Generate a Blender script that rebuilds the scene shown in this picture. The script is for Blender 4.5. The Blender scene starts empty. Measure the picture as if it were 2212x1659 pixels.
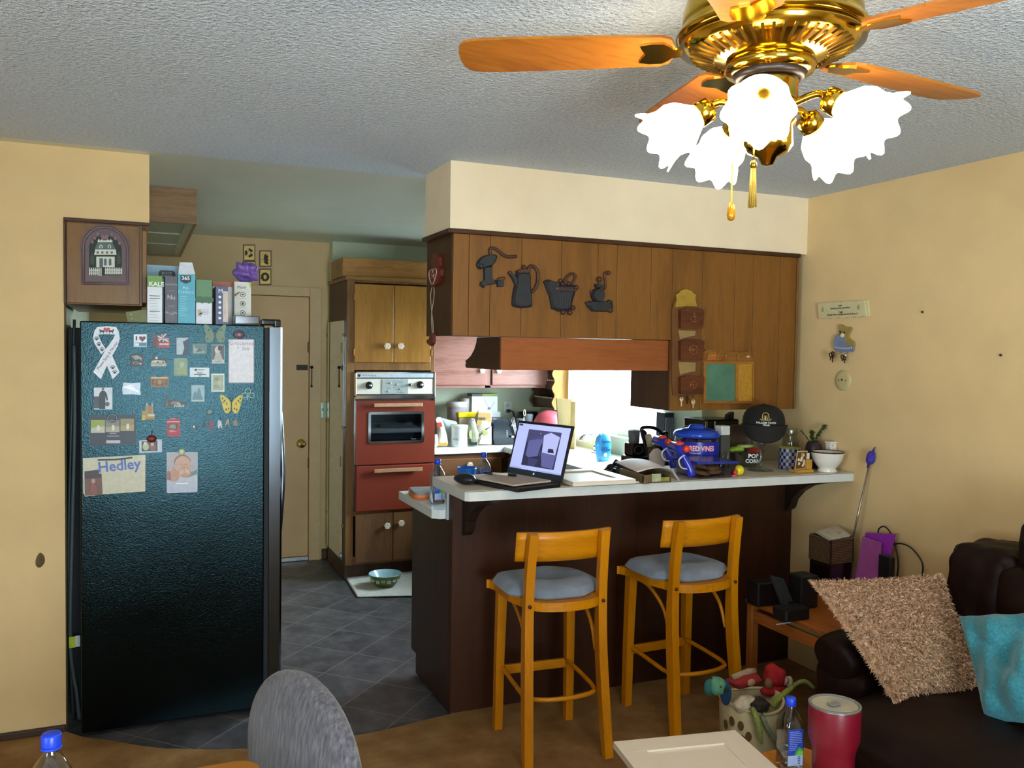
import bpy, bmesh, math, random
from mathutils import Matrix, Vector, Euler
random.seed(7)
SC = bpy.context.scene
COL = SC.collection
PI = math.pi
# ---------------------------------------------------------------- camera
F, CX, CY = 1864.4, 1106.0, 829.5           # focal length in pixels of a 2212 x 1659 frame
YAW, PIT, ROL = 0.41023, -0.037569, 0.014177
CAM = Vector((0, 0, 1.624))
fw = Vector((math.sin(YAW)*math.cos(PIT), math.cos(YAW)*math.cos(PIT), math.sin(PIT)))
rt = Vector((math.cos(YAW), -math.sin(YAW), 0)); up = rt.cross(fw)
rt, up = math.cos(ROL)*rt + math.sin(ROL)*up, -math.sin(ROL)*rt + math.cos(ROL)*up
cd = bpy.data.cameras.new('camera'); cam = bpy.data.objects.new('camera', cd); COL.objects.link(cam)
cd.sensor_width = 36; cd.lens = F*36/2212; cd.clip_start = 0.05
mw = Matrix.Identity(4)
for i in range(3): mw[i][0], mw[i][1], mw[i][2], mw[i][3] = rt[i], up[i], -fw[i], CAM[i]
cam.matrix_world = mw
SC.camera = cam
# ---------------------------------------------------------------- world, lights, exposure
SC.view_settings.view_transform = 'Standard'; SC.view_settings.look = 'None'
SC.view_settings.gamma = 1; SC.view_settings.use_curve_mapping = False
SC.view_settings.exposure = 1.0
SKY_GROUND, SKY_TOP = (25.0, 3.0), (8.0, 42.0)      # away from the sun, towards it
W = bpy.data.worlds.new('world'); SC.world = W; W.use_nodes = True
WN = W.node_tree; bg = WN.nodes['Background']; tc = WN.nodes.new('ShaderNodeTexCoord'); sx_ = WN.nodes.new('ShaderNodeSeparateXYZ'); WN.links.new(tc.outputs['Generated'], sx_.inputs[0])
def wmap(out, a, b, c, d):
    m = WN.nodes.new('ShaderNodeMapRange'); m.inputs[1].default_value = a; m.inputs[2].default_value = b; m.inputs[3].default_value = c; m.inputs[4].default_value = d
    WN.links.new(out, m.inputs[0]); return m.outputs[0]
# overcast sky, brightest towards +x; bright lower half added to light the ceiling, dimmed towards +x
mxs = WN.nodes.new('ShaderNodeMix'); WN.links.new(wmap(sx_.outputs['Z'], -.12, .12, 0, 1), mxs.inputs[0])
WN.links.new(wmap(sx_.outputs['X'], -.2, .6, SKY_GROUND[0], SKY_GROUND[1]), mxs.inputs[2]); WN.links.new(wmap(sx_.outputs['X'], -.2, .6, SKY_TOP[0], SKY_TOP[1]), mxs.inputs[3])
WN.links.new(mxs.outputs[0], bg.inputs[1])
wr = WN.nodes.new('ShaderNodeValToRGB'); WN.links.new(wmap(sx_.outputs['Z'], -1, 1, 0, 1), wr.inputs[0]); wr.color_ramp.elements[0].position = .45; wr.color_ramp.elements[0].color = (.82, .90, 1, 1); wr.color_ramp.elements[1].position = .6; wr.color_ramp.elements[1].color = (.76, .87, 1, 1)
WN.links.new(wr.outputs[0], bg.inputs[0])
SC.cycles.use_denoising = True
SC.cycles.max_bounces = 8; SC.cycles.diffuse_bounces = 5; SC.cycles.glossy_bounces = 4
SC.cycles.transmission_bounces = 8; SC.cycles.transparent_max_bounces = 10
SC.cycles.caustics_reflective = False; SC.cycles.caustics_refractive = False
SC.cycles.sample_clamp_indirect = 6.0
def portal(name, loc, rot, sx, sy):
    L = bpy.data.lights.new(name, 'AREA'); L.shape = 'RECTANGLE'; L.size = sx; L.size_y = sy
    L.cycles.is_portal = True
    o = bpy.data.objects.new(name, L); o.location = loc; o.rotation_euler = rot; COL.objects.link(o)
portal('kitchen_daylight', (3.30, 5.3, 1.5), (0, math.radians(90), 0), 1.05, 1.3)       # faces -x
portal('rear_daylight', (0.45, -2.55, 1.15), (math.radians(90), 0, 0), 1.5, 1.8)       # faces +y
portal('added_window_daylight', (-2.75, -.5, 1.4), (0, math.radians(-90), 0), 1.3, 1.5)        # faces +x, for the added side window

# ---------------------------------------------------------------- pixel rays (2212 x 1659 frame)
def ray(px, py):
    return rt*((px-CX)/F) - up*((py-CY)/F) + fw
def on_z(px, py, z): d = ray(px, py); return CAM + d*((z-CAM.z)/d.z)
def on_y(px, py, y): d = ray(px, py); return CAM + d*((y-CAM.y)/d.y)
def on_x(px, py, x): d = ray(px, py); return CAM + d*((x-CAM.x)/d.x)
def pix(p):
    d = Vector(p)-CAM; return CX + F*d.dot(rt)/d.dot(fw), CY - F*d.dot(up)/d.dot(fw)

# ---------------------------------------------------------------- materials
def lin(c):
    if isinstance(c, str):
        c = [int(c[i:i+2], 16)/255 for i in (0, 2, 4)]
    return tuple((x/12.92 if x <= .04045 else ((x+.055)/1.055)**2.4) for x in c) + (1,)
MC = {}
def base(name):
    m = bpy.data.materials.new(name); m.use_nodes = True
    nt = m.node_tree; b = nt.nodes['Principled BSDF']
    return m, nt, b
def coords(nt, kind='Object', scale=(1,1,1), rot=(0,0,0)):
    tc = nt.nodes.new('ShaderNodeTexCoord'); mp = nt.nodes.new('ShaderNodeMapping')
    mp.inputs['Scale'].default_value = scale; mp.inputs['Rotation'].default_value = rot
    nt.links.new(tc.outputs[kind], mp.inputs[0]); return mp.outputs[0]
def noise(nt, vec, scale, detail=3, rough=.5):
    n = nt.nodes.new('ShaderNodeTexNoise'); n.inputs['Scale'].default_value = scale
    n.inputs['Detail'].default_value = detail; n.inputs['Roughness'].default_value = rough
    nt.links.new(vec, n.inputs['Vector']); return n.outputs[0]
def ramp(nt, fac, stops):
    r = nt.nodes.new('ShaderNodeValToRGB'); e = r.color_ramp.elements
    while len(e) < len(stops): e.new(.5)
    for k, (p, c) in enumerate(stops): e[k].position = p; e[k].color = c if len(c) == 4 else lin(c)
    nt.links.new(fac, r.inputs[0]); return r.outputs[0]
def bump(nt, b, h, strength=.3, dist=.01):
    n = nt.nodes.new('ShaderNodeBump'); n.inputs['Strength'].default_value = strength; n.inputs['Distance'].default_value = dist
    nt.links.new(h, n.inputs['Height']); nt.links.new(n.outputs[0], b.inputs['Normal'])
def mat(c, rough=.5, metal=0., var=.06, scale=30, bmp=0., bscale=200, spec=.5, emit=0, alpha=1, trans=0, ior=1.45, sheen=0, coat=0, bdist=.002):
    """paint, plastic, metal, paper: one colour with slight procedural mottling"""
    key = ('m', str(c), rough, metal, var, scale, bmp, bscale, spec, emit, alpha, trans, ior, sheen, coat, bdist)
    if key in MC: return MC[key]
    m, nt, b = base('surface'); col = lin(c)
    v = coords(nt)
    if var > 0:
        n = noise(nt, v, scale)
        lo = tuple(x*(1-var*1.6) for x in col[:3])+(1,); hi = tuple(min(1, x*(1+var*1.6)) for x in col[:3])+(1,)
        nt.links.new(ramp(nt, n, [(.3, lo), (.7, hi)]), b.inputs['Base Color'])
    else: b.inputs['Base Color'].default_value = col
    b.inputs['Roughness'].default_value = rough; b.inputs['Metallic'].default_value = metal
    b.inputs['Specular IOR Level'].default_value = spec
    b.inputs['IOR'].default_value = ior
    if bmp: bump(nt, b, noise(nt, v, bscale, 2), bmp, bdist)
    if emit:
        b.inputs['Emission Color'].default_value = col; b.inputs['Emission Strength'].default_value = emit
    if alpha < 1: b.inputs['Alpha'].default_value = alpha
    if trans: b.inputs['Transmission Weight'].default_value = trans
    if sheen: b.inputs['Sheen Weight'].default_value = sheen
    if coat: b.inputs['Coat Weight'].default_value = coat; b.inputs['Coat Roughness'].default_value = .15
    MC[key] = m; return m
def wood(c1, c2, axis='z', rough=.42, scale=1., coat=.06):
    """varnished wood with the grain along one axis"""
    key = ('w', c1, c2, axis, rough, scale, coat)
    if key in MC: return MC[key]
    m, nt, b = base('wood')
    s = {'x': (.12, 1, 1), 'y': (1, .12, 1), 'z': (1, 1, .12)}[axis]
    v = coords(nt, 'Object', tuple(q*scale for q in s))
    a = noise(nt, v, 9, 4, .6); g = noise(nt, v, 90, 2, .6)
    mx = nt.nodes.new('ShaderNodeMath'); mx.operation = 'MULTIPLY_ADD'; mx.inputs[1].default_value = .35
    nt.links.new(g, mx.inputs[0]); nt.links.new(a, mx.inputs[2])
    nt.links.new(ramp(nt, mx.outputs[0], [(.45, c2), (.62, c1), (.8, c2)]), b.inputs['Base Color'])
    b.inputs['Roughness'].default_value = rough; b.inputs['Specular IOR Level'].default_value = .3
    if coat: b.inputs['Coat Weight'].default_value = coat; b.inputs['Coat Roughness'].default_value = .25
    bump(nt, b, g, .08, .001)
    MC[key] = m; return m
def glass(c='ffffff', rough=.03, ior=1.45):
    """thin clear glass or plastic: mixes transparency with a glossy reflection"""
    key = ('g', c, rough, ior)
    if key in MC: return MC[key]
    m, nt, b = base('clear'); nt.nodes.remove(b); out = nt.nodes['Material Output']
    t = nt.nodes.new('ShaderNodeBsdfTransparent'); t.inputs[0].default_value = lin(c)
    g = nt.nodes.new('ShaderNodeBsdfGlossy'); g.inputs['Roughness'].default_value = rough
    fr = nt.nodes.new('ShaderNodeLayerWeight'); fr.inputs[0].default_value = .35
    mm = nt.nodes.new('ShaderNodeMath'); mm.operation = 'MULTIPLY_ADD'; mm.inputs[1].default_value = .55; mm.inputs[2].default_value = .05
    nt.links.new(fr.outputs['Facing'], mm.inputs[0])
    mx = nt.nodes.new('ShaderNodeMixShader'); nt.links.new(mm.outputs[0], mx.inputs[0])
    nt.links.new(t.outputs[0], mx.inputs[1]); nt.links.new(g.outputs[0], mx.inputs[2]); nt.links.new(mx.outputs[0], out.inputs[0])
    MC[key] = m; return m
def sheer(c, a):
    key = ('s', c, a)
    if key in MC: return MC[key]
    m, nt, b = base('sheer'); nt.nodes.remove(b); out = nt.nodes['Material Output']
    t = nt.nodes.new('ShaderNodeBsdfTransparent'); d = nt.nodes.new('ShaderNodeBsdfTranslucent'); d.inputs[0].default_value = lin(c)
    e = nt.nodes.new('ShaderNodeBsdfDiffuse'); e.inputs[0].default_value = lin(c)
    m1 = nt.nodes.new('ShaderNodeMixShader'); m1.inputs[0].default_value = .5
    nt.links.new(d.outputs[0], m1.inputs[1]); nt.links.new(e.outputs[0], m1.inputs[2])
    m2 = nt.nodes.new('ShaderNodeMixShader'); m2.inputs[0].default_value = a
    nt.links.new(t.outputs[0], m2.inputs[1]); nt.links.new(m1.outputs[0], m2.inputs[2]); nt.links.new(m2.outputs[0], out.inputs[0])
    MC[key] = m; return m

# ---------------------------------------------------------------- mesh builder
FONT = {}
class MB:
    def __init__(s): s.v = []; s.f = []; s.m = []; s.sm = []; s.T = Matrix.Identity(4)
    def at(s, loc=(0,0,0), rot=(0,0,0), sc=1):
        s.T = Matrix.Translation(loc) @ Euler(rot).to_matrix().to_4x4() @ Matrix.Diagonal((sc, sc, sc, 1)) if not isinstance(sc, tuple) else Matrix.Translation(loc) @ Euler(rot).to_matrix().to_4x4() @ Matrix.Diagonal(sc+(1,))
        return s
    def tm(s, M): s.T = M; return s
    def add(s, vs, fs, mi=0, sm=False):
        o = len(s.v); s.v += [s.T @ Vector(p) for p in vs]
        for f in fs: s.f.append([i+o for i in f]); s.m.append(mi); s.sm.append(sm)
        return s
    def bm(s, b, mi=0, sm=False):
        b.verts.index_update(); s.add([v.co.copy() for v in b.verts], [[v.index for v in f.verts] for f in b.faces], mi, sm); b.free(); return s
    def box(s, x0, x1, y0, y1, z0, z1, bev=0, mi=0, seg=2, sm=False):
        b = bmesh.new(); bmesh.ops.create_cube(b, size=1)
        bmesh.ops.scale(b, vec=(abs(x1-x0), abs(y1-y0), abs(z1-z0)), verts=b.verts)
        bmesh.ops.translate(b, vec=((x0+x1)/2, (y0+y1)/2, (z0+z1)/2), verts=b.verts)
        if bev: bmesh.ops.bevel(b, geom=b.edges[:], offset=bev, segments=seg, profile=.5, affect='EDGES')
        return s.bm(b, mi, sm)
    def hexa(s, P, mi=0):
        """eight corners: bottom loop, then top loop"""
        return s.add(P, [(3,2,1,0),(4,5,6,7),(0,1,5,4),(1,2,6,5),(2,3,7,6),(3,0,4,7)], mi)
    def lathe(s, prof, n=32, c=(0,0,0), mi=0, sm=True, ruff=None, cap=True):
        vs = []; fs = []
        for k, (r, z) in enumerate(prof):
            for i in range(n):
                a = 2*PI*i/n; rr, zz = (r, z) if ruff is None else ruff(k, a, r, z)
                vs.append((c[0]+rr*math.cos(a), c[1]+rr*math.sin(a), c[2]+zz))
        for k in range(len(prof)-1):
            for i in range(n):
                j = (i+1) % n; fs.append((k*n+i, k*n+j, (k+1)*n+j, (k+1)*n+i))
        if cap:
            if prof[0][0] > 1e-5: fs.append(tuple(range(n-1, -1, -1)))
            if prof[-1][0] > 1e-5: fs.append(tuple((len(prof)-1)*n+i for i in range(n)))
        return s.add(vs, fs, mi, sm)
    def cyl(s, p0, p1, r0, r1=None, n=20, mi=0, sm=True, cap=True):
        p0, p1 = Vector(p0), Vector(p1); r1 = r0 if r1 is None else r1
        return s.tube([p0, p1], [r0, r1], n, mi, cap=cap, sm=sm)
    def tube(s, pts, r, n=10, mi=0, closed=False, cap=True, sm=True, flat=1., upv=None):
        P = [Vector(p) for p in pts]; N = len(P); R = r if isinstance(r, (list, tuple)) else [r]*N
        vs = []; fs = []; pn = None
        for k in range(N):
            a = P[(k-1) % N] if (closed or k > 0) else P[k]; b = P[(k+1) % N] if (closed or k < N-1) else P[k]
            t = (b-a).normalized()
            if pn is None:
                u = Vector(upv) if upv else (Vector((0,0,1)) if abs(t.z) < .9 else Vector((1,0,0)))
                pn = (u - t*u.dot(t)).normalized()
            else: pn = (pn - t*pn.dot(t)).normalized()
            q = t.cross(pn)
            for i in range(n):
                w = 2*PI*i/n; vs.append(P[k] + (pn*math.cos(w)*flat + q*math.sin(w))*R[k])
        M = N if closed else N-1
        for k in range(M):
            for i in range(n):
                j = (i+1) % n; kk = (k+1) % N
                fs.append((k*n+i, k*n+j, kk*n+j, kk*n+i))
        if cap and not closed:
            fs.append(tuple(range(n-1, -1, -1))); fs.append(tuple((N-1)*n+i for i in range(n)))
        return s.add(vs, fs, mi, sm)
    def bar(s, pts, w, d, mi=0, side=(1,0,0)):
        """rectangular section swept along a path; w along 'side', d across it"""
        P = [Vector(p) for p in pts]; N = len(P); vs = []; fs = []
        ws = w if isinstance(w, (list, tuple)) else [w]*N; ds = d if isinstance(d, (list, tuple)) else [d]*N
        for k in range(N):
            t = (P[min(k+1, N-1)]-P[max(k-1, 0)]).normalized(); u = Vector(side); u = (u-t*u.dot(t)).normalized(); q = t.cross(u)
            for a, b in ((-1,-1),(1,-1),(1,1),(-1,1)): vs.append(P[k]+u*a*ws[k]/2+q*b*ds[k]/2)
        for k in range(N-1):
            for i in range(4): j = (i+1) % 4; fs.append((k*4+i, k*4+j, k*4+4+j, k*4+4+i))
        fs += [(3,2,1,0), tuple((N-1)*4+i for i in range(4))]
        return s.add(vs, fs, mi)
    def prism(s, o, y0, y1, mi=0, ax='y', sm=False):
        """2D outline (x,z) pushed from y0 to y1; ax='x': outline is (y,z); ax='z': outline is (x,y)"""
        n = len(o)
        def p(a, b, t): return (a, t, b) if ax == 'y' else ((t, a, b) if ax == 'x' else (a, b, t))
        vs = [p(a, b, y0) for a, b in o]+[p(a, b, y1) for a, b in o]
        ar = sum(o[i][0]*o[(i+1) % n][1]-o[(i+1) % n][0]*o[i][1] for i in range(n))
        fs = [tuple(range(n)), tuple(range(2*n-1, n-1, -1))]+[((i+1) % n, i, i+n, (i+1) % n+n) for i in range(n)]
        flip = (ar > 0) ^ (y1 > y0) ^ (ax == 'y')
        if not flip: fs = [tuple(reversed(f)) for f in fs]
        return s.add(vs, fs, mi, sm)
    def ball(s, c, r, nu=16, nv=10, mi=0, fn=None):
        r = r if isinstance(r, (tuple, list)) else (r, r, r); vs = []; fs = []
        for j in range(1, nv):
            t = PI*j/nv
            for i in range(nu):
                a = 2*PI*i/nu; d = Vector((math.sin(t)*math.cos(a), math.sin(t)*math.sin(a), math.cos(t)))
                k = fn(d) if fn else 1
                vs.append((c[0]+r[0]*d.x*k, c[1]+r[1]*d.y*k, c[2]+r[2]*d.z*k))
        k0 = fn(Vector((0,0,1))) if fn else 1; k1 = fn(Vector((0,0,-1))) if fn else 1
        vs += [(c[0], c[1], c[2]+r[2]*k0), (c[0], c[1], c[2]-r[2]*k1)]; T = len(vs)-2
        for j in range(nv-2):
            for i in range(nu): q = (i+1) % nu; fs.append((j*nu+i, (j+1)*nu+i, (j+1)*nu+q, j*nu+q))
        for i in range(nu): q = (i+1) % nu; fs.append((T, i, q)); fs.append((T+1, (nv-2)*nu+q, (nv-2)*nu+i))
        return s.add(vs, fs, mi, True)
    def sheet(s, fn, nu, nv, th=0, mi=0, sm=True):
        """surface fn(u,v) for u,v in 0..1, given a thickness along its normal when th > 0"""
        g = [[Vector(fn(i/nu, j/nv)) for j in range(nv+1)] for i in range(nu+1)]; w = nv+1; vs = []; fs = []
        for row in g: vs += row
        for i in range(nu):
            for j in range(nv): fs.append((i*w+j, (i+1)*w+j, (i+1)*w+j+1, i*w+j+1))
        if th:
            o = len(vs)
            for i in range(nu+1):
                for j in range(nv+1):
                    du = g[min(i+1, nu)][j]-g[max(i-1, 0)][j]; dv = g[i][min(j+1, nv)]-g[i][max(j-1, 0)]
                    nn = du.cross(dv); nn = nn.normalized() if nn.length > 1e-9 else Vector((0,0,1))
                    vs.append(g[i][j]-nn*th)
            fs += [tuple(q+o for q in reversed(f)) for f in fs]
            e = [i*w for i in range(nu+1)]+[nu*w+j for j in range(1, nv+1)]+[i*w+nv for i in range(nu-1, -1, -1)]+[j for j in range(nv-1, 0, -1)]
            for k in range(len(e)): a, b = e[k], e[(k+1) % len(e)]; fs.append((b, a, a+o, b+o))
        return s.add(vs, fs, mi, sm)
    def text(s, t, size, x=0, z=0, y=0, th=.0004, mi=1, al='CENTER', rot=0, sx=1., shear=0, bold=0):
        """lettering standing in the xz plane, read from -y"""
        c = bpy.data.curves.new('lettering', 'FONT'); c.body = t; c.size = size; c.align_x = al; c.align_y = 'CENTER'; c.extrude = th/2; c.shear = shear; c.resolution_u = 2
        if bold: c.offset = bold
        o = bpy.data.objects.new('lettering', c); me = o.to_mesh()
        M = Matrix.Translation((x, y, z)) @ Matrix.Rotation(-rot, 4, 'Y') @ Matrix.Rotation(PI/2, 4, 'X') @ Matrix.Diagonal((sx, 1, 1, 1))
        s.add([M @ v.co for v in me.vertices], [tuple(p.vertices) for p in me.polygons], mi)
        o.to_mesh_clear(); bpy.data.objects.remove(o); bpy.data.curves.remove(c); return s
    def build(s, name, mats, parent=None, loc=None, label=None, cat=None, group=None, kind=None, sub=0):
        if loc is None: loc = wloc(parent) if parent else Vector((0,0,0))
        loc = Vector(loc); me = bpy.data.meshes.new(name)
        me.from_pydata([v-loc for v in s.v], [], s.f)
        me.polygons.foreach_set('material_index', s.m); me.polygons.foreach_set('use_smooth', s.sm)
        for m in (mats if isinstance(mats, (list, tuple)) else [mats]): me.materials.append(m)
        b = bmesh.new(); b.from_mesh(me); bmesh.ops.recalc_face_normals(b, faces=b.faces[:]); b.to_mesh(me); b.free()
        me.update(); o = bpy.data.objects.new(name, me); COL.objects.link(o)
        if parent: o.parent = parent; o.location = loc-wloc(parent)
        else: o.location = loc
        if sub:
            md = o.modifiers.new('round', 'SUBSURF'); md.levels = sub; md.render_levels = sub
        return tag(o, label, cat, group, kind)
def wloc(o):
    v = o.location.copy(); p = o.parent
    while p: v = v+p.location; p = p.parent
    return v
def tag(o, label=None, cat=None, group=None, kind=None):
    if label: o['label'] = label
    if cat: o['category'] = cat
    if group: o['group'] = group
    if kind: o['kind'] = kind
    return o
def thing(name, label, cat, loc=(0,0,0), rz=0, group=None):
    o = bpy.data.objects.new(name, None); COL.objects.link(o); o.empty_display_size = .05
    o.location = loc; o.rotation_euler = (0, 0, rz); return tag(o, label, cat, group)
def copy_tree(o, parent=None):
    c = o.copy(); COL.objects.link(c)
    if parent: c.parent = parent
    for ch in list(o.children): copy_tree(ch, c)
    return c
def smooth_path(pts, n=6, closed=False):
    P = [Vector(p) for p in pts]; out = []; N = len(P)
    for i in range(N if closed else N-1):
        a, b, c, d = (P[(i-1) % N] if closed or i > 0 else P[i]), P[i], P[(i+1) % N], (P[(i+2) % N] if closed or i+2 < N else P[(i+1) % N])
        for k in range(n):
            t = k/n
            out.append(.5*((2*b)+(c-a)*t+(2*a-5*b+4*c-d)*t*t+(3*b-a-3*c+d)*t**3))
    if not closed: out.append(P[-1])
    return out
def sm2(pts, n=5, closed=True): return [(p.x, p.y) for p in smooth_path([(a, b, 0) for a, b in pts], n, closed)]
def oy(pts, y, c=None):
    """outline traced on a plane y = const -> (x, z) metres"""
    r = [on_y(a, b, y) for a, b in pts]; return [(p.x, p.z) for p in r]
def circ(cx, cz, r, n=20, rz=None, a0=0, a1=2*PI):
    m = n if abs(a1-a0-2*PI) < 1e-6 else n-1
    return [(cx+r*math.cos(a0+(a1-a0)*i/m), cz+(rz or r)*math.sin(a0+(a1-a0)*i/m)) for i in range(n)]
def rrect(x0, x1, z0, z1, r, n=5):
    o = []
    for cx, cz, a in ((x1-r, z1-r, 0), (x0+r, z1-r, PI/2), (x0+r, z0+r, PI), (x1-r, z0+r, 1.5*PI)):
        o += [(cx+r*math.cos(a+PI/2*k/n), cz+r*math.sin(a+PI/2*k/n)) for k in range(n+1)]
    return o
# ---------------------------------------------------------------- shared surfaces
def popcorn():
    m, nt, b = base('popcorn'); v = coords(nt)
    n = noise(nt, v, 75, 3, .65); b.inputs['Roughness'].default_value = .95; b.inputs['Specular IOR Level'].default_value = .1
    nt.links.new(ramp(nt, n, [(.35, 'cad5e0'), (.65, 'e2ebf4')]), b.inputs['Base Color'])
    bump(nt, b, n, 1., .02); return m
def tiles():
    m, nt, b = base('slate_tile'); v = coords(nt, 'Object', (1,1,1), (0,0,math.radians(45)))
    br = nt.nodes.new('ShaderNodeTexBrick'); br.offset = 0; br.squash = 1
    for k, q in (('Scale', 1), ('Mortar Size', .0035), ('Mortar Smooth', .3), ('Brick Width', .305), ('Row Height', .305), ('Bias', 0)): br.inputs[k].default_value = q
    nt.links.new(v, br.inputs['Vector'])
    n = noise(nt, v, 7, 6, .7); st = ramp(nt, n, [(.3, '37373a'), (.5, '525053'), (.7, '6c686a')])
    nt.links.new(st, br.inputs['Color1']); nt.links.new(st, br.inputs['Color2']); br.inputs['Mortar'].default_value = lin('837c76')
    nt.links.new(br.outputs[0], b.inputs['Base Color']); b.inputs['Roughness'].default_value = .42
    bump(nt, b, n, .25, .004); return m
def carpet():
    m, nt, b = base('carpet_pile'); v = coords(nt)
    a = noise(nt, v, 5, 4, .6); f = noise(nt, v, 260, 2)
    mx = nt.nodes.new('ShaderNodeMath'); mx.operation = 'MULTIPLY_ADD'; mx.inputs[1].default_value = .5
    nt.links.new(f, mx.inputs[0]); nt.links.new(a, mx.inputs[2])
    nt.links.new(ramp(nt, mx.outputs[0], [(.5, '85603a'), (.75, 'a67e4f'), (1, 'bf986a')]), b.inputs['Base Color'])
    b.inputs['Roughness'].default_value = 1; b.inputs['Specular IOR Level'].default_value = .05
    bump(nt, b, f, .9, .01); return m
PAINT = mat('d8b985', .75, var=.025, scale=6, bmp=.12, bscale=160)
KPAINT = mat('c6ceb2', .5, var=.02, scale=5)
BPAINT = mat('d0b080', .6, var=.03, scale=4)
WCAB = wood('83592a', '6b461f', 'z'); WCABX = wood('8a602e', '6d4a22', 'x')
WDARK = wood('4a2c18', '38200f', 'z', .5); WDARKX = wood('4a2c18', '38200f', 'x', .5)
WGOLD = wood('9a6a2a', '885a20', 'z', .35); WPINK = wood('a07064', '8a5c4c', 'x', .3)
WSALM = wood('965429', '854822', 'x', .35)
LAM = mat('d4c9b6', .32, var=.02, scale=12); LAMEDGE = mat('cfd1cc', .35, var=.03, scale=20)
BLACK = mat('101011', .4); WHITE = mat('e9e8e4', .45, var=.02); BRASS = mat('c9a227', .16, 1, var=.03); STEEL = mat('b9bcc0', .28, 1, var=.03)
CHROME = mat('dfe2e6', .1, 1, var=0); DKBR = mat('3a2416', .5); GLASS = glass()
# ---------------------------------------------------------------- room shell
XW, XK, H = 3.2, 3.12, 2.44
YD, YO = 6.70, 6.58                       # kitchen door wall, oven wall
def shell(name, boxes, m, kind='structure'):
    b = MB()
    for q in boxes: b.box(*q)
    return b.build(name, m, kind=kind)
shell('floor', [(-2.8, 3.4, -2.6, 6.9, -.06, -.012)], tiles())
ce = [(-2.6, 4.03)] + [tuple(on_z(a, c, 0).xy) for a, c in ((143, 1580), (179, 1592), (227, 1597), (298, 1610), (358, 1617), (462, 1619), (540, 1617), (640, 1609), (778, 1587), (820, 1579), (973, 1542))] + [(1.29, 3.594), (XW, 3.594), (XW, -2.4), (-2.6, -2.4)]
MB().prism(ce, -.0118, 0, ax='z').build('floor', carpet(), kind='structure')
shell('ceiling', [(-2.8, 3.4, -2.6, 3.96, H, H+.06)], popcorn())
shell('ceiling', [(-2.8, 3.4, 3.96, 6.9, H, H+.06)], mat('d0d6c8', .4, var=.02, scale=3))
# left wall with the refrigerator opening, and the soffit over the wall cabinets
shell('wall_left', [(-2.8, -.277, 4.03, 4.15, -.012, H), (-.277, .05, 4.03, YD, 2.152, H)], PAINT)
shell('wall_kitchen', [(-.42, -.30, 4.15, YD, -.012, H)], KPAINT)
shell('wall_right', [(XW, XW+.2, -2.4, 4.3, -.012, H)], PAINT)
# kitchen window wall
wy0, wy1, wz0, wz1 = 4.72, 5.98, 1.03, 2.05
shell('wall_right', [(XK, XW+.2, 4.3, wy0, -.012, H), (XK, XW+.2, wy1, 6.9, -.012, H), (XK, XW+.2, wy0, wy1, -.012, wz0), (XK, XW+.2, wy0, wy1, wz1, H)], KPAINT)
dx0, dx1 = on_y(545, 640, YD).x - .12, on_y(668, 640, YD).x + .005
dz1 = on_y(640, 640, YD).z
shell('wall_back', [(dx0, dx1, YD+.055, YD+.15, -.012, dz1), (-.42, dx0, YD, YD+.15, -.012, H), (dx1, XW+.2, YD, YD+.15, -.012, H), (dx0, dx1, YD, YD+.15, dz1, H)], BPAINT)  # first box: unseen filler added to stop light leaking round the door
gx = on_z(721, 520, H).x
shell('wall_oven', [(gx, XW+.2, YO, YD, -.012, H)], KPAINT)
# living room sides that the camera does not see, with the rear opening and an added side opening for daylight
shell('wall_rear', [(-2.8, -.3, -2.55, -2.4, 0, H), (1.2, 3.4, -2.55, -2.4, 0, H), (-.3, 1.2, -2.55, -2.4, 2.05, H), (-.3, 1.2, -2.55, -2.4, 0, .25)], PAINT)
shell('wall_side', [(-2.75, -2.6, -2.4, -1.25, 0, H), (-2.75, -2.6, .25, 4.15, 0, H), (-2.75, -2.6, -1.25, .25, 2.05, H), (-2.75, -2.6, -1.25, .25, .75, 0)], PAINT)
def window_frame(name, ax, a0, a1, z0, z1, d0, d1, mull, rail=()):
    o = bpy.data.objects.new(name, None); COL.objects.link(o); o['kind'] = 'structure'
    o.location = ((d0+d1)/2, (a0+a1)/2, z0) if ax == 'x' else ((a0+a1)/2, (d0+d1)/2, z0)
    b = MB(); w = .045
    def bx(p0, p1, q0, q1, e0=d0, e1=d1, bb=None):
        (bb or b).box(*((e0, e1, p0, p1) if ax == 'x' else (p0, p1, e0, e1)), q0, q1)
    bx(a0, a0+w, z0, z1); bx(a1-w, a1, z0, z1); bx(a0, a1, z0, z0+w); bx(a0, a1, z1-w, z1)
    for q in mull: bx(q-.02, q+.02, z0, z1)
    for q in rail: bx(a0, a1, q-.02, q+.02)
    b.build('window_frame', mat('e6e8e6', .4), o)
    g = MB(); c = (d0+d1)/2; bx(a0+w, a1-w, z0+w, z1-w, c-.002, c+.002, g); g.build('window_pane', glass('f4fafa', .01), o)
window_frame('window_1', 'x', wy0, wy1, wz0, wz1, XK+.08, XK+.14, [])
window_frame('window_2', 'y', -.3, 1.2, .25, 2.05, -2.52, -2.45, [.45])
window_frame('added_window', 'x', -1.25, .25, .75, 2.05, -2.72, -2.65, [-.5])  # unseen window added for more daylight on the ceiling
# soffit over the peninsula
SY = 3.533
shell('wall_soffit', [(1.236, XW, SY, 3.887, 2.15, H)], mat('e4d0ae', .75, var=.02, scale=6, bmp=.12, bscale=160))
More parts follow.
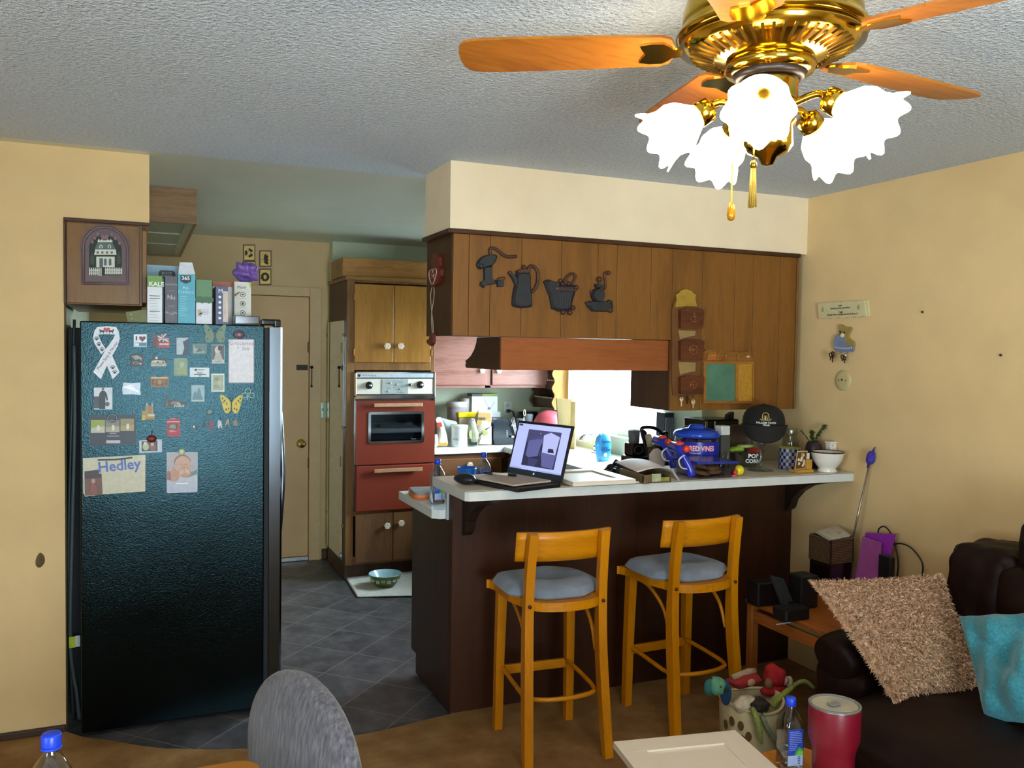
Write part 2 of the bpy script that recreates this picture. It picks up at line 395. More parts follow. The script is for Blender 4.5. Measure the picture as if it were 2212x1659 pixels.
# trims
def trim(name, boxes, m):
    b = MB()
    for q in boxes: b.box(*q, bev=.004)
    return b.build(name, m, kind='structure')
trim('baseboard_left', [(-2.6, -.277, 4.01, 4.03, 0, .028)], DKBR)
trim('baseboard_back', [(on_y(700, 1190, YD).x-.02, gx+.3, YD-.015, YD, -.012, .07)], wood('5a3c26', '4a2f1c', 'x'))
CAS = mat('d0ae80', .5, var=.03)
trim('trim_1', [(dx1, dx1+.085, YD-.02, YD, -.012, dz1+.07), (dx0-.085, dx1, YD-.02, YD, dz1, dz1+.07)], CAS)
trim('trim_2', [(1.236, 3.15, SY-.014, 3.90, 2.130, 2.15), (1.224, 1.236, SY-.014, 3.90, 2.130, 2.15)], WDARKX)
# the door at the back of the kitchen
D = bpy.data.objects.new('door_1', None); COL.objects.link(D); D['kind'] = 'structure'; D.location = (dx0, YD, 0)
MB().box(dx0+.004, dx1-.004, YD+.012, YD+.05, .02, dz1-.004, .002).build('door_panel', mat('d0a878', .5, var=.05, scale=3), D)
MB().box(dx0+.004, dx1-.004, YD-.012, YD+.02, -.01, .018, .003).build('threshold', mat('c9ccd0', .3, .8), D)
k = on_y(650, 958, YD); b = MB()
b.at((k.x, YD+.012, k.z), (PI/2, 0, 0)).lathe([(.032, 0), (.033, .006), (.018, .010), (.014, .03), (.026, .042), (.031, .056), (.026, .07), (.0, .074)], 24)
b.build('door_knob', mat('d2b36a', .18, 1), D)
for py in (750, 1000):
    k = on_y(666, py, YD); MB().box(k.x-.004, k.x+.012, YD-.006, YD+.012, k.z-.04, k.z+.04, .002).build('hinge' if py == 750 else 'latch_plate', mat('4c3b22', .35, .7), D)
# thing: door chain
k = on_y(672, 795, YD)
ch = thing('door_chain', 'black metal security chain hanging on the door casing', 'door chain', (k.x, YD-.02, k.z))
b = MB(); p = [on_y(a, c, YD-.001) for a, c in ((641, 790), (665, 798))]
b.box(p[0].x, p[1].x, YD+.004, YD+.011, p[1].z-.006, p[0].z+.006, .002); b.box(p[0].x+.01, p[1].x-.01, YD+.002, YD+.006, p[1].z+.004, p[0].z-.004)
b.build('chain_slide', mat('2b241c', .4, .8), ch)
b = MB(); k2 = on_y(672, 832, YD)
for i in range(14):
    z = k.z+(k2.z-k.z)*i/13; b.at((k.x, YD-.024, z), (0, 0, (i % 2)*PI/2)).tube([(.005*math.cos(t), 0, .0075*math.sin(t)) for t in [2*PI*q/10 for q in range(10)]], .0016, 6, closed=True)
b.tm(Matrix.Identity(4)).ball((k.x, YD-.026, k2.z-.008), .009, 10, 8).ball((k.x, YD-.026, k.z+.006), .013, 12, 8)
b.build('chain', mat('2b241c', .35, .8), ch)
# light switch by the door
k = on_y(697, 886, YD)
sw = thing('light_switch', 'pale green glass light switch plate beside the back door', 'light switch', (k.x, YD-.003, k.z))
MB().prism(rrect(k.x-.036, k.x+.036, k.z-.058, k.z+.058, .006), YD-.009, YD-.001).build('plate', mat('b9c9ae', .15, coat=.5), sw)
MB().box(k.x-.004, k.x+.004, YD-.02, YD-.009, k.z-.004, k.z+.014, .001).build('toggle', mat('4a4a3c', .4), sw)
# ---------------------------------------------------------------- oven tower
OY = 6.0
def X(px, py=800, y=OY): return on_y(px, py, y).x
def Z(py, px=850, y=OY): return on_y(px, py, y).z
ox0, ox1 = X(748, 700), X(937, 800); oz1 = Z(606)
T = thing('oven_cabinet', 'tall brown wooden cabinet holding the wall oven', 'cabinet', (ox0, OY, 0))
b = MB(); b.box(ox0, ox0+.02, OY, YO, .0, oz1); b.box(ox1-.02, ox1, OY, YO, .1, oz1); b.box(ox0, ox1, YO-.02, YO, .1, oz1); b.box(ox0, ox1, OY+.05, YO, 0, .1)
b.build('side_panel', WDARK, T)
fz = [Z(787), Z(1104, 800), Z(1228, 800)]        # below upper doors, below oven, bottom
b = MB()
for q in ((ox0, X(764), OY-.018, OY, .1, oz1), (X(930, 700), ox1, OY-.018, OY, .1, oz1), (X(764), X(930, 700), OY-.018, OY, Z(800), Z(783)), (X(764), X(930, 700), OY-.018, OY, Z(614), oz1),
          (X(764), X(930, 700), OY-.018, OY, Z(1112, 800), Z(1100, 800)), (X(764), X(930, 700), OY-.018, OY, .1, .16)): b.box(*q, bev=.002)
b.build('face_frame', WCAB, T)
b = MB(); b.box(ox0-.012, ox1, OY-.035, YO, oz1-.012, oz1+.016, .004); b.build('crown', WCABX, T)
HINGE = mat('8a5a2a', .35, .8)
def rose_knob(parent, x, y, z, r=.021):
    """round knob with a carved rose, standing out towards -y"""
    b = MB(); b.at((x, y, z), (PI/2, 0, 0)).lathe([(.009, 0), (.007, .008), (.008, .012), (r*.9, .017), (r, .022), (r*.85, .027), (r*.3, .0275), (0, .0275)], 20)
    for ring, n, rr in ((r*.72, 6, r*.34), (r*.34, 4, r*.26)):
        for i in range(n):
            a = 2*PI*i/n+ring*60; b.tube([(ring*math.cos(a)+rr*math.cos(t), ring*math.sin(a)+rr*math.sin(t), .0285) for t in [a-1.5+3*q/6 for q in range(7)]], .0017, 5, 1)
    return b.build('knob', [mat('cfb79c', .35), mat('f3eadb', .35)], parent)
def cab_door(parent, x0, x1, z0, z1, y, m, knob=None, kz=None, hinge=None, th=.019):
    d = MB().box(x0, x1, y-th, y, z0, z1, .004).build('door', m, parent, loc=((x0+x1)/2, y, (z0+z1)/2))
    if knob: rose_knob(d, knob, y-th, kz)
    if hinge is not None:
        for z in (z0+(z1-z0)*.13, z0+(z1-z0)*.83): MB().box(hinge-.006, hinge+.006, y-th-.003, y-.002, z-.025, z+.025, .002).build('hinge', HINGE, d)
    return d
xm = X(848, 700)
cab_door(T, X(763, 700), xm-.0015, Z(783), Z(617), OY-.018, WGOLD, X(832, 748), Z(748), X(763, 700)-.004)
cab_door(T, xm+.0015, X(928, 700), Z(783), Z(617), OY-.018, WGOLD, X(861, 747), Z(747), X(928, 700)+.004)
xl = X(846, 1130)
cab_door(T, X(765, 1150), xl-.002, Z(1212, 800), Z(1108, 800), OY-.018, wood('6d4a2c', '583a20', 'z'), X(832, 1131), Z(1131), None)
cab_door(T, xl+.002, X(935, 1130), Z(1212, 800), Z(1108, 800), OY-.018, wood('6d4a2c', '583a20', 'z'), X(862, 1127), Z(1127), None)
# boxed fascia on top of the tower
fb = thing('fascia_box', 'long boxed wooden fascia on top of the oven cabinet', 'cabinet', (X(735, 590, 6.03), 6.03, oz1+.016))
fx0, fz0, fz1 = X(740, 590, 6.03), oz1+.0165, on_y(740, 556, 6.03).z
MB().box(fx0, 2.55, 6.03, 6.42, fz0, fz1, .003).build('board', wood('a8763a', '875826', 'x'), fb)
# wall oven
O = thing('wall_oven', 'copper red built-in double wall oven with a cream control panel', 'oven', (ox0+.3, OY, Z(1104, 800)))
a0, a1 = X(763, 850), X(937, 850)
ez0, ez1 = Z(1102, 800), Z(803)
b = MB(); b.box(a0+.01, a1-.012, OY-.0185, YO-.1, ez0, ez1-.005); b.build('body', mat('35302c', .4), O)
b = MB(); f = OY-.032
for q in ((a0, a0+.016, f, OY-.0185, Z(857), ez1), (a1-.016, a1, f, OY-.0185, Z(857), ez1), (a0, a1, f, OY-.0185, ez1-.012, ez1), (a0, a1, f, OY-.0185, Z(861), Z(853))): b.box(*q, bev=.002)
b.box(a0, a0+.007, f, OY-.0185, ez0, Z(857)); b.box(a1-.007, a1, f, OY-.0185, ez0, Z(857))
b.build('chrome_frame', CHROME, O)
cp = MB(); cp.box(a0+.016, a1-.016, f+.004, OY-.0185, Z(857), ez1-.012)
cp.build('control_panel', mat('d8cfbd', .35, var=.03), O)
b = MB(); zz = Z(811); b.box(a0+.016, a1-.016, f, f+.005, Z(815.5), Z(806)); b.box(a0+.012, a1-.012, f-.001, f+.004, Z(817.5), Z(815.5), mi=1)
b.box(a0+.012, a1-.012, f-.001, f+.004, Z(853), Z(850.5), mi=1)
b.text('T A P P A N', .017, X(792), zz, f-.0002, mi=1, sx=1.35); b.prism(circ(X(773), zz, .010, 14), f-.0004, f, 1)
b.build('name_plate', [mat('c3cfd8', .3, .4), mat('2a2623', .4)], O)
b = MB(); b.box(X(823), X(879), f-.001, f+.004, Z(850), Z(819)); 
for (px, py, n) in ((835, 827, 0), (841, 827, 1), (838, 838, 0), (836, 845, 1), (855, 830, 1), (862, 840, 1), (850, 836, 0)):
    if n: b.at((X(px), f-.001, Z(py)), (PI/2, 0, 0)).lathe([(.007, 0), (.006, .008), (0, .009)], 12, mi=1)
    else: b.tm(Matrix.Identity(4)).box(X(px)-.012, X(px)+.012, f-.0016, f-.001, Z(py)-.0015, Z(py)+.0015, mi=2)
b.tm(Matrix.Identity(4)).text('12  3  6  9', .012, X(862), Z(825), f-.0015, mi=2).text('MIN  HOUR', .009, X(862), Z(847), f-.0015, mi=2)
b.build('clock_panel', [mat('a9b3ae', .25, .3), CHROME, mat('4c4c4c', .4)], O)
for px, py, r in ((795, 832, .026), (905, 831, .026), (882.5, 831, .010)):
    b = MB(); b.at((X(px, py), f+.003, Z(py)), (PI/2, 0, 0)).lathe([(r, 0), (r*1.02, .008), (r*.8, .012), (r*.72, .03), (r*.55, .034), (0, .034)], 22, mi=0).lathe([(r*.45, .034), (r*.42, .037), (0, .037)], 18, mi=1)
    b.build('knob', [mat('17171a', .3), CHROME], O)
COP = mat('702a18', .42, var=.04, scale=4, spec=.3)
def oven_door(z0, z1, hpx, hpy, glassbox=None):
    y0, y1 = OY-.055, OY-.0195
    b = MB()
    if glassbox is None: b.box(a0+.008, a1-.008, y0, y1, z0, z1, .008)
    else:
        g0, g1, h0, h1 = glassbox
        for q in ((a0+.008, g0, z0, z1), (g1, a1-.008, z0, z1), (g0, g1, z0, h0), (g0, g1, h1, z1)): b.box(q[0], q[1], y0, y1, q[2], q[3])
    d = b.build('oven_door', COP, O, loc=((a0+a1)/2, OY-.02, z0))
    hx0, hx1, hz = X(hpx[0], hpy), X(hpx[1], hpy), Z(hpy)
    h = MB(); h.box(hx0, hx1, y0-.042, y0-.024, hz-.013, hz+.013, .003)
    for x in (hx0+.04, hx1-.04): h.box(x-.008, x+.008, y0-.026, y0, hz-.007, hz+.007)
    h.build('handle', mat('c99a72', .3, .5), d)
    return d
dz = Z(1000)
d = oven_door(dz+.002, Z(865), (801, 904), 873, (X(793, 920), X(909, 920), Z(954), Z(890)))
y0 = OY-.055; g = (X(793, 920), X(909, 920), Z(954), Z(890)); b = MB()
o, i = rrect(g[0]-.006, g[1]+.006, g[2]-.006, g[3]+.006, .014), rrect(g[0]+.012, g[1]-.012, g[2]+.012, g[3]-.012, .008)
n = len(o); b.add([(x, y0-.006, z) for x, z in o]+[(x, y0-.006, z) for x, z in i]+[(x, y0+.004, z) for x, z in o]+[(x, y0+.004, z) for x, z in i],
      [f4 for k in range(n) for f4 in ((k, (k+1) % n, (k+1) % n+n, k+n), (k+2*n, (k+1) % n+2*n, (k+1) % n, k), (k+n, (k+1) % n+n, (k+1) % n+3*n, k+3*n))])
b.build('window_frame', CHROME, d)
b = MB(); b.box(g[0], g[1], y0+.006, y0+.010, g[2], g[3]); b.build('window_glass', glass('8fa6b4', .03), d)
b = MB(); b.box(g[0]-.01, g[1]+.01, OY-.02, OY-.0187, g[2]-.01, g[3]+.01)
for q in range(9): z = g[2]+.02+(g[3]-g[2]-.03)*q/8; b.box(g[0], g[1], OY-.03, OY-.026, z-.0015, z+.0015, mi=1)
b.box(g[0]+.02, g[1]-.06, OY-.034, OY-.024, g[2]+.024, g[2]+.062, mi=2); b.text('Tappan', .014, g[1]-.07, g[2]+.022, y0+.0055, mi=1)
b.build('oven_rack', [mat('1a222a', .35), mat('8e9aa2', .3, .7), mat('8d9494', .5)], d)
oven_door(ez0, dz-.006, (801, 904), 1012)
# mirror on the side of the tower
mp = [on_x(a, c, ox0) for a, c in ((709, 693), (744, 690), (744, 1205), (709, 1180))]
my0, my1, mz0, mz1 = 6.06, 6.60, .12, Z(692, 744, 6.06)
mi_ = thing('mirror', 'tall frameless mirror screwed to the side of the oven cabinet', 'mirror', (ox0, 6.3, mz0))
MB().box(ox0-.007, ox0-.0005, my0, my1, mz0, mz1, .0015).build('mirror_glass', mat('dfe6e2', .02, 1, var=0), mi_)
for z in (mz0+.25, mz0+.95, mz1-.1):
    for y in (my0+.004, my1-.004): MB().box(ox0-.011, ox0-.0005, y-.012, y+.012, z-.01, z+.01, .002).build('mirror_clip', mat('8a7a50', .4, .5), mi_)
# ---------------------------------------------------------------- wall cabinets over the back counter
UY = 6.25
ux0, ux1, uz0 = ox1+.004, XK-.002, Z(838, 1050, UY)
U = thing('wall_cabinet', 'reddish brown wall cabinet over the back counter beside the oven', 'cabinet', (2.5, UY, uz0))
b = MB(); b.box(ux0, ux1, UY, YO, uz0, oz1); b.box(ux0, ux1, UY-.018, UY, uz0, uz0+.022, .002); b.box(X(1046, 800, UY), X(1058, 800, UY), UY-.018, UY, uz0, oz1); b.box(ux1-.1, ux1, UY-.018, UY, uz0, oz1); b.box(ux0, ux0+.01, UY-.018, UY, uz0, oz1)
b.build('carcass', WPINK, U)
cab_door(U, ux0+.012, X(1047, 800, UY), uz0+.024, oz1-.03, UY-.018, WPINK, X(1036, 802, UY), on_y(1036, 800, UY).z)
cab_door(U, X(1060, 800, UY), X(1180, 800, UY), uz0+.024, oz1-.03, UY-.018, WPINK, X(1072, 802, UY), on_y(1072, 800, UY).z)
# ---------------------------------------------------------------- base cabinets and counters
CZ = .905
B = thing('base_cabinet', 'brown base cabinet with a drawer under the back counter', 'cabinet', (2.3, OY, 0))
bx0 = ox1+.002
b = MB(); b.box(bx0, XK-.01, OY+.02, YO-.01, .1, CZ-.042); b.box(bx0, XK-.01, OY+.08, YO-.01, 0, .1)
b.build('carcass', WDARK, B)
b = MB(); b.box(bx0, bx0+.05, OY, OY+.02, .1, CZ-.042); b.box(bx0+.05, 2.56, OY, OY+.02, CZ-.09, CZ-.042); b.box(bx0+.05, 2.56, OY, OY+.02, .1, .14)
b.box(bx0+.05, 2.56, OY, OY+.02, Z(1030, 1000)-.01, Z(1023, 1000)); b.build('face_frame', wood('6a4326', '55341c', 'x'), B)
dr = MB().box(X(949, 1000), 2.53, OY-.018, OY, Z(1026, 1000), Z(990, 1000), .005).build('drawer', wood('6f4828', '5a381e', 'x'), B, loc=(2.3, OY, Z(1020, 1000)))
rose_knob(dr, X(1011, 1003), OY-.018, Z(1003, 1011))
cab_door(B, X(949, 1000), 2.53, .15, Z(1034, 1000), OY, wood('6f4828', '5a381e', 'z'))
R_ = thing('sink_cabinet', 'brown base cabinet run under the window counter', 'cabinet', (2.58, 5.1, 0))
b = MB(); b.box(2.58, XK-.01, 4.24, OY-.01, .1, CZ-.042); b.box(2.66, XK-.01, 4.24, OY-.01, 0, .1); b.build('carcass', WDARK, R_)
for q in range(3): y = 4.3+q*.56; MB().box(2.562, 2.58, y, y+.53, .14, CZ-.08, .004).build('door', wood('6f4828', '5a381e', 'z'), R_)
WT = [mat('dfe2df', .3, var=.015), LAMEDGE]
b = MB(); b.box(bx0, 2.5395, OY-.03, YO-.002, CZ-.04, CZ, .002); b.box(bx0, 2.5395, YO-.02, YO-.002, CZ, CZ+.09, .003, 1)
b.build('worktop', WT, cat='counter', label='short white laminate worktop beside the wall oven', loc=(2.2, 6.2, CZ))
b = MB(); b.prism([(2.5405, YO-.002), (2.5405, 4.235), (1.222, 4.235), (1.222, 3.70), (1.25, 3.668), (XW-.002, 3.668), (XW-.002, 4.298), (XK-.002, 4.298), (XK-.002, YO-.002)], CZ-.04, CZ, ax='z'); b.box(2.5405, XK-.003, YO-.02, YO-.002, CZ, CZ+.09, .003, 1)
b.build('worktop', WT, cat='counter', label='white laminate worktop under the window, running on behind the bar', loc=(2.8, 4.5, CZ))
# ---------------------------------------------------------------- peninsula and bar
BZ = 1.06
P = thing('peninsula', 'dark brown panelled peninsula carrying the breakfast bar', 'kitchen island', (2.2, 3.6, 0))
b = MB(); b.box(1.285, XW-.001, 3.595, 3.645, 0, BZ-.043); b.build('front_panel', wood('40200b', '341a08', 'z', .55), P)
b = MB(); b.prism([(3.6455, 0), (4.12, 0), (4.12, .1), (4.2, .1), (4.2, CZ-.042), (3.6455, CZ-.042)], 1.285, 1.305, ax='x'); b.build('end_panel', wood('3d2617', '301c10', 'z', .45), P)
b = MB(); b.box(1.306, 2.57, 3.70, 4.19, .1, CZ-.042); b.box(1.306, 2.57, 3.70, 4.11, 0, .1); b.build('carcass', WDARK, P)
b = MB(); b.box(1.276, XW-.002, 3.6465, 3.664, CZ-.041, BZ-.043); b.build('backsplash', mat('b4b8b8', .35, var=.03), P)
b = MB()
for q in range(2): b.box(1.34+q*.6, 1.9+q*.6, 4.19, 4.208, .14, CZ-.08, .004)
b.build('door', WDARK, P)
for x0 in (1.33, XW-.05):
    o = sm2([(3.594, .82), (3.594, BZ-.045), (3.33, BZ-.045)], 1)
    o = [(3.594, .80), (3.594, BZ-.0435), (3.26, BZ-.0435), (3.26, BZ-.06), (3.31, BZ-.07), (3.42, BZ-.10), (3.49, BZ-.14), (3.54, BZ-.19), (3.56, .82)]
    MB().prism(o, x0, x0+.045, ax='x').build('corbel', wood('2c1b0f', '22150b', 'z', .5), P)
for q, x in enumerate((2.245,)): MB().box(x-.002, x+.002, 3.5935, 3.596, .0, BZ-.044).build('panel_seam', mat('22150c', .6), P)
def bar_outline(d): return [(1.212+d, 3.25+d), (1.226+d, 3.232+d), (XW-.001, 3.168+d), (XW-.001, 3.664), (1.212+d, 3.664)]
b = MB(); b.prism(bar_outline(0), BZ-.042, BZ-.0015, ax='z', mi=1); b.prism(bar_outline(.0015), BZ-.0015, BZ, ax='z')
o = bar_outline(-.0006); b.prism(o[:3]+[(XW-.001, 3.2), (1.23, 3.262)], BZ-.0038, BZ-.0016, ax='z', mi=2)
b.build('breakfast_bar', [LAM, LAMEDGE, mat('4a4038', .5)], cat='counter', label='long raised white laminate breakfast bar top with a dark edge line')
# ---------------------------------------------------------------- cabinets hanging over the bar
K = thing('hanging_cabinet', 'brown wooden cabinet hung from the soffit over the bar', 'cabinet', (2.2, SY, 1.69))
seams = [1.252, 1.325, 1.425, 1.576, 1.775, 1.964, 2.066, 2.254, 2.375]
b = MB()
for q in range(8): b.box(seams[q]+.001, seams[q+1]-.001, SY, SY+.018, 1.69, 2.130, .0015)
seams = [2.375, 2.55, 2.745, 2.86, 3.03, 3.135]
for q in range(5): b.box(seams[q]+.001, seams[q+1]-.001, SY, SY+.018, 1.347, 2.130, .0015)
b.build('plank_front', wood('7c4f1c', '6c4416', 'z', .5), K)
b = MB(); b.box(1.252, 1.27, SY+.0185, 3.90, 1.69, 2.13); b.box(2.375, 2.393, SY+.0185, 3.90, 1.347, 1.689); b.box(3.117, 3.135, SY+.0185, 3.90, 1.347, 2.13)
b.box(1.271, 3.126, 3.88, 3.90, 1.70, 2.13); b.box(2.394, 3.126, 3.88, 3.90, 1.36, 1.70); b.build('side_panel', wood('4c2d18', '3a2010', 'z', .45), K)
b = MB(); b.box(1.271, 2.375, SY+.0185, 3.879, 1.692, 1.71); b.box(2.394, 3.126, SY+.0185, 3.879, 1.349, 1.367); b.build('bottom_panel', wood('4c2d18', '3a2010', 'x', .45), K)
b = MB(); b.box(3.1355, 3.148, SY-.006, SY+.012, 1.347, 2.129, .003); b.build('edge_trim', WCAB, K)
HD = thing('range_hood', 'copper brown range hood with scooped ends under the hanging cabinet', 'range hood', (1.93, 3.7, 1.54))
b = MB(); b.box(1.49, 2.372, 3.552, 3.57, 1.541, 1.688, .001); b.build('front_panel', WSALM, HD)
o = [(3.5705, 1.541), (4.0, 1.541), (4.01, 1.553), (4.0, 1.566), (4.012, 1.574), (3.985, 1.582), (3.935, 1.6), (3.89, 1.63), (3.862, 1.665), (3.855, 1.689), (3.5705, 1.689)]
for x in (1.49, 2.354): MB().prism(o, x, x+.018, ax='x').build('side_panel', wood('45200f', '361509', 'y', .4), HD)
b = MB(); b.box(1.509, 2.353, 3.571, 4.0, 1.58, 1.59); b.build('filter', mat('5a5046', .5, .4), HD)
# cabinet over the refrigerator, end panel facing the room
G = thing('wall_cabinet', 'small brown cabinet above the refrigerator with a house plaque on its end', 'cabinet', (-.13, 4.03, 1.795))
b = MB(); b.box(-.276, .02, 4.045, 5.0, 1.797, 2.15); b.build('carcass', WCAB, G)
b = MB(); b.box(-.268, .012, 4.03, 4.0445, 1.80, 2.135, .003); b.build('end_panel', wood('7d551f', '684518', 'z'), G)
b = MB(); b.box(-.277, .05, 4.016, 4.03, 2.137, 2.151, .003); b.box(-.277, -.268, 4.02, 4.0445, 1.797, 2.137, .002); b.build('moulding', WDARKX, G)
b = MB(); b.box(.0205, .04, 4.05, 4.5, 1.81, 2.12, .003); b.build('door', WCAB, G, loc=(.03, 4.05, 1.95))
# fluorescent light box on the kitchen ceiling
LB = thing('light_box', 'boxed wooden ceiling light with a ribbed diffuser over the refrigerator', 'ceiling light', (.17, 5.5, H))
b = MB(); b.box(.051, .287, 4.80, 4.818, 2.262, H-.001); b.box(.270, .287, 4.818, 6.6, 2.262, H-.001); b.box(.051, .270, 6.582, 6.6, 2.262, H-.001); b.build('wood_frame', wood('8f6a3c', '6d4c26', 'x'), LB)
b = MB(); b.box(.23, .2695, 4.819, 6.58, 2.262, 2.275); b.box(.051, .23, 4.819, 4.85, 2.262, 2.275)
for y in (5.3, 5.85): b.box(.051, .23, y-.012, y+.012, 2.262, 2.275)
b.build('diffuser_frame', mat('a39b82', .5), LB)
b = MB()
for y0, y1 in ((4.8505, 5.287), (5.3125, 5.837), (5.8625, 6.58)): b.box(.052, .2295, y0, y1, 2.268, 2.272)
b.build('diffuser', mat('8f9484', .35, bmp=.4, bscale=120), LB)
# ---------------------------------------------------------------- refrigerator
FY = 3.944; FX0, FX1, FZ = -.214, .518, 1.724
def fridge_black():
    m, nt, b = base('pebbled_black'); v = coords(nt); n = noise(nt, v, 170, 3, .6)
    b.inputs['Base Color'].default_value = lin('040405'); b.inputs['Roughness'].default_value = .13; b.inputs['Specular IOR Level'].default_value = .33; b.inputs['Specular Tint'].default_value = (.45, .88, 1, 1)
    bump(nt, b, n, .3, .003); return m
R = thing('refrigerator', 'black side-by-side refrigerator covered in magnets, with stainless doors', 'refrigerator', (.15, 4.3, -.012))
FB = fridge_black()
b = MB(); b.box(FX0, FX1, FY, 4.84, .01, FZ, .005); b.build('body', FB, R)
b = MB(); b.box(FX0-.056, FX0-.0005, 4.13, 4.80, .03, 1.70, .004); b.build('gap_shade_block', mat('0d0f10', .7), R)  # black block added to darken the gap, where there is only shade
b = MB(); b.box(FX1+.0005, FX1+.022, FY+.012, 4.83, .11, FZ-.012, .002); b.build('door_gasket', mat('0b0c0f', .6), R)
def brushed():
    m, nt, b = base('brushed_steel'); v = coords(nt, 'Object', (1, 1, .03)); n = noise(nt, v, 300, 2)
    b.inputs['Base Color'].default_value = lin('5a6066'); b.inputs['Metallic'].default_value = 1; b.inputs['Roughness'].default_value = .17
    bump(nt, b, n, .03, .001); return m
SSTEEL = brushed()
for y0, y1 in ((FY+.004, 4.295), (4.305, 4.836)):
    o = [(FX1+.0225, y0), (FX1+.07, y0), (FX1+.08, y0+.012), (FX1+.088, y0+(y1-y0)*.3), (FX1+.09, (y0+y1)/2), (FX1+.088, y0+(y1-y0)*.7), (FX1+.08, y1-.012), (FX1+.07, y1), (FX1+.0225, y1)]
    d = MB().prism(o, .105, FZ-.008, ax='z').build('door', SSTEEL, R, loc=(FX1+.05, y0, .9))
    hy = 4.295-.03 if y0 < 4.2 else 4.305+.03
    MB().tube(smooth_path([(FX1+.086, hy, 1.40), (FX1+.112, hy, 1.34), (FX1+.128, hy, 1.1), (FX1+.128, hy, .95), (FX1+.112, hy, .72), (FX1+.086, hy, .66)], 6), .013, 10).build('handle', mat('8d949a', .2, 1), d)
MB().box(FX1+.001, FX1+.05, FY+.03, 4.82, .012, .098, .004).build('kick_grille', BLACK, R)
q0, q1 = on_y(566, 690, FY), on_y(607, 707, FY)
b = MB(); b.box(q0.x, q1.x, FY+.004, FY+.09, FZ+.001, FZ+.028, .006); b.box(FX1+.045, q1.x, FY+.002, FY+.08, q1.z, FZ+.026, .004); b.build('hinge_cover', mat('0c0b0c', .12), R)
for y in (4.05, 4.72): MB().cyl((FX0+.08, y, -.012), (FX0+.08, y, .012), .02).build('foot', BLACK, R)
# grey hoses standing in the gap between wall and refrigerator
for nm, lb, pts, r, c in (('cable', 'dark green cord drooping behind the refrigerator, nearest the wall', ((160, 690), (154, 900), (148, 1150), (150, 1380), (158, 1560)), .006, '2c3a36'),
                          ('water_hose', 'grey water hose with a yellow tag hanging behind the refrigerator', ((160, 745), (162, 900), (156, 1150), (152, 1390), (166, 1500), (172, 1575)), .008, '4a5456')):
    P3 = [on_y(a, c2, 4.10) for a, c2 in pts]; dy = .02 if nm == 'cable' else 0
    o = thing(nm, lb, 'hose' if nm == 'water_hose' else 'cord', (P3[-1].x, 4.10+dy, 0))
    MB().tube(smooth_path([(p.x, p.y+dy, max(p.z, .012)) for p in P3], 6), r, 8).build('hose' if nm == 'water_hose' else 'cord', mat(c, .5), o)
    if nm == 'water_hose':
        a, c2 = on_y(149, 1376, 4.085), on_y(173, 1397, 4.085); b = MB(); m = (a.x*.42+c2.x*.58)
        b.box(a.x, m, 4.083, 4.0875, c2.z, a.z); b.box(m, c2.x, 4.083, 4.0875, c2.z+.002, a.z+.002, mi=1); b.build('tag', [mat('c4d31f', .5), mat('c9cfd0', .5)], o)
# ---------------------------------------------------------------- boxes on the refrigerator
def ZC(x, y): return 260+x/6.144, 540+y/6.144
def carton(name, label, cat, x0, x1, y0, y1, dep, cols, extra=None, fy=None, ly=0, group=None):
    """carton standing on the refrigerator; cols = [(fraction from the top, colour)...] bands on its front"""
    y = FY+.012 if fy is None else fy
    a, c = on_y(*ZC(x0, y1), y), on_y(*ZC(x1, y0), y); z0 = FZ+.001; z1 = c.z
    o = thing(name, label, cat, ((a.x+c.x)/2, y, z0), group=group); b = MB(); ms = []
    f0 = 0
    for k, (f1, col) in enumerate(cols):
        b.box(a.x, c.x, y, y+dep, z1-(z1-z0)*f1, z1-(z1-z0)*f0, 0, k); ms.append(mat(col, .4, var=.04)); f0 = f1
    b.build('carton', ms, o)
    if extra:
        L = MB(); em = extra(L, a.x, c.x, z0, z1, y); L.build('printing', em, o)
    return o
def bars(L, x0, x1, y, zs, mi=0, h=.0016, wob=None):
    for k, z in enumerate(zs):
        r = random.Random(k+int(z*1e4)); L.box(x0, x0+(x1-x0)*(r.uniform(.55, 1) if wob else 1), y-.0005, y-.0001, z-h/2, z+h/2, 0, mi)
def ex_kale(L, x0, x1, z0, z1, y):
    L.text('KALE', .026, x0+.006, z1-.036, y-.0003, mi=0, al='LEFT', bold=.0006)
    bars(L, x0+.008, x1-.01, y, [z1-.085, z1-.096, z1-.15], 1, .003); bars(L, x0+.008, x1-.012, y, [z1-.105-.012*k for k in range(13)], 2, .0015, 1)
    return [WHITE, mat('44474a', .5), mat('9a9ca0', .5)]
def ex_nu(L, x0, x1, z0, z1, y):
    w = x1-x0
    for k in range(4): L.text('Nu', .011, x0+w*(.15+.24*k), z1-.035, y-.0003, mi=0)
    L.text('Nu', .026, (x0+x1)/2, z1-.09, y-.0003, mi=0)
    for k in range(3): L.text('Nu', .014, x0+w*(.2+.3*k), z1-.155-.004*(k % 2), y-.0003, mi=0)
    bars(L, x0+w*.25, x1-w*.2, y, [z1-.062, z1-.125, z1-.13, z1-.18], 1, .002); bars(L, x0+.006, x1-.006, y, [z0+.012+.006*k for k in range(4)], 1, .0012, 1)
    return [mat('c9c4c4', .5), mat('8d8688', .5)]
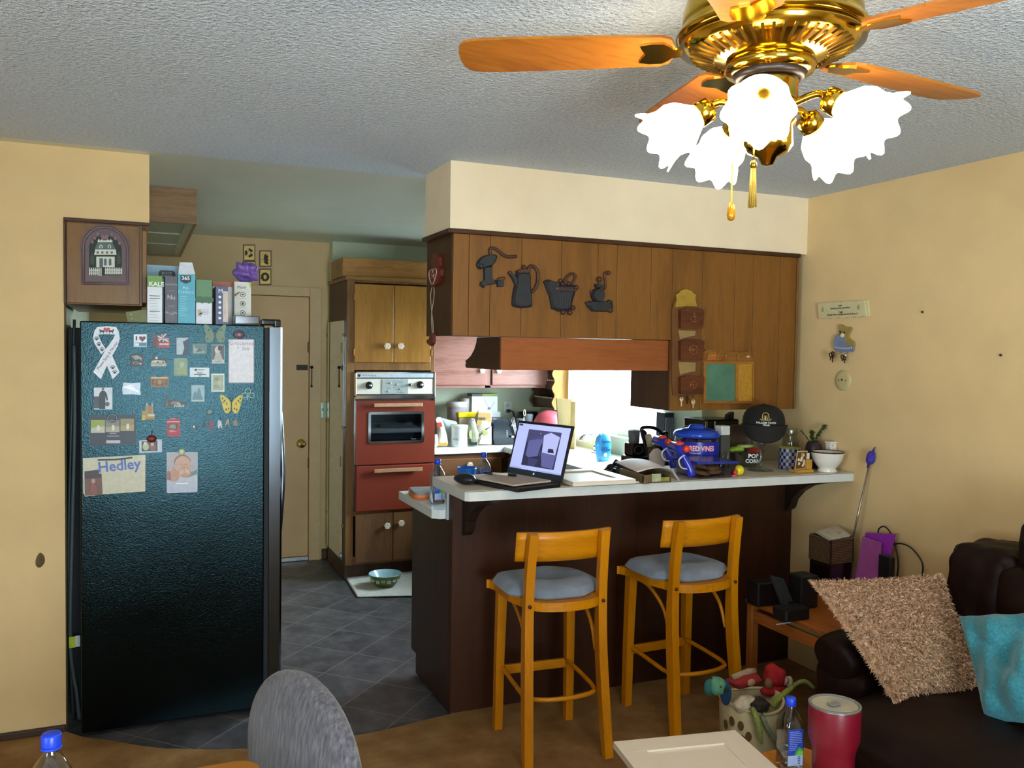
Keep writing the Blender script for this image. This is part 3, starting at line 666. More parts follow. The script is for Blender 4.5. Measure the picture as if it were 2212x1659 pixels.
def ex_365(L, x0, x1, z0, z1, y):
    m = (x0+x1)/2-.004; s = .021; L.prism([(m-s, z1-.004), (m+s, z1-.004), (m+s, z1-.030), (m, z1-.040), (m-s, z1-.030)], y-.0006, y-.0001, 0)
    L.text('365', .022, m, z1-.017, y-.001, mi=1, bold=.0005); L.text('Pita', .016, m, z1-.058, y-.0003, mi=2); L.text('Crackers', .017, m, z1-.075, y-.0003, mi=2)
    bars(L, x0+.008, x1-.03, y, [z1-.095-.010*k for k in range(int((z1-z0-.11)/.010))], 2, .0014, 1); return [mat('1d3340', .5), WHITE, mat('b9dfe6', .5)]
def ex_green(L, x0, x1, z0, z1, y):
    for k in range(7): L.prism(circ(x0+.006+(x1-x0)*k/7, z1-.085+.006*math.sin(k*2.1), .011, 10), y-.0008-.00004*k, y-.0001-.00001*k, 0)
    L.box(x0+.006, x0+.022, y-.0006, y-.0001, z1-.148, z1-.127, 0, 1); bars(L, x0+.026, x1-.008, y, [z1-.129-.006*k for k in range(4)], 2, .002, 1)
    L.prism([(x0+.002, z0+.035), (x0+.03, z0+.055), (x0+.02, z0+.03)], y-.0006, y-.0001, 3); return [mat('3f6b3d', .5), mat('b7a98a', .5), mat('9b9fa4', .5), mat('a7a3a0', .5)]
def ex_navy(L, x0, x1, z0, z1, y):
    L.text('M', .026, x0+.02, z1-.02, y-.0003, mi=0); L.box(x0+.03, x1-.001, y-.0005, y-.0001, z0+.01, z1-.02, 0, 1)
    for k in range(5): L.prism(circ(x0+.017, z1-.045-(z1-z0-.06)*k/4.5, .006, 12), y-.0006, y-.0001, 0)
    bars(L, x0+.034, x1-.008, y, [z1-.03-.010*k for k in range(int((z1-z0-.045)/.010))], 2, .0014, 1); return [WHITE, mat('d4c3b4', .5), mat('9a8c88', .5)]
def ex_made(L, x0, x1, z0, z1, y):
    m = (x0+x1)/2; L.text('Made', .018, m-.006, z1-.024, y-.0003, mi=0, shear=.25)
    for k in range(3):
        z = z1-.056-.041*k; o = circ(m, z, .012, 22); i = circ(m, z, .0095, 22)
        L.add([(a, y-.0005, c) for a, c in o+i], [(q, (q+1) % 22, (q+1) % 22+22, q+22) for q in range(22)], 0); L.prism(circ(m, z, .005, 12, .004+.002*(k % 2)), y-.0006, y-.0001, 0)
        bars(L, m-.016, m+.016, y, [z-.019], 1, .002)
    L.prism([(x1-.012, z1-.001), (x1-.0005, z1-.001), (x1-.0005, z1-.03)], y-.0006, y-.0001, 2); L.prism([(x0+.0005, z1-.056), (x0+.022, z1-.043), (x0+.024, z1-.047), (x0+.003, z1-.066)], y-.0006, y-.0001, 3)
    return [mat('2b2b28', .5), mat('9a9a92', .5), mat('9db64a', .5), mat('6b5140', .5)]
carton('cereal_box', 'green and white kale cracker carton standing leftmost on the refrigerator', 'food box', 358, 556, 345, 935, .16, [(.24, '5f8f2e'), (1, 'd6dade')], ex_kale, FY+.010)
carton('food_box', 'dark grey carton with pale writing beside the blue cracker box', 'food box', 595, 757, 352, 950, .18, [(1, '454349')], ex_nu)
o = carton('cracker_box', 'tall turquoise cracker carton with its white top flap open', 'food box', 765, 995, 330, 960, .07, [(1, '3d9fb4')], ex_365, FY+.006)
p = [on_y(*ZC(a, c), FY+.03) for a, c in ((768, 330), (990, 330), (955, 165), (788, 160))]
b = MB(); b.hexa([(p[0].x, FY+.007, p[0].z), (p[1].x, FY+.007, p[1].z), (p[1].x, FY+.075, p[1].z), (p[0].x, FY+.075, p[0].z), (p[3].x, FY+.036, p[3].z), (p[2].x, FY+.036, p[2].z), (p[2].x, FY+.039, p[2].z), (p[3].x, FY+.039, p[3].z)]); b.build('top_flap', mat('dfe3ea', .45), o)
carton('food_box', 'green, blue and white carton right of the turquoise cracker box', 'food box', 1005, 1216, 402, 960, .15, [(.38, '4f7d4c'), (.52, '38557c'), (1, 'd3d4dc')], ex_green)
carton('food_box', 'white carton with a brick red top behind the narrow navy box', 'food box', 1226, 1508, 430, 900, .05, [(.11, 'b1532a'), (1, 'dcd3c8')], None, FY+.20)
carton('food_box', 'narrow navy blue carton with white symbols on the refrigerator', 'food box', 1265, 1432, 490, 960, .16, [(1, '3c4470')], ex_navy)
carton('food_box', 'cream carton with three round symbols standing rightmost on the refrigerator', 'food box', 1512, 1735, 430, 880, .16, [(1, 'cfccbf')], ex_made, FY+.10)
def ex_black(L, x0, x1, z0, z1, y):
    m = x0+(x1-x0)*.62; L.prism(rrect(m-.035, m+.035, z1-.058, z1-.022, .014), y-.0006, y-.0001, 0); L.text('BLACK', .014, m, z1-.034, y-.001, mi=1); L.text('FOREST', .013, m, z1-.047, y-.001, mi=1); return [mat('2b3338', .5), mat('b8c0b4', .5)]
carton('food_box', 'pale blue carton lying behind the kale box with an oval badge', 'food box', 352, 780, 215, 900, .09, [(1, '88a9bd')], ex_black, FY+.25)
# olive folder
b = MB(); p = [on_y(*ZC(a, c), FY+.015) for a, c in ((70, 825), (340, 790), (365, 945), (95, 945))]
b.prism([(v.x, v.z) for v in p[:2]]+[(p[2].x, FZ+.001), (p[3].x, FZ+.001)], FY+.012, FY+.022)
for a, c in ((140, 856), (155, 915)): k = on_y(*ZC(a, c), FY+.015); b.at((k.x, FY+.012, k.z), (PI/2, 0, 0)).lathe([(.0035, 0), (.003, .0015), (0, .002)], 10, mi=1)
b.build('folder', [mat('6b6b3a', .5), mat('d8d8b8', .3, .5)], label='olive green folder with two snaps leaning under the wall cabinet on the refrigerator', cat='folder', loc=(p[3].x, FY+.012, FZ))
# purple bag
c = on_y(*ZC(1690, 350), FY+.18); top = on_y(1525, 0, FY).z
def lump(s, amp, fr): 
    ph = [random.uniform(0, 6) for _ in range(6)]
    return lambda d: 1+amp*(math.sin(fr*d.x+ph[0])*math.sin(fr*d.y+ph[1])+.6*math.sin(fr*1.7*d.z+ph[2]+2*d.x)+.4*math.sin(fr*2.6*d.x+ph[3]+3*d.z))
zb = on_y(*ZC(1600, 430), FY+.10).z; p = [on_y(*ZC(a, q), FY+.17) for a, q in ((1545, 440), (1835, 320), (1700, 250))]
MB().ball(((p[0].x+p[1].x)/2-.006, FY+.19, zb+.052), ((p[1].x-p[0].x)/2*1.12, .055, .05), 34, 24, fn=lump(1, .2, 4.6)).build('plastic_bag', mat('7a5aa8', .25, var=.12, scale=25, trans=.15), label='crumpled purple plastic bag perched on the cream carton', cat='plastic bag', loc=(p[0].x+.05, FY+.19, zb))
# black tray at the door end
a, c = on_y(*ZC(1520, 985), FY+.01), on_y(*ZC(1862, 882), FY+.01)
b = MB(); b.box(a.x, c.x-.004, FY+.012, FY+.09, FZ+.001, FZ+.008, .003); 
for q in ((a.x, a.x+.005, FY+.012, FY+.09), (c.x-.009, c.x-.004, FY+.012, FY+.09), (a.x, c.x-.004, FY+.012, FY+.017), (a.x, c.x-.004, FY+.085, FY+.09)): b.box(q[0], q[1], q[2], q[3], FZ+.006, c.z, .002)
b.build('tray', mat('15100f', .1, coat=.5), label='small glossy black tray on the front end of the refrigerator', cat='tray', loc=(a.x, FY+.05, FZ))
# ---------------------------------------------------------------- magnets, notes and photographs on its side
MY = FY-.0008
def A1(x, y): return 160+x/4.809, 690+y/4.809
def B1(x, y): return 160+x/4.809, 870+y/4.809
def FP(f, pts, y=MY): return oy([f(*q) for q in pts], y)
def rect4(x0, y0, x1, y1): return [(x0, y1), (x1, y1), (x1, y0), (x0, y0)]
class Mag:
    """flat thing on the refrigerator: layers of thin cut-outs, each a little proud of the one below"""
    def __init__(s, name, label, cat='magnet', f=A1, th=.003, back=0., group=None):
        s.n, s.l, s.c, s.f, s.th, s.g = name, label, cat, f, th, group; s.b = MB(); s.ms = []; s.y = MY-back; s.k = 0; s.o0 = None
    def mi(s, c):
        m = c if not isinstance(c, str) else mat(c, .4, var=.05, scale=60)
        if m not in s.ms: s.ms.append(m)
        return s.ms.index(m)
    def base(s, pts, c): o = FP(s.f, pts); s.o0 = s.o0 or o; s.b.prism(o, s.y, s.y-s.th, s.mi(c)); s.top = s.y-s.th; return s
    def lay_(s, pts, c, up=1): o = FP(s.f, pts); s.k += 1; s.b.prism(o, s.top-.00001*s.k, s.top-.0003*up-.00002*s.k, s.mi(c)); return s
    def blob(s, x, y, rx, ry, c, n=14, up=1): return s.lay_([(x+rx*math.cos(2*PI*k/n), y+ry*math.sin(2*PI*k/n)) for k in range(n)], c, up)
    def txt(s, t, x, y, size, c, rot=0, sx=1, up=2, bold=0, al='CENTER', shear=0):
        k = on_y(*s.f(x, y), s.y); s.b.text(t, size, k.x, k.z, s.top-.0003*up-.0009, .0004, s.mi(c), al, rot, sx, shear, bold); return s
    def dome(s, x, y, rx, ry, c, d=.008):
        k = on_y(*s.f(x, y), s.y); e = on_y(*s.f(x+rx, y+ry), s.y); t = getattr(s, 'top', s.y)
        s.o0 = s.o0 or [(k.x, k.z)]; s.b.ball((k.x, t-.0005, k.z), (abs(e.x-k.x), d, abs(e.z-k.z)), 18, 12, s.mi(c)); return s
    def done(s):
        cx = sum(p[0] for p in s.o0)/len(s.o0); cz = sum(p[1] for p in s.o0)/len(s.o0)
        return s.b.build(s.n, s.ms, loc=(cx, s.y, cz), label=s.l, cat=s.c, group=s.g)
def heart(cx, cy, r): return [(cx+r*1.05*(math.sin(t)**3), cy-r*(.82*math.cos(t)-.32*math.cos(2*t)-.12*math.cos(3*t)-.05*math.cos(4*t))) for t in [2*PI*k/26 for k in range(26)]]
def paw(M, x, y, r, c='151515'):
    M.blob(x, y+r*.25, r*.55, r*.45, c, 12)
    for k, (dx, dy) in enumerate(((-.7, -.15), (-.28, -.6), (.28, -.62), (.7, -.2))): M.blob(x+dx*r, y+dy*r, r*.2, r*.28, c, 8)
RB = 'd9dbe2'
M = Mag('ribbon_magnet', 'white looped ribbon magnet with black paw prints at the top left of the refrigerator')
M.base([(240, 80), (212, 120), (197, 190), (213, 250), (283, 362), (332, 310), (288, 245), (252, 160)], RB)
M.base([(240, 80), (335, 70), (440, 80), (425, 158), (335, 152), (250, 158)], RB)
M.base([(338, 470), (402, 622), (472, 548), (395, 372)], RB); M.y -= .0006
M.base([(200, 545), (278, 622), (360, 440), (452, 280), (476, 200), (464, 130), (440, 80), (425, 158), (412, 195), (330, 310)], RB)
for x, y in ((235, 200), (258, 258), (292, 312), (402, 498), (422, 545)): paw(M, x, y, 27)
M.lay_(heart(340, 108, 33), 'b5303a'); M.blob(293, 122, 26, 11, '151515').blob(386, 122, 26, 11, '151515')
for x in (272, 305, 368, 402): M.lay_(rect4(x-4, 120, x+4, 146), '151515')
M.blob(270, 112, 9, 10, '151515', 8).blob(408, 112, 9, 10, '151515', 8)
M.txt('Please Spay & Neuter', 348, 375, .0155, '2a2a2a', math.radians(57)).done()
M = Mag('souvenir_magnet', 'white square magnet with a black capital I and a red heart').base(rect4(620, 155, 755, 285), 'dfe2ea')
M.txt('I', 648, 198, .024, '1b1526', 0, 1.2, bold=.001).lay_(heart(710, 200, 34), '6e2436').lay_(rect4(630, 240, 752, 280), '4b7d92').lay_(rect4(634, 246, 674, 276), 'dfe9ee').done()
M = Mag('souvenir_magnet', 'red London souvenir magnet with a union flag and a red bus')
M.base([(825, 290), (820, 180), (845, 145), (862, 190), (870, 160), (950, 145), (985, 185), (1000, 240), (995, 298)], '7a2f30')
M.lay_([(868, 165), (950, 148), (982, 188), (985, 235), (880, 225)], '39435f')
for a in ([(868, 165), (985, 228), (980, 238), (868, 178)], [(950, 148), (958, 155), (885, 228), (878, 220)], [(905, 157), (920, 154), (935, 230), (920, 230)], [(870, 192), (984, 200), (984, 212), (872, 206)]): M.lay_(a, 'dcd6d4', 2)
for a in ([(909, 157), (916, 155), (930, 230), (924, 230)], [(870, 196), (984, 203), (984, 208), (871, 202)]): M.lay_(a, 'a82c34', 3)
M.lay_(rect4(880, 240, 990, 292), 'b3343c', 2); [M.lay_(rect4(888+20*k, 248, 902+20*k, 264), 'cfd6da', 3) for k in range(5)]; M.lay_(rect4(828, 190, 858, 288), '5d2527', 2).done()
M = Mag('photo_magnet', 'tall framed picture magnet with a dark cliff and a pale blue sky').base(rect4(1055, 180, 1198, 375), '233544').lay_(rect4(1064, 190, 1192, 365), '8fb3c4')
M.lay_([(1064, 240), (1100, 195), (1150, 200), (1140, 280), (1120, 365), (1064, 365)], 'a9b9be', 2).lay_([(1130, 230), (1165, 215), (1192, 195), (1192, 365), (1125, 365), (1145, 300)], '23324a', 3).done()
M = Mag('souvenir_magnet', 'clear faded landscape magnet under the green butterfly').base(rect4(1228, 250, 1378, 362), '5b7470').lay_([(1236, 350), (1240, 262), (1262, 300), (1330, 310), (1366, 345)], '8fa29c').lay_([(1260, 340), (1300, 296), (1345, 330)], '42594f', 2).done()
def butterfly(label, f, pts_l, cx, body, c1, c2, spots=()):
    M = Mag('butterfly_magnet', label, f=f, th=.002); M.base(pts_l, c1); r = [(2*cx-x, y) for x, y in pts_l]; M.base(list(reversed(r)), c1)
    M.base([(cx-8, body[0]), (cx+8, body[0]), (cx+6, body[1]), (cx-6, body[1])], c2)
    for x, y, rr in spots:
        for s in (x, 2*cx-x): M.blob(s, y, rr, rr*1.3, c2, 8)
    for s in (-1, 1):
        a = on_y(*f(cx+3*s, body[0]), MY-.002); e = on_y(*f(cx+16*s, body[0]-36), MY-.004); M.b.tube([a, e], .0008, 5, M.mi(c2))
    return M.done()
butterfly('sage green butterfly magnet at the top of the refrigerator', A1, [(1452, 150), (1420, 95), (1378, 55), (1350, 52), (1355, 110), (1368, 150), (1358, 190), (1370, 232), (1405, 245), (1440, 225), (1452, 190)], 1464, (130, 225), '667a5c', '2f3a2c', ((1400, 110, 9), (1385, 205, 8)))
butterfly('yellow butterfly magnet with black spots near the shamrock', B1, [(1628, 0), (1600, -40), (1555, -75), (1517, -85), (1520, -40), (1532, 0), (1548, 60), (1570, 105), (1600, 112), (1622, 85), (1630, 40)], 1634, (-20, 80), 'c9b21d', '241d0c', ((1542, -45, 9), (1562, -20, 9), (1545, -5, 7), (1585, 10, 8), (1580, 70, 9), (1604, 60, 7)))
M = Mag('gem_magnet', 'clear pink faceted gem magnet above the grocery board').dome(1712, 158, 62, 46, mat('8a6f7e', .08, trans=.4), .014).dome(1712, 158, 30, 22, mat('b79aa8', .05), .017).done()
M = Mag('grocery_board', 'white grocery list board with grey handwriting', 'whiteboard').base(rect4(1602, 205, 1870, 662), 'a59aa0').lay_(rect4(1611, 214, 1861, 652), 'dad6da')
M.txt('Groceries', 1735, 248, .024, 'a68c96', 0, 1.05, shear=.1).txt('*  Salt', 1752, 305, .022, '9a9096', 0, 1, shear=.1).done()
M = Mag('souvenir_magnet', 'square black magnet with swirling cream carvings').base(rect4(585, 360, 722, 490), '1c2530')
for k in range(3): M.lay_([(600+14*k, 380+14*k), (660+14*k, 372+12*k), (705, 400+10*k), (700, 412+10*k), (655+14*k, 388+12*k), (602+14*k, 392+14*k)], '8f9484', 2)
M.blob(640, 452, 34, 16, '7f7458').blob(640, 452, 20, 8, '1c2530', up=2).blob(690, 460, 16, 12, '8f9484').done()
M = Mag('souvenir_magnet', 'carriage souvenir magnet with a cream title strip').base([(800, 488), (800, 440), (812, 385), (868, 388), (900, 410), (940, 388), (958, 398), (958, 488)], '2b3033').lay_(rect4(800, 456, 958, 486), 'b9b290').lay_([(800, 452), (806, 430), (850, 420), (940, 430), (950, 452)], 'b4b8ae').blob(856, 400, 14, 14, 'c9c9bf').blob(870, 446, 10, 10, '2b3033', up=2).blob(925, 446, 10, 10, '2b3033', up=2).txt('SOUVENIR', 880, 471, .006, '5a543c').done()
M = Mag('portrait_magnet', 'small pale green portrait panel magnet above the name card').base(rect4(1035, 400, 1180, 588), '6f8874').lay_(rect4(1043, 408, 1172, 572), '7d9676').lay_([(1075, 572), (1085, 520), (1110, 500), (1150, 505), (1172, 540), (1172, 572)], '8d9a62', 2).blob(1118, 468, 24, 32, '9fae84', up=2).done()
M = Mag('photograph', 'black and white portrait photograph left of the grocery board', 'photograph', th=.0012).base(rect4(1430, 262, 1562, 458), 'b9b9b4').lay_(rect4(1434, 268, 1558, 418), '4d4a47').blob(1490, 320, 30, 42, 'c2bcb2').lay_([(1450, 418), (1470, 350), (1520, 352), (1545, 418)], 'aaa59b', 2).blob(1515, 300, 22, 26, '1f1d1c', up=3).txt('HAPPY', 1496, 438, .009, '4d4a47').done()
M = Mag('name_card', 'white name card with black printing below the clear landscape magnet', 'card', th=.0012).base(rect4(1202, 500, 1405, 597), 'cfd8da').blob(1264, 524, 14, 12, '26302f')
for x0, x1, y in ((1282, 1350, 524), (1275, 1335, 556), (1245, 1370, 572), (1290, 1322, 586)): M.lay_(rect4(x0, y-4, x1, y+4), '3a4446')
M.done()
M = Mag('souvenir_magnet', 'ochre building facade souvenir magnet with small dark windows').base([(792, 695), (795, 590), (845, 585), (880, 605), (930, 585), (985, 590), (980, 700), (880, 710)], '8a5f28').lay_(rect4(800, 600, 972, 612), 'c7bfae').lay_([(840, 690), (860, 630), (890, 615), (920, 630), (940, 690)], '6b4219', 2)
for x in (808, 822, 945, 960): M.lay_(rect4(x, 625, x+9, 645), '3c2c14', 2).lay_(rect4(x, 655, x+9, 678), '3c2c14', 2)
M.blob(890, 650, 22, 26, 'a97a36', up=3).done()
M = Mag('plastic_packet', 'crumpled grey clear plastic packet stuck below the black square magnet', 'packet', th=.001).base([(505, 780), (500, 720), (512, 655), (600, 662), (690, 655), (686, 720), (692, 785), (600, 778)], mat('8f99a6', .15, alpha=.75))
for k in range(5): M.lay_([(512+30*k, 700+8*k), (600+18*k, 680+18*k), (606+18*k, 688+18*k), (516+30*k, 712+8*k)], mat('c3cad4', .15), 2)
M.done()
M = Mag('photograph', 'photograph of a person in a dark suit on the left edge of the refrigerator', 'photograph', th=.0012).base(rect4(207, 708, 398, 935), 'c9ced6').lay_(rect4(207, 800, 300, 925), '3a3f45').lay_([(262, 930), (252, 850), (262, 770), (285, 742), (318, 742), (340, 770), (352, 830), (340, 850), (326, 800), (324, 930)], '181a1f', 2).blob(300, 722, 14, 18, '6f625a', up=2).blob(345, 880, 24, 24, '4a4e52').done()
M = Mag('souvenir_magnet', 'pale blue tower picture tile magnet below the name card').base(rect4(1210, 675, 1360, 860), '42606a').lay_(rect4(1218, 684, 1354, 852), '8fb0bb').lay_([(1225, 852), (1240, 770), (1260, 745), (1275, 770), (1290, 715), (1310, 720), (1320, 780), (1345, 852)], '5d7f86', 2).lay_(rect4(1218, 835, 1354, 852), 'a5bcbc', 3).done()
M = Mag('photograph', 'small white-bordered leafy photograph left of the grocery board bottom', 'photograph', th=.0012).base(rect4(1425, 562, 1562, 752), 'cdd2cc').lay_(rect4(1440, 578, 1550, 735), '9aa488').blob(1480, 620, 26, 20, '7f8a66').blob(1515, 660, 24, 26, 'b0b596').blob(1475, 695, 28, 22, '8b9474').done()
M = Mag('shamrock_magnet', 'clear green shamrock outline magnet right of the yellow butterfly', th=.003); g = mat('5f8a76', .2, alpha=.8)
for x, y in ((1805, 745), (1770, 788), (1842, 788)):
    o, i = [(x+32*math.cos(t), y+28*math.sin(t)) for t in [2*PI*k/18 for k in range(18)]], [(x+25*math.cos(t), y+21*math.sin(t)) for t in [2*PI*k/18 for k in range(18)]]
    P_ = FP(A1, o+i); M.o0 = M.o0 or P_; M.b.add([(a, MY-.002, c) for a, c in P_], [(k, (k+1) % 18, (k+1) % 18+18, k+18) for k in range(18)], M.mi(g))
M.top = MY-.001; M.base([(1798, 790), (1812, 790), (1806, 838), (1796, 836)], g).dome(1804, 772, 14, 14, mat('9ab5a6', .1), .006).done()
M = Mag('souvenir_magnet', 'grey Paris skyline souvenir magnet with the word PARIS').base([(918, 910), (940, 880), (950, 840), (955, 790), (965, 784), (975, 792), (978, 835), (1000, 850), (1040, 828), (1090, 838), (1120, 860), (1170, 868), (1176, 905)], '3c3a30')
M.lay_([(955, 900), (960, 840), (964, 800), (968, 840), (976, 900)], '6d5a3a', 2).lay_([(1000, 880), (1020, 850), (1080, 850), (1110, 880)], '7a7462', 2).blob(1085, 875, 22, 14, 'a59a86', up=3).txt('PARIS', 1092, 898, .0135, 'cfcfc6', 0, 1.25, bold=.0003, up=4).done()
M = Mag('souvenir_magnet', 'golden castle souvenir magnet with twin spires', f=B1).base([(700, 182), (705, 85), (740, 85), (750, 5), (765, -2), (772, 30), (800, 35), (806, -2), (818, 15), (825, 110), (838, 120), (835, 178)], 'a5823a').lay_(rect4(705, 130, 740, 178), 'c0a82c').lay_(rect4(770, 118, 835, 140), 'c9bfa4').lay_([(768, 30), (806, 34), (806, 110), (768, 110)], '9a6c3a', 2)
for k in range(7): M.lay_(rect4(742+13*k, 165, 749+13*k, 182), '5d4a22', 2)
M.lay_([(750, 30), (758, -4), (766, 30)], '9fb4c2', 2).lay_([(804, 30), (812, -4), (820, 30)], '9fb4c2', 2).done()
M = Mag('souvenir_magnet', 'bright red rounded postbox magnet in the middle of the refrigerator', f=B1, th=.005).base([(968, 348), (962, 200), (975, 170), (1010, 155), (1060, 155), (1092, 172), (1100, 200), (1105, 345), (1040, 352)], 'a81825').lay_(rect4(965, 192, 1100, 200), 'd9a2a2').lay_(rect4(978, 214, 1075, 276), '4b2f2b').lay_([(985, 260), (1000, 225), (1050, 225), (1062, 270)], '8f8074', 2)
for x0, x1, y in ((990, 1040, 286), (990, 1058, 299), (1000, 1050, 165)): M.lay_(rect4(x0, y-3, x1, y+3), 'd9a2a2')
M.done()
Mag('gem_magnet', 'small clear oval glass magnet left of the yellow butterfly', f=B1).dome(1411, 95, 38, 34, mat('a9c9cc', .05, trans=.5), .012).done()
AN = 'tiny animal magnets in a row'
def critter(label, pts, c, c2=None):
    M = Mag('animal_magnet', label, f=B1, th=.004, group=AN).base(pts, c)
    x = sum(p[0] for p in pts)/len(pts); y = sum(p[1] for p in pts)/len(pts)
    if c2: M.blob(x, y, 8, 14, c2)
    M.done()
critter('tiny black and white animal magnet at the left end of the row', [(1225, 268), (1232, 240), (1228, 215), (1240, 228), (1256, 226), (1268, 250), (1262, 280), (1246, 276)], '23302f', 'cfd3d0')
critter('tiny black crouching animal magnet left of the dark red one', [(1338, 248), (1340, 215), (1352, 190), (1366, 210), (1382, 240), (1372, 254)], '15202b')
critter('tiny dark red standing animal magnet', [(1402, 232), (1400, 185), (1420, 178), (1444, 184), (1440, 225), (1438, 288), (1424, 290), (1408, 282)], '7d1f42')
critter('tiny white dog magnet', [(1490, 205), (1500, 170), (1512, 185), (1528, 190), (1540, 262), (1524, 266), (1518, 225), (1508, 268), (1496, 268)], 'b9bcc0')
critter('tiny tan leaping dog magnet', [(1565, 232), (1580, 190), (1595, 168), (1608, 175), (1606, 205), (1612, 238), (1600, 236), (1592, 208), (1576, 238)], 'a08c68')
critter('tiny brown round animal magnet at the right end of the row', [(1652, 225), (1650, 190), (1668, 175), (1690, 182), (1696, 215), (1688, 242), (1662, 240)], '8a6d52')
M = Mag('photo_card', 'dark card with three small photographs and a white strip', 'card', f=B1, th=.0012).base([(168, 455), (165, 130), (638, 125), (650, 430)], '1f232d')
for x0, y0, x1, y1, c, d in ((175, 178, 320, 312, '8e9a2c', 'b5b0a0'), (328, 180, 472, 305, '7d7a66', 'a59c84'), (482, 166, 622, 292, '8a8250', 'a58f62')):
    M.lay_(rect4(x0, y0, x1, y1), c).lay_([(x0, y1), (x0, y0+(y1-y0)*.6), (x1, y0+(y1-y0)*.5), (x1, y1)], d, 2).blob((x0+x1)/2+6, y0+(y1-y0)*.62, 15, 34, 'd3cbb9', up=3).blob((x0+x1)/2+4, y0+(y1-y0)*.34, 8, 10, '9c7a5c', up=3)
M.lay_(rect4(335, 390, 480, 420), 'b4b2b8')
for x0, x1, y in ((370, 440, 318), (345, 468, 345)): M.lay_(rect4(x0, y-4, x1, y+4), 'a5a4aa')
M.done()
k = on_y(*B1(397, 162), FY-.006); MB().tube([(k.x+.0175*math.cos(t), FY-.0062, k.z+.0165*math.sin(t)) for t in [2*PI*q/28 for q in range(28)]], .0032, 8, closed=True).build('ring_magnet', mat('6f7a80', .25, .4), loc=k, label='clear grey ring magnet holding the dark photo card', cat='magnet')
M = Mag('photograph', 'white-bordered photograph held by the apple magnet', 'photograph', f=B1, th=.0012).base([(678, 522), (676, 392), (912, 378), (914, 512)], 'b9bdc8').lay_([(702, 506), (702, 400), (866, 392), (868, 500)], '2c3a2c').blob(745, 455, 34, 40, 'a9b48e').blob(820, 462, 34, 34, '8a4c42').blob(812, 430, 18, 20, 'c9a98c', up=2).blob(740, 425, 18, 20, 'd3c2a8', up=2).done()
M = Mag('apple_magnet', 'dark red apple magnet with a stem', f=B1, back=.0016).dome(806, 375, 52, 38, '6e1a1f', .012); k = on_y(*B1(806, 335), FY); M.b.tube([k, k+Vector((.001, -.008, .010)), k+Vector((.002, -.008, .018))], .0016, 6, M.mi('2a1c14')); M.done()
M = Mag('drawing', 'cream paper with a name hand-lettered in blue marker', 'drawing', f=B1, th=.0008).base([(95, 935), (92, 575), (742, 540), (740, 920), (300, 952), (115, 975)], 'c3bea4')
M.txt('Hedley', 470, 655, .062, '4a62ad', math.radians(4), .92, bold=.0012).done()
M = Mag('magnet_strip', 'black magnetic strip holding the hand-lettered paper', f=B1, back=.0012).base([(245, 602), (246, 586), (420, 582), (605, 562), (606, 578), (420, 598)], '0d0f14').done()
M = Mag('photograph', 'reddish photograph of a seated child over the corner of the drawing', 'photograph', f=B1, th=.0008, back=.0012).base([(112, 965), (108, 712), (255, 695), (258, 735), (286, 738), (296, 955)], '3a2a26').lay_([(114, 960), (112, 790), (286, 780), (292, 955)], '6d4a38').lay_([(165, 950), (175, 870), (195, 835), (225, 860), (240, 950)], '8c4a42', 2).blob(200, 812, 20, 26, 'b08a78', up=3).done()
M = Mag('photograph', 'photograph of a sleeping baby with a white name band', 'photograph', f=B1, th=.0012).base([(962, 522), (970, 513), (1276, 512), (1284, 520), (1282, 918), (1274, 928), (972, 940), (962, 931)], 'b4b8c8').lay_([(966, 820), (966, 520), (1278, 520), (1280, 820)], 'a9a4a8')
M.lay_([(966, 820), (966, 770), (1100, 740), (1280, 690), (1280, 820)], 'b9bcc0', 2).lay_([(1170, 780), (1210, 720), (1280, 690), (1280, 740)], '6f8080', 3)
SKIN = 'b98d78'
M.lay_([(1010, 815), (1000, 710), (1030, 665), (1080, 680), (1110, 740), (1085, 800), (1050, 820)], SKIN, 4).blob(985, 730, 22, 24, 'a06f62', up=3).lay_([(966, 800), (966, 740), (1010, 720), (1020, 810)], '8d6a62', 3)
M.blob(1125, 620, 88, 82, '8a6450', 24, 4).blob(1130, 645, 84, 92, 'c39a84', 24, 5).blob(1150, 720, 66, 58, SKIN, 20, 5)
for x, y in ((1105, 722), (1128, 708), (1160, 706), (1185, 715)): M.blob(x, y, 12, 30, 'cda58f', 10, 6)
for x in (1112, 1160): M.lay_(rect4(x-16, 636, x+16, 641), '7d5242', 6)
M.blob(1140, 664, 12, 9, 'b68873', up=6).blob(1138, 692, 14, 4, 'a9705f', up=6)
M.lay_(rect4(1060, 832, 1185, 844), 'e2e4ee').done()
Mag('button_magnet', 'round pearly button magnet above the baby photograph', f=B1, back=.0014).dome(1119, 510, 38, 36, mat('b9c4a4', .12), .010).done()
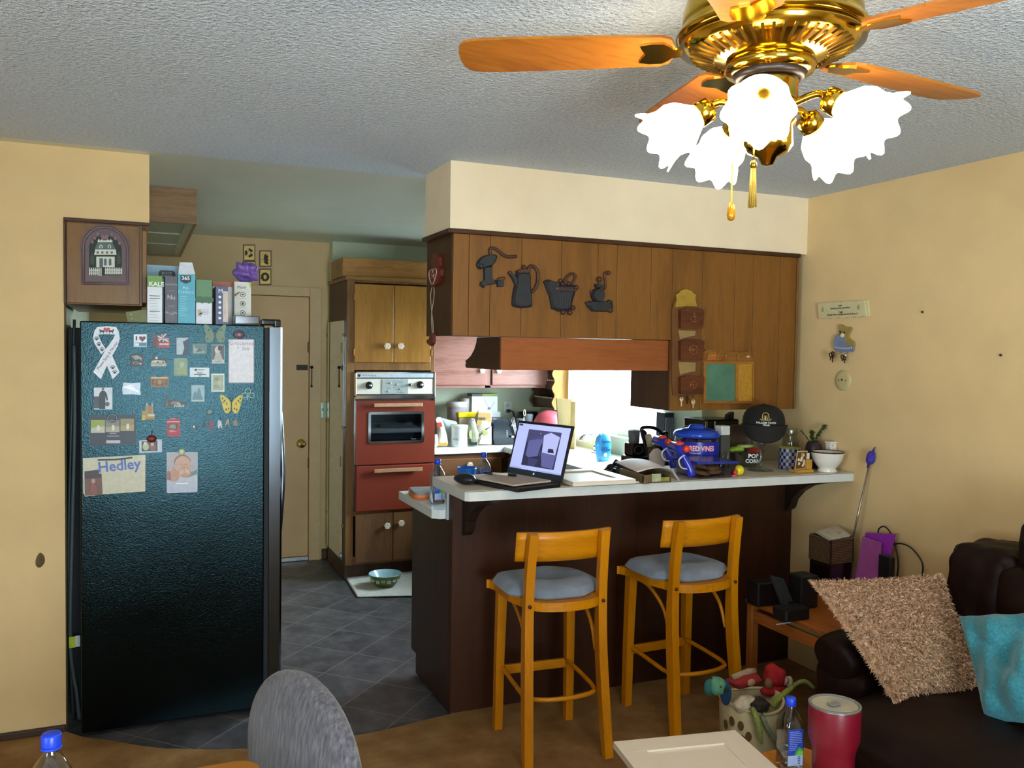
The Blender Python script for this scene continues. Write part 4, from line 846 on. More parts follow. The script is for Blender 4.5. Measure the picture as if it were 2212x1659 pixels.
# ---------------------------------------------------------------- cast iron plaques on the hanging cabinet
CY0 = SY-.0008
def C1(x, y): return 900+x/4.096, 470+y/4.096
def C2(x, y): return 1400+x/5.531, 600+y/5.531
def c3(f, x, y, d=0, yy=None): p = on_y(*f(x, y), CY0 if yy is None else yy); return Vector((p.x, p.y-d, p.z))
IRON = mat('2c2d30', .45, .3, var=.1, bmp=.2, bscale=90); RUST = mat('4a2c22', .55, .2, var=.12)
class Rel:
    def __init__(s, f, mats): s.f, s.b, s.m = f, MB(), mats
    def pad(s, pts, d0, d1, mi=0, n=4):
        o = oy([s.f(*q) for q in pts], CY0); o = sm2(o, n) if n > 1 else o
        cx = sum(p[0] for p in o)/len(o); cz = sum(p[1] for p in o)/len(o); i = [(cx+(x-cx)*.8, cz+(z-cz)*.86) for x, z in o]; N = len(o)
        y0, ym, y1 = CY0-d0, CY0-d0-(d1-d0)*.55, CY0-d1
        s.b.add([(x, y0, z) for x, z in o]+[(x, ym, z) for x, z in o]+[(x, y1, z) for x, z in i], [tuple(range(N)), tuple(range(3*N-1, 2*N-1, -1))]+[(r*N+k, r*N+(k+1) % N, (r+1)*N+(k+1) % N, (r+1)*N+k) for r in (0, 1) for k in range(N)], mi); return s
    def rod(s, pts, r, d, mi=0): s.b.tube(smooth_path([c3(s.f, x, y, d) for x, y in pts], 5), r, 8, mi); return s
    def knob(s, x, y, r, d, mi=0):
        k = c3(s.f, x, y, d); s.b.ball(k, r, 12, 8, mi); return s
    def done(s, name, label, cat, at): return s.b.build(name, s.m, loc=c3(s.f, *at), label=label, cat=cat)
r = Rel(C1, [IRON, RUST])
r.pad([(525, 430), (535, 385), (580, 345), (640, 330), (700, 335), (695, 380), (660, 425), (600, 440), (555, 460)], 0, .022).pad([(588, 430), (664, 425), (662, 540), (690, 560), (690, 588), (600, 602), (585, 625), (553, 600), (560, 570), (588, 558)], 0, .017, 0, 1)
r.rod([(650, 340), (640, 290), (660, 272), (700, 285), (760, 335), (810, 350), (875, 345)], .007, .012, 1).pad([(695, 555), (768, 550), (762, 612), (708, 615)], 0, .018, 0, 1).rod([(700, 555), (720, 538), (768, 530), (765, 548)], .0025, .012, 1).knob(560, 430, .012, .016)
r.done('wall_plaque', 'black cast iron hand pump plaque with a curved handle, leftmost on the hanging cabinet', 'wall plaque', (610, 480))
r = Rel(C1, [IRON, RUST])
r.pad([(880, 485), (990, 485), (998, 600), (1012, 775), (980, 795), (925, 803), (870, 795), (836, 768), (850, 640), (872, 560)], 0, .026, 0, 2).pad([(802, 490), (830, 484), (885, 545), (888, 665), (862, 600), (835, 540)], 0, .02, 0, 2).pad([(878, 470), (940, 452), (992, 470), (990, 492), (880, 492)], 0, .02, 1, 2)
r.knob(938, 440, .010, .012, 1).rod([(975, 475), (990, 440), (1020, 432), (1055, 465), (1065, 540), (1048, 615), (1010, 662)], .0075, .011, 1).knob(816, 492, .009, .012, 1)
r.done('wall_plaque', 'black cast iron coffee pot plaque with a large looped handle', 'wall plaque', (930, 640))
r = Rel(C1, [IRON, RUST])
r.pad([(1113, 565), (1150, 548), (1200, 565), (1240, 600), (1400, 605), (1388, 680), (1352, 800), (1335, 832), (1250, 832), (1188, 808), (1168, 700), (1130, 600)], 0, .024, 0, 1)
for k in range(5): r.rod([(1255+24*k, 650), (1250+20*k, 815)], .003, .023)
r.pad([(1215, 622), (1400, 640), (1398, 655), (1215, 640)], .02, .028, 1, 1)
for x, y in ((1262, 560), (1280, 590), (1310, 575), (1335, 585), (1235, 590)): r.knob(x, y, .010, .012, 1)
r.rod([(1290, 570), (1340, 510), (1380, 500), (1392, 530), (1365, 600)], .006, .012, 1)
for x, y in ((1285, 838), (1372, 800), (1345, 842), (1400, 620)): r.knob(x, y, .012, .012, 1)
r.done('wall_plaque', 'black cast iron coal scuttle plaque third from the left', 'wall plaque', (1260, 690))
r = Rel(C1, [IRON, RUST])
r.pad([(1483, 750), (1520, 740), (1660, 742), (1720, 735), (1728, 800), (1690, 835), (1545, 832), (1500, 780)], 0, .02, 0, 1).pad([(1595, 625), (1640, 650), (1650, 700), (1625, 745), (1590, 750), (1555, 735), (1535, 690), (1550, 645)], 0, .03).pad([(1565, 590), (1640, 595), (1632, 625), (1572, 620)], 0, .024, 0, 1)
r.knob(1602, 548, .013, .013, 1).rod([(1602, 560), (1605, 600)], .005, .013).rod([(1640, 640), (1658, 620), (1655, 560), (1650, 495), (1690, 488)], .0045, .014, 1).knob(1684, 492, .010, .014, 1).knob(1700, 818, .014, .012, 1).knob(1535, 660, .007, .012, 1).knob(1690, 750, .012, .012)
r.done('wall_plaque', 'black cast iron coffee grinder plaque, rightmost of the four iron plaques', 'wall plaque', (1590, 720))
# heart hanger on the end of the cabinet
HX = 1.252
def D4(x, y, d=0): p = on_x(660+x/4.609, 500+y/4.609, HX-.001); return Vector((HX-.001-d, p.y, p.z))
hh = thing('heart_hanger', 'carved red heart hanger with loops of twine on the cabinet end', 'wall decoration', D4(1320, 400))
RED = mat('5f1f16', .35); o = [D4(x, y) for x, y in ((1290, 235), (1305, 218), (1345, 222), (1358, 260), (1362, 340), (1378, 380), (1372, 440), (1340, 520), (1300, 552), (1265, 480), (1268, 405), (1285, 370), (1280, 300))]
MB().prism([(p.y, p.z) for p in o], HX-.016, HX-.001, ax='x').build('plaque', RED, hh)
b = MB(); hp = [D4(x, y, .017) for x, y in ((1298, 530), (1266, 450), (1272, 395), (1298, 385), (1300, 410), (1308, 380), (1335, 378), (1336, 430))]
b.tube(smooth_path(hp, 5, True), .0028, 6, closed=True)
for s in ([(1280, 440), (1320, 440)], [(1285, 470), (1315, 420)], [(1285, 415), (1312, 470)]): b.tube([D4(x, y, .016) for x, y in s], .002, 6)
b.build('carved_heart', mat('b58a78', .4), hh)
b = MB()
for pts in (((1272, 555), (1258, 640), (1268, 800), (1280, 900), (1284, 1015)), ((1290, 555), (1292, 650), (1270, 800), (1266, 900), (1276, 1015))): b.tube(smooth_path([D4(x, y, .006) for x, y in pts], 5), .0018, 6)
b.build('twine', mat('b39a78', .8), hh)
o = [D4(x, y) for x, y in ((1284, 1010), (1300, 1020), (1302, 1075), (1300, 1110), (1275, 1142), (1240, 1110), (1238, 1080), (1262, 1072), (1268, 1020))]
MB().prism([(p.y, p.z) for p in o], HX-.018, HX-.003, ax='x').build('heart_pendant', RED, hh)
# letter rack with three pockets
lr = thing('letter_rack', 'tall brown leather letter rack with three pockets on the hanging cabinet', 'letter rack', c3(C2, 450, 1400))
LTH, LTH2 = wood('6b4320', '54331a', 'z', .5), wood('5f2f14', '4a240f', 'x', .45)
def cab(pts, d0, d1, f=C2, n=1): o = oy([f(*q) for q in pts], CY0); return MB().prism(sm2(o, n) if n > 1 else o, CY0-d0, CY0-d1)
cab([(300, 270), (560, 270), (600, 400), (622, 745), (600, 800), (590, 1010), (622, 1160), (600, 1250), (560, 1400), (440, 1428), (290, 1400), (272, 1250), (272, 400)], 0, .010).build('backboard', LTH, lr)
b = cab([(300, 355), (318, 270), (310, 200), (345, 185), (370, 150), (430, 140), (490, 160), (520, 195), (545, 200), (535, 250), (558, 345), (430, 340)], .0102, .020); k = c3(C2, 432, 185, .0205); b.ball(k, .004, 10, 6, 1); b.build('crest', [mat('9a7a24', .5, var=.1), CHROME], lr)
for ys, em in (((365, 605), 0), ((735, 985), 1), ((1165, 1385), 2)):
    a, c = ys
    pk = cab([(345, a+20), (430, a), (600, a+10), (625, a+30), (608, c), (345, c)], .0102, .034).build('pocket', LTH2, lr); pk['label'] = ('brown pocket embossed with an anchor', 'brown pocket embossed with a ship wheel', 'brown pocket embossed with a compass rose')[em]
    m = (a+c)/2; b = MB()
    def rod(pts, r=.0022): b.tube([c3(C2, x, y, .0355) for x, y in pts], r, 6)
    if em == 0: rod([(510, m-40), (505, m+40)]); rod([(480, m-20), (545, m-15)]); rod(smooth_path([(455, m+5, 0), (475, m+38, 0), (505, m+45, 0), (540, m+38, 0), (555, m+5, 0)], 4) and [(455, m+5), (475, m+38), (505, m+45), (540, m+38), (555, m+5)]); rod([(500+10*math.cos(t), m-52+12*math.sin(t)) for t in [2*PI*q/10 for q in range(11)]])
    else:
        R0 = 45 if em == 1 else 36; rod([(490+R0*math.cos(t), m+(R0+8)*math.sin(t)) for t in [2*PI*q/16 for q in range(17)]])
        for q in range(4 if em == 1 else 2): t = PI*q/(4 if em == 1 else 2); e = R0+(14 if em == 1 else 8); rod([(490-e*math.cos(t), m-e*math.sin(t)), (490+e*math.cos(t), m+e*math.sin(t))], .0018)
    b.build('emblem', mat('8c5630', .35, .3), pk)
for a, c in ((628, 735), (1005, 1160)): cab([(345, a), (550, a+8), (545, c-45), (420, c-20), (365, c)], .0102, .0125).build('backing_panel', mat('8f7442', .6, var=.08), lr)
for x in (375, 448, 515):
    k = c3(C2, x, 1416, 0); MB().tube(smooth_path([k+Vector((0, -.001, .004)), k+Vector((0, -.012, .003)), k+Vector((0, -.016, -.006)), k+Vector((0, -.020, .001))], 4), .0014, 6).build('hook', mat('6b5a30', .3, .9), lr)
def key(label, k, L, c, r=.011, rz=0):
    b = MB(); n = 16; o = [(k.x+r*math.cos(2*PI*q/n), k.z-r*.9+r*1.05*math.sin(2*PI*q/n)) for q in range(n)]; i = [(k.x+.0035*math.cos(2*PI*q/n), k.z-.005+.003*math.sin(2*PI*q/n)) for q in range(n)]
    V = [(x, k.y-.0012, z) for x, z in o+i]+[(x, k.y+.0012, z) for x, z in o+i]
    b.add(V, [(q, (q+1) % n, (q+1) % n+n, q+n) for q in range(n)]+[(q+2*n, q+3*n, (q+1) % n+3*n, (q+1) % n+2*n) for q in range(n)]+[(q, q+2*n, (q+1) % n+2*n, (q+1) % n) for q in range(n)]+[(q+n, (q+1) % n+n, (q+1) % n+3*n, q+3*n) for q in range(n)])
    z0 = k.z-2*r+.002; w = .0032; b.prism([(k.x-w, z0), (k.x-w, k.z-L+.003), (k.x, k.z-L), (k.x+w, k.z-L+.004), (k.x+w+.002, k.z-L+.008), (k.x+w, k.z-L+.011), (k.x+w+.002, k.z-L+.015), (k.x+w, k.z-L+.018), (k.x+w, z0)], k.y-.0011, k.y+.0011)
    return b.build('key', mat(c, .22, .8), loc=k, label=label, cat='key')
key('silver key on the left hook of the letter rack', c3(C2, 375, 1425, .016), on_y(*C2(375, 1425), CY0).z-on_y(*C2(375, 1538), CY0).z, 'e8e2d6')
key('silver round-headed key on the right hook of the letter rack', c3(C2, 515, 1450, .016)-Vector((0, 0, .002)), on_y(*C2(515, 1455), CY0).z-on_y(*C2(515, 1556), CY0).z, 'd9d2b8', .012)
key('dark key hanging on the middle hook of the letter rack', c3(C2, 448, 1425, .016), .034, '4a3a24', .009)
# memo board
mb_ = thing('memo_board', 'orange wooden memo board with a green chalkboard and a cork panel', 'memo board', c3(C2, 940, 1490))
cab([(635, 880), (660, 880), (680, 855), (880, 860), (900, 880), (1170, 885), (1190, 870), (1215, 880), (1240, 990), (1240, 1495), (640, 1500)], 0, .010).build('backboard', wood('8a5a28', '744818', 'x'), mb_)
b = MB()
for x0, y0, x1, y1 in ((640, 1000, 1240, 1028), (640, 1470, 1240, 1498), (640, 1028, 668, 1470), (1018, 1028, 1050, 1470), (1222, 1028, 1240, 1470)):
    o = oy([C2(*q) for q in rect4(x0, y0, x1, y1)], CY0); b.prism(o, CY0-.0102, CY0-.018)
b.build('frame', wood('9a6428', '80501c', 'x'), mb_)
cab(rect4(669, 1029, 1017, 1469), .0102, .0125).build('chalkboard', mat('4a7058', .8, var=.14, scale=9), mb_)
cab(rect4(1051, 1029, 1221, 1469), .0102, .0135).build('cork_panel', mat('a8781f', .9, var=.12, scale=90), mb_)
b = cab([(680, 985), (700, 890), (800, 890), (790, 975)], .0102, .016)
for pts in ([(800, 985), (830, 880)], [(905, 900), (912, 985)], [(1040, 925), (1060, 920), (1055, 980), (1040, 985)], [(690, 960), (720, 985), (750, 975), (790, 985), (830, 975), (880, 985)]): b.tube([c3(C2, x, y, .013) for x, y in pts], .004, 6)
k = c3(C2, 1170, 942, .012); b.ball(k, .007, 10, 8, 1); b.ball(k+Vector((.01, 0, 0)), .005, 10, 8, 1); b.build('carving', [wood('a86a2c', '8a5420', 'x'), mat('c9a27a', .3)], mb_)
# house plaque over the refrigerator
PY = 4.0292
def H1(x, y): return 100+x/3.95, 440+y/3.95
def hp(pts): return oy([H1(*q) for q in pts], PY)
hq = thing('house_plaque', 'arched mauve plaque with a white house and picket fence', 'wall plaque', (-.13, PY, on_y(*H1(500, 700), PY).z))
arch = [(300, 690), (298, 340), (310, 290), (340, 240), (390, 200), (440, 182), (500, 178), (560, 190), (620, 222), (665, 265), (700, 320), (712, 370), (712, 700)]
inn = [(365, 612), (366, 370), (385, 320), (420, 290), (470, 275), (530, 275), (590, 300), (630, 345), (645, 390), (645, 612)]
MB().prism(hp(arch), PY, PY-.012).build('backboard', mat('5f4a4c', .5), hq)
b = MB(); b.prism(hp(inn), PY-.0122, PY-.0135); b.build('night_panel', mat('232a26', .6), hq)
b = MB(); rim = [(318, 680), (318, 345), (335, 295), (375, 245), (430, 212), (500, 202), (570, 215), (635, 262), (672, 315), (692, 375), (692, 680), (318, 680)]
b.tube([on_y(*H1(*q), PY)-Vector((0, .013, 0)) for q in rim], .006, 8); b.build('rim', mat('6b565a', .45), hq)
HW = mat('c9cbbc', .5); b = MB()
def lay(b, pts, d0, d1, mi=0): b.prism(hp(pts), PY-d0, PY-d1, mi)
lay(b, [(428, 545), (428, 455), (585, 455), (585, 545)], .0137, .018); lay(b, [(410, 440), (420, 395), (595, 395), (600, 440)], .0137, .021); lay(b, rect4(440, 318, 565, 335), .0137, .019)
for x in (450, 475, 500, 525, 550): lay(b, rect4(x-5, 308, x+5, 322), .0137, .018)
b.build('house', HW, hq)
b = MB(); lay(b, [(412, 396), (440, 332), (562, 332), (598, 396)], .0137, .0195)
b.build('roof', mat('4f5d58', .5), hq)
b = MB(); lay(b, rect4(455, 468, 485, 545), .0182, .0195, 1)
for x in (505, 545): lay(b, [(x-11, 530), (x-11, 480), (x, 468), (x+11, 480), (x+11, 530)], .0182, .0195, 1)
for x in (440, 480, 520, 560): lay(b, rect4(x-9, 412, x+9, 430), .0212, .0222, 1)
for x in (468, 540): lay(b, [(x-14, 384), (x-14, 365), (x, 352), (x+14, 365), (x+14, 384)], .0197, .021, 0)
for x in (468, 540): lay(b, [(x-7, 382), (x-7, 368), (x, 360), (x+7, 368), (x+7, 382)], .0212, .0218, 1)
b.build('windows_and_door', [HW, mat('3f4a48', .4)], hq)
b = MB()
for x in list(range(372, 470, 16))+list(range(508, 645, 15)): y0 = 612 if x < 440 else (606 if x > 500 else 620); lay(b, [(x-5, y0), (x-5, 556), (x, 545), (x+5, 556), (x+5, y0)], .0137, .019)
for a in (rect4(368, 568, 455, 576), rect4(500, 565, 645, 573), rect4(368, 592, 455, 598), rect4(500, 590, 645, 597)): lay(b, a, .0137, .0165)
b.build('picket_fence', HW, hq)
b = MB(); lay(b, heart(500, 293, 32), .0137, .018)
for x, y in ((395, 330), (415, 300), (590, 300), (625, 340), (440, 262), (560, 265)): lay(b, [(x+12*math.cos(t), y+14*math.sin(t)) for t in [2*PI*q/10 for q in range(10)]], .0137 if 375 < x < 600 and y > 270 else .0122, .0175)
b.build('hearts', mat('7d5a60', .5), hq)
for x in (395, 618):
    b = MB(); lay(b, [(x, 415), (x+20, 470), (x+14, 520), (x-14, 520), (x-20, 470)], .0137, .018); b.build('tree', mat('3a4438', .6), hq)
# four small plaques on the kitchen back wall
for lb, x, y, s in (('small gold plaque with a dark rim, upper left of the four over the door', 1730, 420, 0), ('small gold plaque with a leaf sprig, upper right of the four over the door', 1868, 470, 1), ('small gold plaque half hidden by the purple bag', 1732, 560, 2), ('small gold plaque with a dark wreath, lowest of the four over the door', 1867, 625, 3)):
    w, h = 52, 70; o = oy([H1(*q) for q in rect4(x-w, y-h, x+w, y+h)], YD-.001); b = MB(); b.prism(o, YD-.001, YD-.012)
    o = oy([H1(*q) for q in rect4(x-w+9, y-h+10, x+w-9, y+h-10)], YD-.001); b.prism(o, YD-.012, YD-.017, 1)
    for q in range(9):
        t = 2*PI*q/9; R0 = 26 if s in (0, 3) else 0
        k = on_y(*H1(x+(R0 or (q % 3-1)*15)*(math.cos(t) if R0 else 1), y+(R0 or (q-4)*9)*(math.sin(t) if R0 else 1)), YD-.018); b.ball(k, (.010, .003, .012), 8, 6, 2 if q % 3 or s == 3 else 3)
    k = on_y(*H1(x, y), YD-.018); b.ball(k, (.014, .004, .02), 8, 6, 3 if s in (0, 3) else 2)
    b.build('wall_plaque', [mat('4a2418', .4), mat('b8984a', .35, .3, var=.1), mat('4a2c18', .5), mat('d9c48a', .4)], loc=(o[0][0], YD, o[0][1]), label=lb, cat='wall plaque', group='four small gold plaques')
# ---------------------------------------------------------------- right wall: sign, bear, plate, nail
def E1(x, y): return 1740+x/7.21, 630+y/7.21
def wx(x, y, d=0): p = on_x(*E1(x, y), XW-.001); return Vector((XW-.001-d, p.y, p.z))
def wp(pts): return [(p.y, p.z) for p in (wx(*q) for q in pts)]
s_ = thing('wall_sign', 'small cream sign with wavy edges and four lines of black lettering', 'sign', wx(610, 380))
top = [(225+720*k/24, 180-45*k/24+(5 if k % 4 < 2 else -3)) for k in range(25)]; bot = [(245+735*k/24, 420-37*k/24+(5 if k % 4 < 2 else -3)) for k in range(25)]
b = MB(); b.prism(wp(top+bot[::-1]), XW-.001, XW-.016, ax='x'); b.prism(wp([(948, 138), (985, 130), (1010, 380), (975, 384)]), XW-.001, XW-.010, ax='x')
b.build('board', mat('c9bf94', .6, var=.04), s_)
b = MB(); rr = -math.atan2(wx(945, 135).z-wx(225, 180).z, wx(225, 180).y-wx(945, 135).y)
for t, x, y, sz in (('I smile', 575, 218, .0115), ('because you are my mother...', 585, 255, .0125), ('I laugh', 590, 318, .0115), ('because theres nothing you can do about it!', 612, 352, .0125)):
    k = wx(x, y, .0163); b.at(k, (0, 0, -PI/2)).text(t, sz*1.15, 0, 0, 0, .0004, 0, sx=.78, rot=-rr if False else .008)
b.build('lettering', mat('35302a', .6), s_)
b = MB(); 
for x, y in ((310, 285), (868, 248)): b.ball(wx(x, y, .0165), (.0015, .009, .011), 12, 8); b.ball(wx(x, y-38, .0165), (.001, .003, .004), 8, 6)
b.build('painted_fruit', mat('a3a24a', .5), s_)
br = thing('key_rack', 'teddy bear key rack in a blue dress hanging under the cream sign', 'key rack', wx(630, 930))
b = MB(); b.prism(sm2(wp([(540, 540), (560, 512), (600, 520), (630, 548), (690, 545), (735, 560), (738, 600), (712, 640), (700, 720), (760, 770), (780, 800), (770, 850), (640, 850), (520, 820), (500, 760), (545, 680), (545, 600)]), 3), XW-.001, XW-.014, ax='x')
b.ball(wx(605, 680, .014), (.008, .014, .012), 12, 8, 1)
for x, y in ((580, 622), (642, 638), (590, 652)): b.ball(wx(x, y, .016), .0045, 10, 8, 2)
b.build('bear', [mat('9a8448', .6, var=.06), mat('cfc096', .6), mat('241d14', .3)], br)
b = MB(); b.prism(sm2(wp([(510, 680), (545, 665), (600, 710), (650, 730), (665, 800), (640, 840), (780, 850), (782, 920), (740, 940), (560, 938), (495, 900), (475, 800), (490, 740)]), 3), XW-.0142, XW-.019, ax='x')
b.tube(smooth_path([wx(x, y, .020) for x, y in ((500, 860), (560, 880), (640, 885), (720, 885), (770, 870))], 4), .006, 8, 1); b.build('dress', [mat('76819a', .7, var=.08), mat('9aa6c0', .7)], br)
for x in (515, 605, 695): k = wx(x, 935, .018); MB().tube(smooth_path([k, k+Vector((-.006, 0, -.008)), k+Vector((-.014, 0, -.008)), k+Vector((-.016, 0, 0))], 4), .0015, 6).build('hook', mat('8a8a7a', .3, .9), br)
def keys_x(label, x, y, L, cs):
    b = MB(); k = wx(x, y, .034)
    for q, (dy, dz, ln) in enumerate(((0, 0, L), (.010, -.006, L*.8), (-.009, -.012, L*.9))):
        p = k+Vector((-.004*q, dy, dz)); b.tube([p+Vector((0, .008*math.cos(t), .009*math.sin(t)-.004)) for t in [2*PI*i/14 for i in range(14)]], .003, 6, 0 if q == 0 else 1, closed=True)
        b.box(p.x-.0012, p.x+.0012, p.y-.0035, p.y+.0035, p.z-ln, p.z-.011, .0008, 0 if q == 0 else 1)
    b.build('key_bunch', [mat(cs[0], .25, .7), mat(cs[1], .35, .7)], loc=k, label=label, cat='keys')
keys_x('dark bunch of keys on the left hook of the bear', 505, 955, .04, ('3a2a1c', '57462c'))
keys_x('bunch with a bright silver key on the right hook of the bear', 690, 985, .032, ('e6e2e0', '4a3a2c'))
pl = wx(590, 1385); b = MB()
b.at((XW-.001, pl.y, pl.z), (0, -PI/2, 0)).lathe([(.0, .009), (.03, .0088), (.047, .007), (.0515, .003), (.052, 0)], 36, cap=False)
for dy in (-.0235, .0235): b.at((XW-.0085, pl.y+dy, pl.z), (0, -PI/2, 0)).lathe([(.004, 0), (.0035, .0015), (0, .002)], 10, mi=1)
b.at((XW-.009, pl.y, pl.z+.004), (0, -PI/2, 0)).lathe([(.006, 0), (.005, .003), (0, .004)], 10, mi=1)
b.build('cover_plate', [mat('bfae7c', .4, var=.02), mat('5d5236', .4, .5)], loc=(XW, pl.y, pl.z), label='round cream cover plate screwed to the wall under the bear', cat='wall plate')
for lb, px, py in (('tiny nail in the yellow wall right of the cream sign', 1995, 674), ('small dark nail head far right on the yellow wall', 2164, 767)):
    k = on_x(px, py, XW-.001); MB().at((XW-.0005, k.y, k.z), (0, -PI/2, 0)).lathe([(.002, 0), (.002, .006), (.0055, .007), (.005, .009), (0, .010)], 12).build('nail', mat('4a3a24', .4, .7), loc=k, label=lb, cat='nail')
# chipped hole in the left wall
b = MB(); o = [on_y(a, c, 4.0295) for a, c in ((86, 1194), (95, 1200), (97, 1212), (92, 1222), (84, 1226), (77, 1220), (78, 1206))]; b.prism(sm2([(p.x, p.z) for p in o], 3), 4.0299, 4.0285)
b.build('wall_damage', mat('5d4a2a', .9, var=.25, scale=40), loc=o[0], label='chipped brown hole in the left wall plaster', cat='wall damage')
# ---------------------------------------------------------------- things on the bar
def BP(px, py, dz=0): return on_z(px, py, BZ+dz)
def lz(px, py, p):
    """height on the vertical through p (same distance) at this pixel"""
    return on_y(px, py, p.y).z
ZB = BZ+.0006
# mouse
p = BP(1004, 1046); b = MB()
b.at((p.x, p.y, ZB), (0, 0, .5)).ball((0, 0, .013), (.035, .057, .027), 20, 14, 0, lambda d: 1-.25*max(0, -d.z))
b.ball((0, -.012, .036), (.004, .009, .005), 10, 8, 1); b.tm(Matrix.Identity(4)); zmin = min(v.z for v in b.v); b.v = [v-Vector((0, 0, zmin-ZB)) for v in b.v]
b.build('computer_mouse', [mat('191a1d', .3), mat('4a4d52', .3)], loc=(p.x, p.y, ZB), label='black computer mouse left of the laptop', cat='computer mouse')
# laptop
Bp = BP(1212, 1053); best = None
for q in range(-90, 91):
    t = math.radians(90+q); A = Bp+Vector((math.cos(t), math.sin(t), 0))*.355
    e = abs(pix(A)[0]-1094)
    if (best is None or e < best[0]) and A.y > Bp.y: best = (e, t, A)
A = best[2]; u = (A-Bp).normalized(); w = Vector((-u.y, u.x, 0))
if w.x > 0: w = -w
lap = thing('laptop', 'open black laptop showing a photograph of a kitchen', 'laptop', ((A.x+Bp.x)/2, (A.y+Bp.y)/2, ZB))
def frame4(o, X_, Y_, Z_): return Matrix(((X_.x, Y_.x, Z_.x, o.x), (X_.y, Y_.y, Z_.y, o.y), (X_.z, Y_.z, Z_.z, o.z), (0, 0, 0, 1)))
LB_ = frame4(Vector((Bp.x, Bp.y, ZB)), u, w, Vector((0, 0, 1)))     # x along the hinge, y towards the user
if u.cross(w).z < 0: pass
DK = mat('17171a', .35)
b = MB().tm(LB_); b.box(0, .355, 0, .24, 0, .017, .004); b.build('base', DK, lap)
b = MB().tm(LB_); b.box(.02, .335, .02, .125, .0172, .0185)
for i in range(5):
    for j in range(14): b.box(.024+j*.022, .043+j*.022, .024+i*.02, .041+i*.02, .0185, .0205, 0, 1)
b.build('keyboard', [mat('0c0c0e', .5), mat('202024', .5)], lap)
lean = math.radians(16); sz = Vector((-w.x*math.sin(lean), -w.y*math.sin(lean), math.cos(lean))); sn = u.cross(sz)
if sn.dot(w) < 0: sn = -sn
SF = frame4(Vector((Bp.x, Bp.y, ZB+.018)), u, sn, sz)
b = MB().tm(SF); b.box(0, .355, -.009, 0, 0, .245, .003); b.build('screen_lid', DK, lap)
LAV, SCD = mat('aab2ea', .3, var=0, emit=.36), lambda c, e=.6: mat(c, .3, var=0, emit=e*.55)
b = MB().tm(SF); b.box(.012, .343, .0002, .0008, .03, .233); b.build('display', [LAV], lap)
b = MB().tm(SF)
def sq(x0, x1, z0, z1, mi, k=1): b.box(.355-x1, .355-x0, .0009, .0009+.0002*k, z0, z1, 0, mi)      # x measured from the far (left) edge
def sp(pts, mi, k=2): b.prism([(.355-x, z) for x, z in pts], .0009, .0009+.0002*k, mi)
sq(.085, .295, .048, .210, 0); sp([(.085, .210), (.085, .15), (.12, .165), (.295, .19), (.295, .21)], 1); sp([(.10, .175), (.19, .185), (.19, .10), (.12, .085), (.10, .095)], 2); sp([(.19, .19), (.23, .205), (.29, .19), (.285, .11), (.20, .115)], 3, 3)
sp([(.185, .15), (.195, .15), (.185, .09), (.178, .09)], 0, 4); sp([(.195, .115), (.29, .11), (.285, .05), (.215, .055)], 2, 4); sp([(.235, .135), (.265, .135), (.275, .118), (.235, .118)], 0, 5); sp([(.12, .085), (.19, .082), (.17, .05), (.13, .05)], 4, 3); sp([(.165, .198), (.169, .198), (.169, .194), (.165, .194)], 5, 3)
sq(.012, .343, .03, .036, 6)
for q in range(8): sq(.10+.012*q, .106+.012*q, .031, .035, 5, 2)
sq(.015, .04, .222, .231, 4, 2)
b.build('screen_picture', [SCD('2c2b48', .3), SCD('4b4a70', .35), SCD('5d5d92', .5), SCD('a9aedd', .6), SCD('3c3a66', .4), SCD('d9dcf5', .7), SCD('8f98cc', .6)], lap)
b = MB().tm(SF); b.prism(circ(.177, .018, .006, 16), .0002, .0008); b.build('maker_badge', CHROME, lap)
# notepad lying on the keyboard, pen on it
npad = MB().tm(LB_); npad.box(.03, .31, .03, .235, .0212, .0285, .001); npad.box(.028, .312, .031, .237, .0285, .0292, 0, 1)
nl = LB_ @ Vector((.17, .13, .021)); npad.build('notepad', [mat('b9aa98', .7), mat('b5a595', .7, var=.03)], loc=nl, label='beige writing pad lying on the laptop keyboard', cat='notepad')
pn = thing('pen', 'white pen with black ends lying on the writing pad', 'pen', LB_ @ Vector((.2, .15, .0355)))
p0, p1 = LB_ @ Vector((.325, .155, .0355)), LB_ @ Vector((.185, .085, .0355)); dv = p1-p0
MB().tube([p0+dv*.0, p0+dv*.04, p0+dv*.28], [.003, .0055, .006], 12).build('cap', mat('141416', .3), pn)
MB().tube([p0+dv*.281, p0+dv*.75], .0058, 12).build('barrel', mat('d9cfc2', .35), pn); MB().tube([p0+dv*.751, p0+dv*.95, p1], [.0062, .006, .003], 12).build('grip', mat('141416', .3), pn)
